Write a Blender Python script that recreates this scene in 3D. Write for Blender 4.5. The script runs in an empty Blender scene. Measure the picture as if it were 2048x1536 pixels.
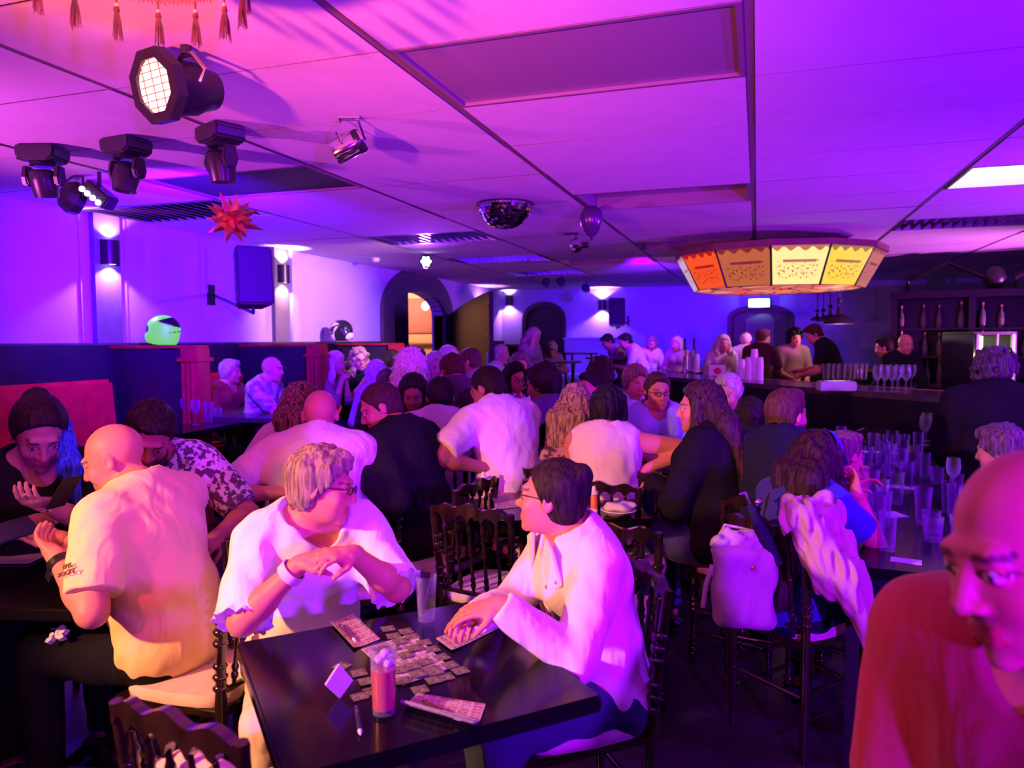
import bpy, math, random
import numpy as np
from mathutils import Vector, Matrix

# ------------------------------------------------------------------ camera
SC = bpy.context.scene
COL = SC.collection
F = 1490.0
YAW, PIT, ROLL, HC = math.radians(18.2), math.radians(3.35), math.radians(0.3), 1.55
Rv = np.array([math.cos(YAW), math.sin(YAW), 0.0])
F0 = np.array([-math.sin(YAW), math.cos(YAW), 0.0])
U0 = np.array([0, 0, 1.0])
Fw = F0 * math.cos(PIT) - U0 * math.sin(PIT)
Uv = F0 * math.sin(PIT) + U0 * math.cos(PIT)
CAMP = np.array([0, 0, HC])

def ray(px, py):
    X = (px - 1024) / F; Y = (768 - py) / F
    c, s = math.cos(ROLL), math.sin(ROLL)
    return Fw + Rv * (X * c + Y * s) + Uv * (-X * s + Y * c)
def PD(px, py, d):                      # point seen at (px,py) at depth d
    return CAMP + ray(px, py) * d
def PZ(px, py, z):                      # point seen at (px,py) at height z
    r = ray(px, py); return CAMP + r * ((z - HC) / r[2])
def PX(px, py, x):
    r = ray(px, py); return CAMP + r * (x / r[0])
def PY(px, py, y):
    r = ray(px, py); return CAMP + r * (y / r[1])

cd = bpy.data.cameras.new('camera'); cam = bpy.data.objects.new('camera', cd); COL.objects.link(cam)
cd.sensor_fit = 'HORIZONTAL'; cd.sensor_width = 36.0; cd.lens = 36.0 * F / 2048.0
cd.clip_start = 0.05; cd.clip_end = 100
cr, sr = math.cos(ROLL), math.sin(ROLL)
Rr = Rv * cr - Uv * sr; Ur = Rv * sr + Uv * cr
M = Matrix(((Rr[0], Ur[0], -Fw[0], 0), (Rr[1], Ur[1], -Fw[1], 0), (Rr[2], Ur[2], -Fw[2], HC), (0, 0, 0, 1)))
cam.matrix_world = M
SC.camera = cam
cd.dof.use_dof = True; cd.dof.focus_distance = 3.0; cd.dof.aperture_fstop = 3.4

# ------------------------------------------------------------------ view + world
SC.view_settings.view_transform = 'Standard'; SC.view_settings.look = 'None'
SC.view_settings.exposure = -0.2; SC.view_settings.gamma = 1.0
SC.view_settings.use_curve_mapping = False
SC.cycles.use_denoising = True
SC.cycles.max_bounces = 7; SC.cycles.diffuse_bounces = 3; SC.cycles.glossy_bounces = 3
SC.cycles.transmission_bounces = 6; SC.cycles.transparent_max_bounces = 8
SC.cycles.sample_clamp_indirect = 4.0; SC.cycles.caustics_reflective = False; SC.cycles.caustics_refractive = False
w = bpy.data.worlds.new('world'); SC.world = w; w.use_nodes = True
w.node_tree.nodes['Background'].inputs[0].default_value = (0.15, 0.02, 0.5, 1)
w.node_tree.nodes['Background'].inputs[1].default_value = 0.0

# ------------------------------------------------------------------ stage lights of the room (out of frame), washes and added ceiling spots
def aim(o, p, q):
    d = Vector([q[i] - p[i] for i in range(3)])
    o.location = p; o.rotation_euler = d.to_track_quat('-Z', 'Y').to_euler()
def spot(name, p, q, col, e, angle=60, blend=0.5, r=0.06):
    l = bpy.data.lights.new(name, 'SPOT'); l.color = col; l.energy = e
    l.spot_size = math.radians(angle); l.spot_blend = blend; l.shadow_soft_size = r
    o = bpy.data.objects.new(name, l); COL.objects.link(o); aim(o, p, q); return o
def point(name, p, col, e, r=0.05):
    l = bpy.data.lights.new(name, 'POINT'); l.color = col; l.energy = e; l.shadow_soft_size = r
    o = bpy.data.objects.new(name, l); COL.objects.link(o); o.location = p; return o
def area(name, p, q, col, e, sx, sy):
    l = bpy.data.lights.new(name, 'AREA'); l.shape = 'RECTANGLE'; l.size = sx; l.size_y = sy; l.color = col; l.energy = e
    o = bpy.data.objects.new(name, l); COL.objects.link(o); aim(o, p, q); return o
# warm amber key from beside the stage, left of the camera
spot('stage_wash_warm', (-2.9, -0.6, 2.05), (-0.85, 2.0, 0.9), (1.0, 0.43, 0.17), 950, 50, 0.6, 0.06)
# unseen pink and violet spots added behind and beside the camera to brighten the ceiling
spot('ceiling_wash_pink', (-1.5, -0.9, 1.5), (-1.2, 2.3, 3.35), (1.0, 0.11, 0.17), 2300, 56, 1.0, 0.08)
spot('ceiling_wash_left', (-4.6, 1.0, 1.7), (-2.4, 4.3, 3.3), (0.85, 0.09, 0.75), 700, 70, 1.0, 0.05)
spot('ceiling_wash_violet', (1.8, -1.6, 1.2), (-0.9, 5.0, 3.1), (0.28, 0.002, 1.0), 2800, 80, 1.0, 0.08)
# violet LED washes over the crowd, hung out of view on the right and behind
spot('crowd_wash_violet', (3.4, 2.6, 2.3), (-1.3, 4.4, 0.7), (0.20, 0.003, 1.0), 480, 80, 0.8, 0.08)
spot('crowd_wash_magenta', (-2.2, -1.6, 2.35), (-0.9, 4.6, 0.9), (1.0, 0.04, 0.16), 330, 40, 0.8, 0.08)
spot('crowd_wash_back', (-3.85, 8.35, 2.38), (-0.6, 1.5, 0.8), (0.40, 0.05, 1.0), 240, 70, 0.8, 0.06)
spot('far_wash_white', (1.0, 10.2, 2.45), (-1.9, 11.6, 1.2), (0.75, 0.24, 1.0), 240, 56, 0.8, 0.06)
spot('booth_wash_white', (-2.6, 6.9, 2.5), (-5.1, 8.0, 1.6), (1.0, 0.48, 0.80), 620, 62, 0.8, 0.06)
spot('ceiling_fill_near', (4.5, 2.4, 1.3), (0.0, 3.9, 3.3), (0.20, 0.0, 1.0), 1700, 75, 0.9, 0.08)  # near, mid and far: unseen spots added at right to brighten the ceiling
spot('ceiling_fill_mid', (4.5, 5.6, 1.3), (-0.6, 6.6, 3.1), (0.34, 0.015, 1.0), 1700, 75, 0.9, 0.08)
spot('ceiling_fill_far', (4.5, 9.0, 1.4), (-1.2, 10.2, 3.0), (0.62, 0.10, 0.75), 1500, 70, 0.9, 0.08)
spot('blue_wall_wash', (-3.0, 3.45, 2.15), (-5.15, 6.1, 2.05), (0.10, 0.0, 1.0), 1500, 100, 0.9, 0.05)
spot('blue_back_wash', (-1.5, 9.8, 2.5), (-1.5, 15.0, 1.5), (0.10, 0.0, 1.0), 1500, 70, 0.9, 0.05)

# ------------------------------------------------------------------ materials
def mat(name, col, rough=0.6, metal=0.0, spec=0.5, emit=None, es=0.0, trans=0.0, ior=1.45, alpha=1.0, coat=0.0, sheen=0.0):
    m = bpy.data.materials.new(name); m.use_nodes = True
    b = m.node_tree.nodes['Principled BSDF']
    b.inputs['Base Color'].default_value = (*col, 1); b.inputs['Roughness'].default_value = rough
    b.inputs['Metallic'].default_value = metal; b.inputs['Specular IOR Level'].default_value = spec
    b.inputs['IOR'].default_value = ior; b.inputs['Transmission Weight'].default_value = trans
    b.inputs['Alpha'].default_value = alpha; b.inputs['Coat Weight'].default_value = coat
    b.inputs['Sheen Weight'].default_value = sheen
    if emit: b.inputs['Emission Color'].default_value = (*emit, 1); b.inputs['Emission Strength'].default_value = es
    return m
def nd(m, t, **kw):
    n = m.node_tree.nodes.new(t)
    for k, v in kw.items():
        if k in n.inputs: n.inputs[k].default_value = v
        else: setattr(n, k, v)
    return n
def lk(m, a, b): m.node_tree.links.new(a, b)
def bsdf(m): return m.node_tree.nodes['Principled BSDF']
def ramp(m, fac, stops, interp='LINEAR'):
    r = nd(m, 'ShaderNodeValToRGB'); r.color_ramp.interpolation = interp
    el = r.color_ramp.elements
    while len(el) < len(stops): el.new(0.5)
    for e, (p, c) in zip(el, stops): e.position = p; e.color = (*c, 1)
    lk(m, fac, r.inputs[0]); return r.outputs[0]
def noisy(name, col, rough=0.7, scale=8.0, amount=0.15, bump=0.0, bscale=120.0, metal=0.0, spec=0.5, coat=0.0):
    m = mat(name, col, rough, metal, spec, coat=coat)
    tc = nd(m, 'ShaderNodeTexCoord'); n = nd(m, 'ShaderNodeTexNoise', Scale=scale, Detail=4.0)
    lk(m, tc.outputs['Object'], n.inputs['Vector'])
    lo = tuple(c * (1 - amount) for c in col); hi = tuple(min(1, c * (1 + amount)) for c in col)
    lk(m, ramp(m, n.outputs['Fac'], [(0.3, lo), (0.7, hi)]), bsdf(m).inputs['Base Color'])
    if bump:
        n2 = nd(m, 'ShaderNodeTexNoise', Scale=bscale, Detail=3.0); lk(m, tc.outputs['Object'], n2.inputs['Vector'])
        bp = nd(m, 'ShaderNodeBump', Strength=bump, Distance=0.004); lk(m, n2.outputs['Fac'], bp.inputs['Height'])
        lk(m, bp.outputs[0], bsdf(m).inputs['Normal'])
    return m
MT = {}
MT['wall'] = noisy('wall_paint', (0.44, 0.40, 0.74), 0.75, 3.0, 0.04, 0.08, 60)
MT['ceiling_tile'] = noisy('ceiling_tile', (0.74, 0.68, 0.70), 0.85, 5.0, 0.04, 0.15, 150)
MT['tbar'] = mat('ceiling_runner', (0.22, 0.16, 0.18), 0.6)
MT['floor'] = noisy('dark_floor', (0.035, 0.025, 0.03), 0.45, 3.0, 0.4)
MT['wainscot'] = noisy('dark_wainscot', (0.018, 0.014, 0.03), 0.45, 4.0, 0.2)
MT['pilaster'] = noisy('grey_pilaster', (0.16, 0.15, 0.17), 0.5, 6.0, 0.15)
MT['darkwood'] = noisy('dark_wood', (0.006, 0.003, 0.005), 0.4, 7.0, 0.4, spec=.3)
MT['doorwood'] = noisy('door_wood', (0.03, 0.018, 0.03), 0.4, 5.0, 0.3)
MT['archwood'] = noisy('arch_casing', (0.075, 0.05, 0.09), 0.45, 5.0, 0.2)
MT['black'] = mat('black_plastic', (0.012, 0.012, 0.014), 0.4)
MT['blackm'] = mat('black_metal', (0.015, 0.014, 0.018), 0.32, 0.0)
MT['chrome'] = mat('chrome', (0.85, 0.85, 0.87), 0.12, 1.0)
MT['steel'] = mat('brushed_steel', (0.5, 0.5, 0.52), 0.3, 1.0)
MT['mirror'] = mat('mirror', (0.9, 0.9, 0.9), 0.03, 1.0)
MT['gold'] = mat('gold_foil', (0.90, 0.36, 0.16), 0.3, 0.8)
MT['redleather'] = noisy('red_leather', (0.62, 0.015, 0.035), 0.45, 9.0, 0.2, 0.1, 60)
MT['redwood'] = noisy('red_wood', (0.33, 0.015, 0.03), 0.35, 9.0, 0.2)
MT['white'] = mat('white_paint', (0.8, 0.78, 0.78), 0.5)
MT['paper'] = mat('paper', (0.62, 0.58, 0.58), 0.8)
def thin_glass(name, tint=(.92, .92, .96), body=.02):
    m = bpy.data.materials.new(name); m.use_nodes = True; nt = m.node_tree; B = nt.nodes['Principled BSDF']
    B.inputs['Base Color'].default_value = (.6, .56, .7, 1); B.inputs['Roughness'].default_value = .06; B.inputs['Specular IOR Level'].default_value = 1.0; B.inputs['Coat Weight'].default_value = 1.0
    T = nt.nodes.new('ShaderNodeBsdfTransparent'); T.inputs[0].default_value = (*tint, 1); X = nt.nodes.new('ShaderNodeMixShader'); L = nt.nodes.new('ShaderNodeLayerWeight'); L.inputs[0].default_value = .35
    A = nt.nodes.new('ShaderNodeMath'); A.operation = 'MULTIPLY_ADD'; A.inputs[1].default_value = .42; A.inputs[2].default_value = body
    nt.links.new(L.outputs['Facing'], A.inputs[0]); nt.links.new(A.outputs[0], X.inputs[0]); nt.links.new(T.outputs[0], X.inputs[1]); nt.links.new(B.outputs[0], X.inputs[2]); nt.links.new(X.outputs[0], nt.nodes['Material Output'].inputs[0]); return m
MT['glass'] = thin_glass('clear_glass')
MT['seatpad'] = noisy('cream_seat', (0.62, 0.50, 0.45), 0.8, 12, 0.12, 0.1, 90)
MT['tabletop'] = noisy('black_tabletop', (0.005, 0.004, 0.006), 0.16, 6.0, 0.3, spec=.2)
MT['tablegrey'] = noisy('brown_tabletop', (0.06, 0.04, 0.05), 0.3, 6.0, 0.3)
MT['chair'] = noisy('chair_lacquer', (0.020, 0.008, 0.006), 0.15, 14.0, 0.5, coat=1.0)

# ------------------------------------------------------------------ mesh helpers
class MB:
    """collects polygons for ONE mesh object"""
    def __init__(s): s.v = []; s.f = []; s.mi = []; s.cur = 0
    def add(s, v, f):
        o = len(s.v); s.v += [tuple(map(float, p)) for p in v]; s.f += [tuple(i + o for i in q) for q in f]; s.mi += [s.cur] * len(f); return s
    def box(s, c, d, rot=None):
        x, y, z = d[0] / 2, d[1] / 2, d[2] / 2
        v = [Vector((i * x, j * y, k * z)) for k in (-1, 1) for j in (-1, 1) for i in (-1, 1)]
        if rot is not None: v = [rot @ p for p in v]
        v = [p + Vector(c) for p in v]
        return s.add(v, [(0, 2, 3, 1), (4, 5, 7, 6), (0, 1, 5, 4), (2, 6, 7, 3), (0, 4, 6, 2), (1, 3, 7, 5)])
    def lathe(s, prof, n=16, c=(0, 0, 0), rot=None, cap=True):
        v = []; f = []; m = len(prof)
        for i in range(n):
            a = 2 * math.pi * i / n
            for r, z in prof:
                p = Vector((r * math.cos(a), r * math.sin(a), z))
                if rot is not None: p = rot @ p
                v.append(p + Vector(c))
        for i in range(n):
            j = (i + 1) % n
            for k in range(m - 1): f.append((i * m + k, j * m + k, j * m + k + 1, i * m + k + 1))
        if cap:
            if prof[0][0] > 1e-5: f.append(tuple(i * m for i in reversed(range(n))))
            if prof[-1][0] > 1e-5: f.append(tuple(i * m + m - 1 for i in range(n)))
        return s.add(v, f)
    def tube(s, pts, r, n=8, cap=True):
        pts = [Vector(p) for p in pts]; rs = r if isinstance(r, (list, tuple)) else [r] * len(pts)
        v = []; f = []; prev = None
        for i, p in enumerate(pts):
            t = (pts[min(i + 1, len(pts) - 1)] - pts[max(i - 1, 0)]).normalized()
            if prev is None:
                a = Vector((0, 0, 1)) if abs(t.z) < 0.9 else Vector((1, 0, 0)); u = t.cross(a).normalized()
            else: u = (prev - t * prev.dot(t)).normalized()
            prev = u; w_ = t.cross(u)
            for k in range(n):
                a = 2 * math.pi * k / n; v.append(p + (u * math.cos(a) + w_ * math.sin(a)) * rs[i])
        for i in range(len(pts) - 1):
            for k in range(n):
                q = (k + 1) % n; f.append((i * n + k, i * n + q, (i + 1) * n + q, (i + 1) * n + k))
        if cap: f.append(tuple(reversed(range(n)))); f.append(tuple((len(pts) - 1) * n + k for k in range(n)))
        return s.add(v, f)
    def prism(s, poly, axis, lo, hi):
        """poly: 2-D outline; axis 0/1/2 is the extrusion axis"""
        def P(a, b, t):
            return {0: (t, a, b), 1: (a, t, b), 2: (a, b, t)}[axis]
        n = len(poly); v = [P(a, b, lo) for a, b in poly] + [P(a, b, hi) for a, b in poly]
        f = [tuple(range(n)), tuple(range(2 * n - 1, n - 1, -1))] + [(i, i + n, (i + 1) % n + n, (i + 1) % n) for i in range(n)]
        return s.add(v, f)
    def strip(s, A, B):
        n = len(A); return s.add(list(A) + list(B), [(i, i + 1, n + i + 1, n + i) for i in range(n - 1)])
    def ellipsoid(s, c, r, n=14, m=9, rot=None):
        v = []; f = []
        for j in range(m + 1):
            t = math.pi * j / m
            for i in range(n):
                a = 2 * math.pi * i / n
                p = Vector((r[0] * math.sin(t) * math.cos(a), r[1] * math.sin(t) * math.sin(a), r[2] * math.cos(t)))
                if rot is not None: p = rot @ p
                v.append(p + Vector(c))
        for j in range(m):
            for i in range(n): k = (i + 1) % n; f.append((j * n + i, (j + 1) * n + i, (j + 1) * n + k, j * n + k))
        return s.add(v, f)
    def build(s, name, m, parent=None, loc=(0, 0, 0), rot=(0, 0, 0), smooth=False, bevel=0.0):
        me = bpy.data.meshes.new(name); me.from_pydata(s.v, [], s.f); me.validate(); me.update()
        for mm in (m if isinstance(m, (list, tuple)) else [m]): me.materials.append(mm)
        if isinstance(m, (list, tuple)) and len(me.polygons) == len(s.mi): me.polygons.foreach_set('material_index', s.mi)
        import bmesh
        bm = bmesh.new(); bm.from_mesh(me); bmesh.ops.remove_doubles(bm, verts=bm.verts, dist=1e-6)
        bmesh.ops.recalc_face_normals(bm, faces=bm.faces)
        if bevel: bmesh.ops.bevel(bm, geom=[e for e in bm.edges if len(e.link_faces) == 2 and e.calc_face_angle(0) > 0.6], offset=bevel, segments=2, affect='EDGES')
        bm.to_mesh(me); bm.free()
        o = bpy.data.objects.new(name, me); COL.objects.link(o)
        if parent is not None: o.parent = parent
        o.location = loc; o.rotation_euler = rot
        if smooth:
            me.polygons.foreach_set('use_smooth', [True] * len(me.polygons))
            try: me.set_sharp_from_angle(angle=math.radians(45))
            except Exception: pass
        return o
def tag(o, label=None, cat=None, group=None, kind=None):
    if label: o['label'] = label
    if cat: o['category'] = cat
    if group: o['group'] = group
    if kind: o['kind'] = kind
    return o
def thing(name, loc, label, cat, group=None, rz=0.0):
    o = bpy.data.objects.new(name, None); COL.objects.link(o); o.location = loc; o.rotation_euler = (0, 0, rz)
    o.empty_display_size = 0.05
    return tag(o, label, cat, group)
KIDS = {}
def kids(o): return [c for c in o.children]
def dup(o, loc, rz=0.0, label=None, group=None, scale=None):
    def cp(a, par):
        c = a.copy(); COL.objects.link(c)
        if par is not None: c.parent = par
        for k in list(a.children): cp(k, c)
        return c
    c = cp(o, None); c.location = loc; c.rotation_euler = (0, 0, rz)
    if scale: c.scale = scale
    if label: c['label'] = label
    if group: c['group'] = group
    return c
def st(name, mb, m, parent=None, label=None, **kw):
    o = mb.build(name, m, parent, **kw)
    if parent is None: tag(o, label, None, None, 'structure')
    return o
def arc(cx, cz, rx, rz, a0, a1, n):
    return [(cx + rx * math.cos(math.radians(a0 + (a1 - a0) * i / n)), cz + rz * math.sin(math.radians(a0 + (a1 - a0) * i / n))) for i in range(n + 1)]
# ================================================================== THE ROOM
CH = 2.6; XL = -5.15; YB = 15.0; XR = 5.0; YN = -2.6
fl = st('floor', MB().box(((XL + XR) / 2, 6.0, -0.05), (XR - XL + 4, 18.4, 0.1)), MT['floor'], label='dark bar-room floor between the tables')
# ceiling: a slab with tiles hung under it, runners between
ce = st('ceiling', MB().box(((XL + XR) / 2, 6.2, CH + 0.16), (XR - XL + 0.4, 18.0, 0.1)), MT['tbar'], label='low suspended ceiling of pale tiles')
XB, DX, Y1, DY = -0.04, 1.26, 2.49, 0.71
xl = [XL] + [XB + DX * k for k in range(-4, 5) if XL + 0.1 < XB + DX * k < XR - 0.1] + [XR]
yl = [YN] + [Y1 + DY * k for k in range(-7, 18) if YN + 0.1 < Y1 + DY * k < YB - 0.1] + [YB]
run = MB()
for x in xl[1:-1]: run.box((x, (YN + YB) / 2, CH + 0.014), (0.05, YB - YN, 0.016))
for y in yl[1:-1]: run.box(((XL + XR) / 2, y, CH + 0.016), (XR - XL, 0.03, 0.012))
o = run.build('ceiling_runner', MT['tbar'], ce); o['kind'] = 'stuff'
random.seed(3)
SPECIAL = {}
def cell(x, y):
    i = max(k for k in range(len(xl) - 1) if xl[k] <= x); j = max(k for k in range(len(yl) - 1) if yl[k] <= y); return i, j
for key, (x, y) in {'panel': (-0.7, 2.85), 'hole': (-3.2, 4.25), 'lv0': (-4.5, 5.2), 'lv1': (-3.6, 7.35), 'lv2': (-3.6, 9.35), 'lv3': (-3.5, 11.2),
                    'tr0': (-0.6, 5.65), 'tr1': (-0.6, 8.5), 'tr2': (-1.7, 9.95), 'lit': (1.9, 5.35), 'lv4': (1.9, 8.1)}.items():
    SPECIAL[cell(x, y)] = key
tilemesh = {}
for i in range(len(xl) - 1):
    for j in range(len(yl) - 1):
        if (i, j) in SPECIAL: continue
        a, b, c, d = xl[i], xl[i + 1], yl[j], yl[j + 1]
        key = (round(b - a, 3), round(d - c, 3))
        if key not in tilemesh:
            w_, l_ = key; mb = MB(); g = 0.018; e = 0.004
            mb.add([(-w_/2 + g, -l_/2 + e, 0.003), (w_/2 - g, -l_/2 + e, 0.003), (w_/2 - g, l_/2 - e, 0.003), (-w_/2 + g, l_/2 - e, 0.003),
                    (-w_/2 + g + .001, -l_/2 + e + .001, 0), (w_/2 - g - .001, -l_/2 + e + .001, 0), (w_/2 - g - .001, l_/2 - e - .001, 0), (-w_/2 + g + .001, l_/2 - e - .001, 0)],
                   [(0, 1, 2, 3), (7, 6, 5, 4)]); mb.cur = 1; mb.f += [(0, 4, 5, 1), (1, 5, 6, 2), (2, 6, 7, 3), (3, 7, 4, 0)]; mb.mi += [1] * 4
            t = mb.build('tile', [MT['ceiling_tile'], MT['tbar']], ce); tilemesh[key] = t
        else:
            t = tilemesh[key].copy(); COL.objects.link(t); t.parent = ce
        t.location = ((a + b) / 2, (c + d) / 2, CH + random.uniform(0, 0.004))
        t.rotation_euler = (random.uniform(-.0025, .0025), random.uniform(-.002, .002), 0)
# recessed fittings in the ceiling
MT['diffuser'] = mat('grey_diffuser', (0.30, 0.22, 0.30), 0.35)
MT['darkvoid'] = mat('dark_recess', (0.03, 0.02, 0.035), 0.6)
MT['lamp_on'] = mat('lit_tubes', (1, 1, 1), 0.5, emit=(1.0, 0.93, 0.97), es=3.0)
inv = {v: k for k, v in SPECIAL.items()}
def cellbox(key):
    i, j = inv[key]; return xl[i], xl[i + 1], yl[j], yl[j + 1]
def troffer(key, label, mode):
    a, b, c, d = cellbox(key); g = 0.02
    t = thing('ceiling_light' if mode != 'hole' else 'ceiling_opening', ((a + b) / 2, (c + d) / 2, CH), label, 'ceiling light' if mode != 'hole' else 'ceiling gap')
    W, L = (b - a) / 2 - g, (d - c) / 2 - 0.005
    fr = MB()
    dp = 0.10 if mode not in ('panel', 'hole') else 0.02
    for s_ in (-1, 1):
        fr.box((s_ * (W - 0.01), 0, dp / 2), (0.02, 2 * L, dp)); fr.box((0, s_ * (L - 0.01), dp / 2), (2 * W - .04, 0.02, dp))
    fr.build('frame', MT['steel'] if mode in ('louver', 'lit') else MT['tbar'], t)
    pl = MB().box((0, 0, dp), (2 * W, 2 * L, 0.012))
    pl.build('panel' if mode != 'hole' else 'recess', {'panel': MT['diffuser'], 'hole': MT['darkvoid'], 'louver': MT['diffuser'], 'tray': MT['diffuser'], 'lit': MT['lamp_on']}[mode], t)
    if mode == 'louver':
        for k in range(-6, 7):
            bl = MB(); bl.add([(k * W / 7 - .01, -L + .02, .0), (k * W / 7 + .01, -L + .02, .05), (k * W / 7 + .01, L - .02, .05), (k * W / 7 - .01, L - .02, .0),
                               (k * W / 7 - .004, -L + .02, .0), (k * W / 7 + .016, -L + .02, .05), (k * W / 7 + .016, L - .02, .05), (k * W / 7 - .004, L - .02, .0)],
                              [(0, 1, 2, 3), (7, 6, 5, 4), (0, 4, 5, 1), (3, 2, 6, 7), (0, 3, 7, 4), (1, 5, 6, 2)])
            bl.build('louver_blade', MT['chrome'], t)
    return t
troffer('panel', 'dull smooth diffuser panel set flush among the tiles, nearest the camera', 'panel')
troffer('hole', 'dark open tile gap above the red foil star', 'hole')
troffer('lv0', 'unlit louvred ceiling light beside the dark open gap', 'louver')
troffer('lv1', 'unlit louvred ceiling light above the small wall smoke alarm', 'louver')
troffer('lv2', 'unlit louvred ceiling light above the big arched doorway', 'louver')
troffer('lv3', 'unlit louvred ceiling light farthest towards the back wall', 'louver')
troffer('tr0', 'unlit sunken ceiling light beside the dark balloon', 'tray')
troffer('tr1', 'unlit sunken ceiling light reflecting orange behind the coloured bar canopy', 'tray')
troffer('tr2', 'narrow unlit sunken ceiling light behind the small mirror ball', 'tray')
troffer('lit', 'bright white lit ceiling light at the right edge', 'lit')
troffer('lv4', 'unlit louvred ceiling light above the back bar', 'louver')
# walls
DY0, DY1 = 9.55, 12.22              # arched doorway on the left wall
ay0, ay1, asp, atop = 9.95, 11.85, 1.98, 2.33
wl = MB()
wl.box((XL - 0.1, (YN + ay0) / 2, CH / 2 + .1), (0.2, ay0 - YN, CH + .2))
wl.box((XL - 0.1, (ay1 + YB) / 2, CH / 2 + .1), (0.2, YB - ay1, CH + .2))
op = arc((ay0 + ay1) / 2, asp, (ay1 - ay0) / 2, atop - asp, 180, 0, 14)
wl.prism(op + [(ay1, CH + .2), (ay0, CH + .2)], 0, XL - 0.2, XL)
st('wall_left', wl, MT['wall'], label='lilac-lit pale left wall above the dark wainscot')
DR = [(-4.60, -3.84, 1.98, 2.26), (-0.46, 0.56, 1.95, 2.12)]     # doors of the back wall: x0 x1 spring top
wb = MB(); xs_ = [XL - .2, DR[0][0], DR[0][1], DR[1][0], DR[1][1], XR]
for a, b in ((0, 1), (2, 3), (4, 5)): wb.box(((xs_[a] + xs_[b]) / 2, YB + .1, CH / 2 + .1), (xs_[b] - xs_[a], .2, CH + .2))
for x0, x1, sp, tp in DR:
    wb.prism(arc((x0 + x1) / 2, sp, (x1 - x0) / 2, tp - sp, 180, 0, 12) + [(x1, CH + .2), (x0, CH + .2)], 1, YB, YB + .2)
st('wall_back', wb, MT['wall'], label='far wall washed deep blue beyond the high tables')
st('wall_right', MB().box((XR + .1, 6.2, CH / 2 + .1), (.2, 18, CH + .2)), MT['wall'], label='right wall beyond the bar')
st('wall_front', MB().box(((XL + XR) / 2, YN - .1, CH / 2 + .1), (XR - XL + .4, .2, CH + .2)), MT['wainscot'], label='dark wall behind the stage')
# dark wainscot along the left wall, with a thin pale cap line
wa = MB()
for y0, y1 in ((YN, DY0), (DY1, YB)): wa.box((XL + .02, (y0 + y1) / 2, .765), (.04, y1 - y0, 1.53))
st('trim_1', wa, MT['wainscot'], label='dark wainscot panelling along the left wall')
wa = MB()
for y0, y1 in ((YN, DY0), (DY1, YB)): wa.box((XL + .024, (y0 + y1) / 2, 1.538), (.055, y1 - y0, .018))
st('trim_2', wa, MT['archwood'], label='thin cap rail on the dark wainscot')
st('baseboard_back', MB().box(((DR[0][1] + DR[1][0]) / 2, YB - .012, .07), (DR[1][0] - DR[0][1] - .2, .024, .14)), MT['wainscot'], label='dark baseboard under the far blue wall')
# pilasters
for k, (y0, y1) in enumerate(((4.72, 4.98), (7.09, 7.35))):
    st('trim_%d' % (3 + k), MB().box((XL + .025, (y0 + y1) / 2, (1.547 + CH) / 2), (.05, y1 - y0, CH - 1.547)), MT['pilaster'],
       label=['grey wall pilaster nearest the camera, carrying a sconce', 'grey wall pilaster beside the hung loudspeaker'][k])
st('trim_5', MB().box((XL + .03, 7.47, (1.547 + CH) / 2), (.06, .13, CH - 1.547)), MT['wall'], label='pale boxed pipe casing beside the second pilaster')
# picture-panel mouldings of the left wall (thin recessed edge lines)
tr = MB()
for y in (4.62, 5.07, 5.98): tr.box((XL + .006, y, (1.547 + CH) / 2), (.012, .012, CH - 1.56))
st('trim_6', tr, MT['wall'], label='thin vertical edge strips on the left wall')
# ---- arched doorway on the left wall
def archring(x0, x1, y0, y1, sp, tp, w_, n=20):
    cy = (y0 + y1) / 2; hw = (y1 - y0) / 2
    outer = [(y0 - w_, 0.0)] + arc(cy, sp, hw + w_, tp - sp + w_ * 1.05, 180, 0, n) + [(y1 + w_, 0.0)]
    inner = [(y0, 0.0)] + arc(cy, sp, hw, tp - sp, 180, 0, n) + [(y1, 0.0)]
    mb = MB(); N = len(outer)
    for xx in (x0, x1): mb.strip([(xx, a, b) for a, b in outer], [(xx, a, b) for a, b in inner])
    mb.strip([(x0, a, b) for a, b in outer], [(x1, a, b) for a, b in outer]); mb.strip([(x0, a, b) for a, b in inner], [(x1, a, b) for a, b in inner])
    return mb
d1 = st('door_1', archring(XL - .16, XL + .06, ay0, ay1, asp, atop, .36 - .02), MT['archwood'], label='wide dark arched door casing of the lit passage')
def leaf(w_, h0, h1, t_=.05, n=10):          # door leaf with a rising quarter-arch top, hinge at x=0
    top = [(w_ * i / n, h1 - (h1 - h0) * (i / n) ** 2) for i in range(n + 1)]
    return MB().prism([(0, 0)] + [(w_, 0)] + top[::-1], 1, -t_ / 2, t_ / 2)
# closed far leaf (left half) and the open leaf swung into the room
lf = MB().prism([(ay0, 0), (ay0, asp)] + arc((ay0 + ay1) / 2, asp, (ay1 - ay0) / 2, atop - asp, 180, 106, 8) + [((ay0 + ay1) / 2 - .27, 0)], 0, XL - .10, XL - .05)
lo = lf.build('door_leaf', MT['doorwood'], d1)
hinge = PX(902, 690, XL + .05); tipx, tipy = PD(983, 690, 9.9)[:2]
hl = math.hypot(tipx - hinge[0], tipy - hinge[1])
od = MB().prism([(0, .02), (hl, .02), (hl, 2.2)] + [(hl * (1 - i / 10), 2.2 - .20 * (i / 10) ** 1.6) for i in range(1, 11)], 1, -.03, .03)
oo = od.build('door_leaf', MT['darkwood'], d1, loc=(hinge[0], hinge[1], 0), rot=(0, 0, math.atan2(tipy - hinge[1], tipx - hinge[0])), bevel=.004)
stud = MB()
for k in range(13): stud.ellipsoid((hl - .05, -.035, .45 + k * .13), (.012, .008, .012), 6, 4)
stud.build('stud', MT['steel'], oo)
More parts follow.
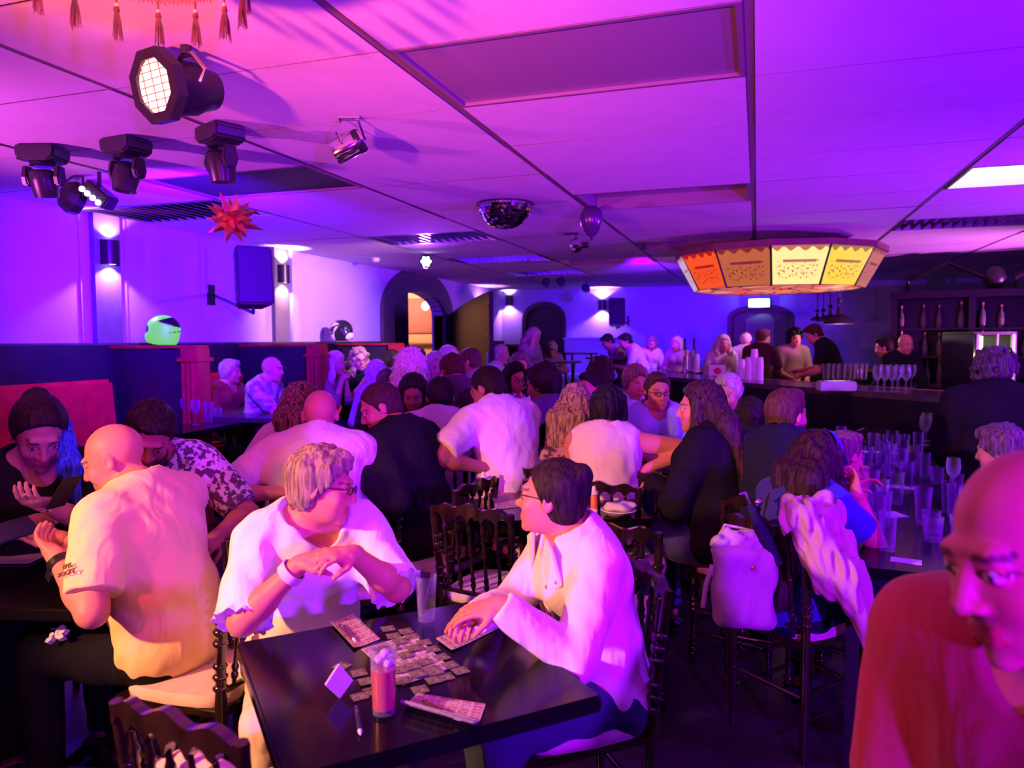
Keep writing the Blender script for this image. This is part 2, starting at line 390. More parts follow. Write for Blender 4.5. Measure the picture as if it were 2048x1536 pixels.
stud = MB().box((0.03, -.038, 1.82), (.05, .012, .16)).build('hinge_plate', MT['white'], oo)
# passage behind the doorway
MT['passage'] = noisy('passage_paint', (0.66, 0.42, 0.30), 0.8, 3, .05)
MT['passage2'] = noisy('passage_paint_dark', (0.36, 0.13, 0.14), 0.8, 3, .05)
pm = MB(); px0, px1, py0, py1 = XL - 3.2, XL - .2, 9.0, 15.5
pm.box((px0 - .05, (py0 + py1) / 2, 1.3), (.1, py1 - py0, 2.8)); pm.box(((px0 + px1) / 2, py0 - .05, 1.3), (px1 - px0, .1, 2.8)); pm.box(((px0 + px1) / 2, py1 + .05, 1.3), (px1 - px0, .1, 2.8))
pm.box(((px0 + px1) / 2, (py0 + py1) / 2, 2.85), (px1 - px0, py1 - py0, .1)); pm.box(((px0 + px1) / 2, (py0 + py1) / 2, -.05), (px1 - px0, py1 - py0, .1))
st('wall_passage', pm, MT['passage'], label='warm lit passage seen through the arched doorway')
st('trim_7', MB().box(((px0 + px1) / 2, py1 - .02, 2.12), (px1 - px0, .04, .78)), MT['passage2'], label='brown painted band in the passage')
st('trim_8', MB().box(((px0 + px1) / 2, py1 - .05, 1.49), (px1 - px0, .10, .04)), MT['passage2'], label='wooden rail in the passage')
bl = PD(851, 612, 13.4)
t = thing('pendant_bulb', (bl[0], bl[1], bl[2]), 'glowing pendant bulb hanging in the lit passage', 'lamp')
MT['bulb'] = mat('bulb_glow', (1, .8, .5), .4, emit=(1.0, .60, .18), es=9)
MB().ellipsoid((0, 0, 0), (.07, .07, .08)).build('bulb', MT['bulb'], t, smooth=True)
MB().tube([(0, 0, .07), (0, 0, 2.80 - bl[2])], .008, 6).build('cord', MT['black'], t)
point('passage_lamp', (XL - 2.3, 14.6, 2.35), (1.0, .62, .38), 110, .06)
# ---- doors of the back wall
for k, (x0, x1, sp, tp) in enumerate(DR):
    cas = MB(); ring = archring(YB - .05, YB + .15, x0, x1, sp, tp, .09, 12)
    cas.v = [(b, a, c) for a, b, c in ring.v]; cas.f = ring.f
    d = st('door_%d' % (2 + k), cas, MT['doorwood'], label=['narrow dark arched door at the far left end', 'dark arched door under the lit exit sign'][k])
    lf = MB().prism([(x0, 0), (x1, 0)] + arc((x0 + x1) / 2, sp, (x1 - x0) / 2, tp - sp, 0, 180, 12), 1, YB + .06, YB + .11)
    if k == 0: lf.build('door_leaf', MT['doorwood'], d)
    else:
        xm0, xm1 = x0 + .25, x1 - .26
        lf.build('door_leaf', MT['doorwood'], d)
        MB().prism([(xm0, 0), (xm1, 0), (xm1, sp - .02)] + [(xm0 + (xm1 - xm0) * (1 - i / 6), sp - .02 + .10 * math.sin(math.pi * (1 - i / 6) * .8)) for i in range(1, 7)], 1, YB + .02, YB + .055).build('door_panel', mat('grey_panel', (.22, .19, .2), .6), d)
# exit sign with its letters
c = PY(1518, 606, YB - .05)
t = thing('exit_sign', c, 'small lit white and turquoise exit sign over the arched door', 'sign')
MB().box((0, 0, 0), (.42, .07, .19)).build('housing', MT['black'], t)
MB().box((0, -.036, 0), (.38, .01, .155)).build('face', mat('sign_face', (.8, 1, .95), .4, emit=(.55, 1.0, .95), es=3.2), t)
def text3d(txt, size, m, parent, loc, rot, name='lettering', depth=.002):
    cu = bpy.data.curves.new(name, 'FONT'); cu.body = txt; cu.size = size; cu.align_x = 'CENTER'; cu.align_y = 'CENTER'; cu.extrude = depth; cu.resolution_u = 3
    o = bpy.data.objects.new(name, cu); me = bpy.data.meshes.new_from_object(o); bpy.data.objects.remove(o)
    o = bpy.data.objects.new(name, me); COL.objects.link(o); o.parent = parent; o.location = loc; o.rotation_euler = rot
    me.materials.clear(); me.materials.append(m); return o
text3d('EXIT', .12, mat('sign_green', (.0, .35, .3), .5, emit=(.0, .5, .45), es=.9), t, (0, -.043, 0), (math.pi / 2, 0, 0))
spot('exit_glow', (c[0], c[1] - .10, c[2]), (c[0], c[1] + .3, c[2] + .12), (.5, .95, 1.0), 10, 170, .5)
# ---- wall sconces: a half-round shade, open above and below
MT['sconce_rim'] = mat('sconce_lens', (1, 1, 1), .4, emit=(1.0, .9, .85), es=10)
def sconce(p, nrm, label, e=16, s=1.0, col=(.9, .30, .80), up=True, dn=True):
    rz = math.atan2(nrm[1], nrm[0])
    t = thing('wall_sconce', p, label, 'wall lamp', None, rz)
    sh = MB(); n = 14; h = .10 * s; r = .085 * s
    sh.strip([(0, 0, 0)] * 0 + [(r * math.sin(math.pi * i / n), r * math.cos(math.pi * i / n), -h) for i in range(n + 1)], [(r * math.sin(math.pi * i / n), r * math.cos(math.pi * i / n), h) for i in range(n + 1)])
    sh.strip([(r * .92 * math.sin(math.pi * i / n), r * .92 * math.cos(math.pi * i / n), -h) for i in range(n + 1)], [(r * .92 * math.sin(math.pi * i / n), r * .92 * math.cos(math.pi * i / n), h) for i in range(n + 1)])
    sh.box((.004, 0, 0), (.008, 2 * r, 2 * h)); sh.build('shade', MT['blackm'], t, smooth=True)
    for q, d in ((1, up), (-1, dn)):
        if not d: continue
        MB().lathe([(.0, 0), (.03 * s, 0), (.03 * s, .012), (0, .012)], 12, (.045 * s, 0, q * h * .9 - .006)).build('lamp_lens', MT['sconce_rim'], t)
        w0 = (p[0] + nrm[0] * .06 * s, p[1] + nrm[1] * .06 * s, p[2] + q * h * 1.05)
        spot('sconce_beam', w0, (w0[0] - nrm[0] * .10, w0[1] - nrm[1] * .10, w0[2] + q), col, e, 128, .35, .02)
    return t
sconce((XL + .05, 4.86, 2.29), (1, 0), 'half-round black sconce on the nearer grey pilaster', 42)
sconce((XL + .05, 7.23, 2.31), (1, 0), 'half-round black sconce on the pilaster behind the loudspeaker', 40, col=(1.0, .50, .50))
c = PX(958, 592, XL); sconce((XL + .01, c[1], 2.12), (1, 0), 'wall sconce fanning light up above the open door leaf', 45, col=(.75, .28, 1), dn=False)
c = PY(1019, 601, YB); sconce((c[0], YB - .01, c[2]), (0, -1), 'wall sconce in the far left corner of the room', 45, col=(.75, .28, 1))
c = PY(1205, 610, YB); sconce((c[0], YB - .01, c[2]), (0, -1), 'wall sconce beside the far hung loudspeaker', 60, col=(.75, .28, 1))
# ================================================================== BODY KIT: distance fields meshed by surface nets
BIG = 1.0
def nv(v): v = np.asarray(v, float); return v / (np.linalg.norm(v) + 1e-12)
class Prim:
    __slots__ = ('fn', 'lo', 'hi', 'k', 'op')
    def __init__(s, fn, lo, hi, k, op): s.fn, s.lo, s.hi, s.k, s.op = fn, lo, hi, k, op
def p_cone(a, b, ra, rb, k=.02, op='u', flat=False):
    a = np.asarray(a, float); b = np.asarray(b, float); ab = b - a; L2 = float(ab @ ab) + 1e-12; L = math.sqrt(L2); r = max(ra, rb)
    def fn(X, Y, Z):
        t = ((X - a[0]) * ab[0] + (Y - a[1]) * ab[1] + (Z - a[2]) * ab[2]) / L2
        tc = np.clip(t, 0, 1)
        d = np.sqrt((X - a[0] - tc * ab[0]) ** 2 + (Y - a[1] - tc * ab[1]) ** 2 + (Z - a[2] - tc * ab[2]) ** 2) - (ra + (rb - ra) * tc)
        if flat: d = np.maximum(d, (t - 1) * L)
        return d
    return Prim(fn, np.minimum(a, b) - r, np.maximum(a, b) + r, k, op)
def p_ell(c, r, Rm=None, k=.02, op='u'):
    c = np.asarray(c, float); r = np.asarray(r, float)
    Rm = np.eye(3) if Rm is None else np.asarray(Rm, float)        # columns = local axes in world
    ext = np.sqrt(((Rm * r) ** 2).sum(1))
    def fn(X, Y, Z):
        x, y, z = X - c[0], Y - c[1], Z - c[2]
        u = (x * Rm[0, 0] + y * Rm[1, 0] + z * Rm[2, 0]) / r[0]; v = (x * Rm[0, 1] + y * Rm[1, 1] + z * Rm[2, 1]) / r[1]; w_ = (x * Rm[0, 2] + y * Rm[1, 2] + z * Rm[2, 2]) / r[2]
        k0 = np.sqrt(u * u + v * v + w_ * w_); k1 = np.sqrt((u / r[0]) ** 2 + (v / r[1]) ** 2 + (w_ / r[2]) ** 2)
        return k0 * (k0 - 1) / (k1 + 1e-9)
    return Prim(fn, c - ext, c + ext, k, op)
def p_box(c, r, Rm=None, rd=.02, k=.02, op='u'):
    c = np.asarray(c, float); r = np.asarray(r, float); Rm = np.eye(3) if Rm is None else np.asarray(Rm, float); ext = np.abs(Rm * r).sum(1)
    def fn(X, Y, Z):
        x, y, z = X - c[0], Y - c[1], Z - c[2]; q = [np.abs(x * Rm[0, i] + y * Rm[1, i] + z * Rm[2, i]) - r[i] + rd for i in range(3)]
        return np.sqrt(sum(np.maximum(a, 0) ** 2 for a in q)) + np.minimum(np.maximum(np.maximum(q[0], q[1]), q[2]), 0) - rd
    return Prim(fn, c - ext, c + ext, k, op)
def p_half(p, n, k=0.0, lo=None, hi=None, op='i'):
    """keep the side where n.(x-p) < 0"""
    p = np.asarray(p, float); n = nv(n)
    def fn(X, Y, Z): return (X - p[0]) * n[0] + (Y - p[1]) * n[1] + (Z - p[2]) * n[2]
    return Prim(fn, lo, hi, k, op)
def p_wave(amp, seed, freq=38.0, n=5, stretch=(1, 1, 1), lo=None, hi=None):
    rs = np.random.RandomState(seed); ws = []
    for i in range(n):
        v = nv(rs.randn(3) * np.asarray(stretch)) * freq * rs.uniform(.5, 1.5); ws.append((v, rs.uniform(0, 6.28)))
    def fn(X, Y, Z):
        s = 0
        for v, ph in ws: s = s + np.sin(X * v[0] + Y * v[1] + Z * v[2] + ph)
        return amp * s / math.sqrt(n)
    return Prim(fn, lo, hi, 0, 'w')
def axis_grid(lo, hi, h, fine):
    xs = [lo]
    while xs[-1] < hi:
        x = xs[-1]; st_ = h
        for c, hw, hf in fine:
            if x > c - hw - h and x < c + hw: st_ = min(st_, hf)
        xs.append(x + st_)
    return np.array(xs, np.float32)
_EDGES = [(0, 1), (2, 3), (4, 5), (6, 7), (0, 2), (1, 3), (4, 6), (5, 7), (0, 4), (1, 5), (2, 6), (3, 7)]
def sdf_mesh(prims, h, fine=()):
    us = [p for p in prims if p.op == 'u']
    lo = np.min([p.lo for p in us], 0) - 2.5 * h - .012; hi = np.max([p.hi for p in us], 0) + 2.5 * h + .012
    ax = [axis_grid(lo[i], hi[i], h, [(c[i], w_, hf) for c, w_, hf in fine]) for i in range(3)]
    A = np.full([len(a) for a in ax], BIG, np.float32)
    for p in prims:
        if p.lo is None: sl = (slice(None),) * 3
        else:
            pad = p.k + 2.2 * h + .004
            sl = tuple(slice(max(0, np.searchsorted(ax[i], p.lo[i] - pad) - 1), np.searchsorted(ax[i], p.hi[i] + pad) + 1) for i in range(3))
        X = ax[0][sl[0]][:, None, None]; Y = ax[1][sl[1]][None, :, None]; Z = ax[2][sl[2]][None, None, :]
        sub = A[sl]
        if sub.size == 0: continue
        d = np.broadcast_to(p.fn(X, Y, Z).astype(np.float32), sub.shape)
        if p.op == 'u':
            if p.k > 0:
                hh = np.maximum(p.k - np.abs(sub - d), 0) / p.k; A[sl] = np.minimum(sub, d) - hh * hh * p.k * .25
            else: A[sl] = np.minimum(sub, d)
        elif p.op == 's':
            d = -d
            if p.k > 0:
                hh = np.maximum(p.k - np.abs(sub - d), 0) / p.k; A[sl] = np.maximum(sub, d) + hh * hh * p.k * .25
            else: A[sl] = np.maximum(sub, d)
        elif p.op == 'i': A[sl] = np.maximum(sub, d)
        elif p.op == 'w': A[sl] = sub + d
    ins = A < 0
    n = np.array(A.shape)
    c8 = [ins[i:n[0] - 1 + i, j:n[1] - 1 + j, k:n[2] - 1 + k] for k in (0, 1) for j in (0, 1) for i in (0, 1)]
    cnt = sum(c.astype(np.int8) for c in c8)
    act = np.argwhere((cnt > 0) & (cnt < 8))
    if len(act) == 0: return None
    ii, jj, kk = act.T
    offs = [(i, j, k) for k in (0, 1) for j in (0, 1) for i in (0, 1)]
    val = np.stack([A[ii + o[0], jj + o[1], kk + o[2]] for o in offs], 1)
    pos = np.stack([np.stack([ax[0][ii + o[0]], ax[1][jj + o[1]], ax[2][kk + o[2]]], -1) for o in offs], 1)
    acc = np.zeros((len(act), 3)); m = np.zeros(len(act))
    for a, b in _EDGES:
        va, vb = val[:, a], val[:, b]; x = (va < 0) != (vb < 0)
        t = np.where(x, va / np.where(x, va - vb, 1), 0)[:, None]
        acc += np.where(x[:, None], pos[:, a] * (1 - t) + pos[:, b] * t, 0); m += x
    V = acc / m[:, None]
    idx = np.full(n - 1, -1, np.int32); idx[ii, jj, kk] = np.arange(len(act))
    Q = []
    for axn in range(3):
        sa = [slice(None)] * 3; sb = [slice(None)] * 3; sa[axn] = slice(0, n[axn] - 1); sb[axn] = slice(1, n[axn])
        a_, b_ = ins[tuple(sa)], ins[tuple(sb)]
        e = np.argwhere(a_ != b_)
        o1, o2 = [(1, 2), (2, 0), (0, 1)][axn]
        ok = (e[:, o1] > 0) & (e[:, o2] > 0) & (e[:, o1] < n[o1] - 1) & (e[:, o2] < n[o2] - 1); e = e[ok]
        flip = a_[tuple(e.T)]
        def at(d1, d2):
            q = e.copy(); q[:, o1] += d1; q[:, o2] += d2; return idx[tuple(q.T)]
        q = np.stack([at(-1, -1), at(0, -1), at(0, 0), at(-1, 0)], 1)
        q[~flip] = q[~flip][:, ::-1]
        Q.append(q)
    Q = np.concatenate(Q)
    return V, Q
TRIS = [0]
def sdf_obj(name, prims, h, m, parent, fine=(), origin=(0, 0, 0), color=None):
    r = sdf_mesh(prims, h, fine)
    if r is None: return None
    V, Q = r; TRIS[0] += 2 * len(Q)
    me = bpy.data.meshes.new(name)
    me.vertices.add(len(V)); me.vertices.foreach_set('co', (V - np.asarray(origin)).astype(np.float32).ravel())
    me.loops.add(4 * len(Q)); me.loops.foreach_set('vertex_index', Q.astype(np.int32).ravel())
    me.polygons.add(len(Q)); me.polygons.foreach_set('loop_start', np.arange(0, 4 * len(Q), 4, dtype=np.int32)); me.polygons.foreach_set('loop_total', np.full(len(Q), 4, np.int32))
    me.polygons.foreach_set('use_smooth', np.ones(len(Q), bool)); me.update(); me.validate()
    if color is not None:
        at = me.color_attributes.new('Col', 'FLOAT_COLOR', 'POINT'); at.data.foreach_set('color', color(V).astype(np.float32).ravel())
    me.materials.append(m)
    o = bpy.data.objects.new(name, me); COL.objects.link(o); o.parent = parent
    return o

MT['skin'] = mat('skin', (.6, .35, .28), .5, spec=.35)
_a = nd(MT['skin'], 'ShaderNodeVertexColor'); _a.layer_name = 'Col'; lk(MT['skin'], _a.outputs[0], bsdf(MT['skin']).inputs['Base Color'])
_n = nd(MT['skin'], 'ShaderNodeTexNoise', Scale=220.0, Detail=2.0); _b = nd(MT['skin'], 'ShaderNodeBump', Strength=.12, Distance=.002); lk(MT['skin'], _n.outputs['Fac'], _b.inputs['Height']); lk(MT['skin'], _b.outputs[0], bsdf(MT['skin']).inputs['Normal'])
_mc = {}
def cloth(col, pat=None, col2=None, scale=30.0):
    key = (col, pat, col2, scale)
    if key in _mc: return _mc[key]
    m = mat('cloth', col, .9, spec=.06 if max(col) < .06 else .2, sheen=.1 if max(col) > .06 else 0)
    tc = nd(m, 'ShaderNodeTexCoord'); B = bsdf(m)
    if pat == 'floral':
        v = nd(m, 'ShaderNodeTexNoise', Scale=scale, Detail=3.0); lk(m, tc.outputs['Object'], v.inputs['Vector'])
        lk(m, ramp(m, v.outputs['Fac'], [(.47, col), (.53, col2)]), B.inputs['Base Color'])
    elif pat == 'stripe':
        v = nd(m, 'ShaderNodeTexWave', Scale=scale, Distortion=1.5); v.bands_direction = 'Z'; lk(m, tc.outputs['Object'], v.inputs['Vector'])
        lk(m, ramp(m, v.outputs['Fac'], [(.45, col), (.55, col2)]), B.inputs['Base Color'])
    elif pat == 'batik':
        v = nd(m, 'ShaderNodeTexVoronoi', Scale=scale); lk(m, tc.outputs['Object'], v.inputs['Vector'])
        lk(m, ramp(m, v.outputs['Distance'], [(.25, col2), (.4, col)]), B.inputs['Base Color'])
    n = nd(m, 'ShaderNodeTexNoise', Scale=400.0, Detail=2.0); lk(m, tc.outputs['Object'], n.inputs['Vector'])
    bp = nd(m, 'ShaderNodeBump', Strength=.2, Distance=.002); lk(m, n.outputs['Fac'], bp.inputs['Height'])
    mp = nd(m, 'ShaderNodeMapping'); mp.inputs['Scale'].default_value = (1, 1, .55); mp.inputs['Rotation'].default_value = (.3, .4, .2); lk(m, tc.outputs['Object'], mp.inputs['Vector']); n2 = nd(m, 'ShaderNodeTexNoise', Scale=8.0, Detail=2.5, Distortion=1.0); lk(m, mp.outputs[0], n2.inputs['Vector'])
    b2 = nd(m, 'ShaderNodeBump', Strength=.36, Distance=.05); lk(m, n2.outputs['Fac'], b2.inputs['Height']); lk(m, bp.outputs[0], b2.inputs['Normal']); lk(m, b2.outputs[0], B.inputs['Normal'])
    _mc[key] = m; return m
def hairmat(col, col2=None):
    key = ('hair', col, col2)
    if key in _mc: return _mc[key]
    m = mat('hair', col, .55, spec=.14)
    tc = nd(m, 'ShaderNodeTexCoord'); mp = nd(m, 'ShaderNodeMapping'); mp.inputs['Scale'].default_value = (55, 55, 6); lk(m, tc.outputs['Object'], mp.inputs['Vector'])
    n = nd(m, 'ShaderNodeTexNoise', Scale=2.0, Detail=4.0); lk(m, mp.outputs[0], n.inputs['Vector'])
    lk(m, ramp(m, n.outputs['Fac'], [(.35, tuple(c * .55 for c in col)), (.65, col2 or tuple(min(1, c * 1.25) for c in col))]), bsdf(m).inputs['Base Color'])
    bp = nd(m, 'ShaderNodeBump', Strength=.6, Distance=.006); lk(m, n.outputs['Fac'], bp.inputs['Height']); lk(m, bp.outputs[0], bsdf(m).inputs['Normal'])
    _mc[key] = m; return m

def heading_dir(deg):
    a = math.radians(deg); return Rv * math.sin(a) + F0 * math.cos(a)     # 0 = away from the camera, 90 = to its right, 180 = towards it
def rot_axis(v, axis, deg):
    axis = nv(axis); a = math.radians(deg); return v * math.cos(a) + np.cross(axis, v) * math.sin(a) + axis * (axis @ v) * (1 - math.cos(a))
def ik(S, T, l1, l2, pole):
    d = T - S; L = np.linalg.norm(d)
    if L > (l1 + l2) * .995: T = S + d / L * (l1 + l2) * .995; d = T - S; L = np.linalg.norm(d)
    if L < abs(l1 - l2) * 1.05 + .02: T = S + nv(d) * (abs(l1 - l2) * 1.05 + .02); d = T - S; L = np.linalg.norm(d)
    a = (l1 * l1 - l2 * l2 + L * L) / (2 * L); hgt = math.sqrt(max(l1 * l1 - a * a, 0)); u = d / L
    p = np.asarray(pole, float); p = p - u * (p @ u); p = nv(p)
    return S + u * a + p * hgt, T
SKINS = {'pale': (.62, .28, .23), 'fair': (.56, .21, .16), 'tan': (.40, .14, .10), 'brown': (.22, .08, .06)}
FINGERS = [(-.030, .070, .0082), (-.010, .080, .0086), (.010, .076, .0084), (.029, .060, .0074)]     # offset, length, radius: index .. little
def hand_prims(W, d, n, s, curl, side, spread=1.0, coarse=False, thumb=.6):
    """W wrist, d direction of the fingers, n normal of the palm side, side +1 right / -1 left"""
    d = nv(d); n = nv(n - d * (n @ d)); x = np.cross(d, n) * side          # x towards the little finger
    P = []
    Rm = np.stack([x, d, n], 1)
    P.append(p_ell(W + d * .046 * s, (.041 * s, .052 * s, .0165 * s), Rm, .012))
    P.append(p_cone(W - d * .01, W + d * .03 * s, .027 * s, .026 * s, .012))
    cl = curl if isinstance(curl, (list, tuple)) else [curl] * 4
    for (ox, ln, r), c in zip(FINGERS, cl):
        base = W + d * .086 * s + x * ox * s * spread; L = ln * s; dirn = nv(d + x * ox * 3.0 * (spread - .9))
        segs = (.45, .31, .24); p = base - dirn * .012; P.append(p_cone(p - dirn * .02, base, r * 1.1 * s, r * 1.05 * s, .006)); ang = 0; p = base
        for q, sg in enumerate(segs):
            ang += c * (38, 48, 34)[q]
            dd = rot_axis(dirn, x * side, 0) * math.cos(math.radians(ang)) + n * math.sin(math.radians(ang))
            e = p + dd * L * sg; P.append(p_cone(p, e, r * s * (1.0 - .07 * q), r * s * (.93 - .08 * q), .003)); p = e
    tb = W + d * .022 * s - x * .030 * s; td = nv(d * .75 - x * .65 + n * thumb)
    m1 = tb + td * .034 * s; td2 = nv(d * .95 - x * .15 + n * thumb * 1.1); m2 = m1 + td2 * .032 * s; m3 = m2 + nv(td2 + n * .2) * .024 * s
    P += [p_cone(tb, m1, .0145 * s, .0115 * s, .01), p_cone(m1, m2, .0108 * s, .0095 * s, .004), p_cone(m2, m3, .0095 * s, .0072 * s, .004)]
    return P
def head_axes(hd, pitch, roll):
    f = heading_dir(hd); r = np.cross(f, U0); u = U0.copy()
    f2 = rot_axis(f, r, -pitch); u2 = rot_axis(u, r, -pitch)
    r2 = rot_axis(r, f2, roll); u2 = rot_axis(u2, f2, roll)
    return np.stack([r2, f2, u2], 1)
NP = [0]
GLS = mat('spectacle_frame', (.06, .01, .02), .25); WATCH = mat('watch_black', (.01, .01, .012), .3)

def person(px, py, d, label, hd=0, body=None, lean=8, pitch=10, roll=0, build=1.0, male=True, skin='fair', hair=('short', (.03, .02, .015)),
           top=((.5, .5, .5),), sleeve=.5, neck=.075, bottom=((.02, .02, .03),), hands=None, hn=None, curl=.45, poles=None, size=None, stand=False, seat=.47,
           sidelean=0, legs='sit', h=None, fine=None, wrinkle=.0, belly=1.0, hem=-.05, loose=.014, group=None, feet=None, head_off=0.0, spine=None, knees=None, acc=(), bare=False, cap=None, beard=None, hh=None, pw=None):
    body = hd if body is None else body
    NP[0] += 1; seed = NP[0] * 7 + 1
    hands = hands or {}; hn = hn or {}; poles = poles or {}
    if h is None: h = .0075 if d < 3.3 else .0105 if d < 4.4 else .0125 if d < 6 else .015 if d < 9 else .019
    T = PD(px, py, d) if pw is None else np.asarray(pw, float)
    HA = head_axes(hd, pitch, roll)
    bf = heading_dir(body); br = np.cross(bf, U0)
    s = 1.0
    def up_at(t): 
        v = rot_axis(U0, br, -lean * t); return rot_axis(v, bf, sidelean * t)
    sw = (.178 if male else .158) * (1 + .25 * (build - 1))
    def chain(s):
        P0 = np.zeros(3); P1 = P0 + up_at(.5) * .17 * s; P2 = P1 + up_at(1.0) * .22 * s; P3 = P2 + up_at(1.35) * .15 * s
        Hc = P3 + (up_at(.9) * .112 + bf * (.028 + head_off)) * s + HA[:, 1] * .022 * s
        top_ = Hc + HA[:, 2] * .118 * s
        return P0, P1, P2, P3, Hc, top_
    P0, P1, P2, P3, Hc, tp = chain(1.0)
    base_h = 0.09 + seat if not stand else .93
    need = T[2] - base_h; s = size if size else min(1.10, max(.90, need / tp[2]))
    P0, P1, P2, P3, Hc, tp = chain(s)
    off = T - (Hc + np.array([0, 0, .118 * s])) if True else T - tp
    # put the crown of the head on the sight line: crown is the topmost point of the head
    P0, P1, P2, P3, Hc = [p + off for p in (P0, P1, P2, P3, Hc)]
    hipz = P0[2]; root = np.array([P0[0], P0[1], 0.0])
    e = thing('person', root, label, 'person', group)
    H = lambda x, y, z: Hc + HA @ (np.array([x, y, z]) * s)
    hs = s
    near = h < .0085
    B = []; u1, u2, u3 = up_at(.5), up_at(1.0), up_at(1.35)
    def fr(u):
        f = nv(bf - u * (bf @ u)); return np.stack([br if sidelean == 0 else nv(np.cross(f, u)), f, u], 1)
    b = build
    wv = (.155 if male else .140) * b; dp = .112 * b
    def torso(t=0.0, k=.05):
        R1, R2, R3 = fr(u1), fr(u2), fr(u3); o = []
        o.append(p_ell(P0 + u1 * .01, ((.165 if male else .175) * b * s + t, .120 * b * s + t, .115 * s + t), R1, k))
        o.append(p_ell(P1 + R1[:, 1] * .012 * belly, ((wv) * s + t, dp * (1 + .35 * (belly - 1)) * s * 1.02 + t, .165 * s + t), R1, k))
        o.append(p_ell(P2 + u2 * .0, ((.162 if male else .145) * b * s + t, .110 * b * s + t, .185 * s + t), R2, k))
        o.append(p_cone(P3 - u3 * .055 * s + br * sw * .72 * s, P3 - u3 * .055 * s - br * sw * .72 * s, (.062 + .01 * (b - 1)) * s + t, (.062 + .01 * (b - 1)) * s + t, k))
        o.append(p_cone(P3 - u3 * .055 * s + br * sw * .45 * s, P3 + u3 * .01 * s, .055 * s + t, .05 * s + t, k)); o.append(p_cone(P3 - u3 * .055 * s - br * sw * .45 * s, P3 + u3 * .01 * s, .055 * s + t, .05 * s + t, k))
        if not male:
            for q in (-1, 1): o.append(p_ell(P2 + u2 * .015 * s + R2[:, 1] * .085 * b * s + br * q * .070 * s, (.062 * b * s + t, .060 * b * s + t, .062 * b * s + t), R2, .04))
        return o
    B += torso()
    # neck and head
    B.append(p_cone(P3 - u3 * .01 * s, H(0, -.018, -.062), (.060 if male else .052) * s, (.055 if male else .047) * s, .03))
    HR = HA
    B.append(p_ell(H(0, -.016, .030), (.0755 * s, .094 * s, .088 * s), HR, .02))
    B.append(p_ell(H(0, .020, -.025), (.063 * s, .073 * s, .085 * s), HR, .02))
    B.append(p_ell(H(0, .038, -.074), ((.050 if male else .044) * s, .046 * s, .036 * s), HR, .02))
    B.append(p_ell(H(0, .074, -.099), (.017 * s, .015 * s, .015 * s), HR, .018))
    for q in (-1, 1):
        B.append(p_ell(H(q * .036, .060, -.030), (.024 * s, .022 * s, .026 * s), HR, .018))
    B.append(p_cone(H(-.030, .079, .027), H(.030, .079, .027), .012 * s, .012 * s, .014))
    for q in (-1, 1):
        B.append(p_ell(H(q * .031, .096, .006), (.015 * s, .013 * s, .010 * s), HR, .010, 's'))
        B.append(p_ell(H(q * .031, .0765, .005), (.0135 * s, .0125 * s, .0115 * s), HR, .003))
        if near: B.append(p_cone(H(q * .019, .087, .0135), H(q * .043, .080, .0125), .0035 * s, .003 * s, .005))
    B.append(p_cone(H(0, .086, .014), H(0, .107, -.027), .0080 * s, .0118 * s, .010))
    for q in (-1, 1): B.append(p_ell(H(q * .0125, .095, -.032), (.0085 * s, .010 * s, .0075 * s), HR, .006))
    B.append(p_ell(H(0, .081, -.066), (.023 * s, .012 * s, .013 * s), HR, .010))
    B.append(p_cone(H(-.017, .0885, -.0600), H(.017, .0885, -.0600), .0050 * s, .0050 * s, .004)); B.append(p_cone(H(-.014, .0885, -.0715), H(.014, .0885, -.0715), .0058 * s, .0058 * s, .004))
    if near: B.append(p_cone(H(-.022, .0955, -.0655), H(.022, .0955, -.0655), .0022 * s, .0022 * s, .003, 's'))
    for q in (-1, 1):
        eR = np.stack([nv(HR[:, 0] - HR[:, 1] * q * .35), nv(HR[:, 1] + HR[:, 0] * q * .35), HR[:, 2]], 1)
        B.append(p_ell(H(q * .078, -.012, -.004), (.0085 * s, .019 * s, .031 * s), eR, .006))
        if near: B.append(p_ell(H(q * .086, -.008, .000), (.006 * s, .010 * s, .017 * s), eR, .005, 's'))
    # arms
    SL = []; jt = {}; FA = []
    for side, q in (('R', 1), ('L', -1)):
        S = P3 - u3 * .062 * s + br * q * sw * s
        tgt = hands.get(side, 'rest')
        if isinstance(tgt, str):
            if tgt == 'rest': tg = P0 + br * q * .10 + bf * .30 * s + U0 * (.22 * s if not stand else .10)
            elif tgt == 'side': tg = P0 + br * q * .30 + bf * .05 + U0 * (-.08)
            elif tgt == 'chin': tg = H(q * .03, .12, -.16)
            elif tgt == 'lap': tg = P0 + br * q * .07 + bf * .26 * s + U0 * .10
        else:
            tg = np.asarray(tgt, float)
            if len(tg) == 4: tg = tg[:3]                    # a point in the room
            else: tg = P0 + br * tg[0] * s + bf * tg[1] * s + U0 * tg[2] * s
        pole = poles.get(side, br * q * .6 - bf * .5 - U0 * .8)
        if isinstance(pole, tuple): pole = br * pole[0] + bf * pole[1] + U0 * pole[2]
        E, W = ik(S, tg, .295 * s, .255 * s, pole); jt[side] = (S, E, W)
        am = b ** .7 * (1.0 if male else .93)
        B.append(p_cone(S, E, .054 * s * am, .041 * s * am, .035)); B.append(p_cone(E, E + (W - E) * .35, .042 * s * am, .041 * s * am, .02)); B.append(p_cone(E + (W - E) * .3, W, .041 * s * am, .027 * s, .02))
        fd = nv(W - E); spec_ = hn.get(side, None)
        if spec_ is None: hd_, hnn = nv(fd + bf * .1), nv(-U0 * .8 - br * q * .5)
        else:
            hd_ = fd if spec_[0] is None else nv(spec_[0][0] * br + spec_[0][1] * bf + spec_[0][2] * U0); hnn = nv(spec_[1][0] * br + spec_[1][1] * bf + spec_[1][2] * U0)
        cu = curl.get(side, .45) if isinstance(curl, dict) else curl
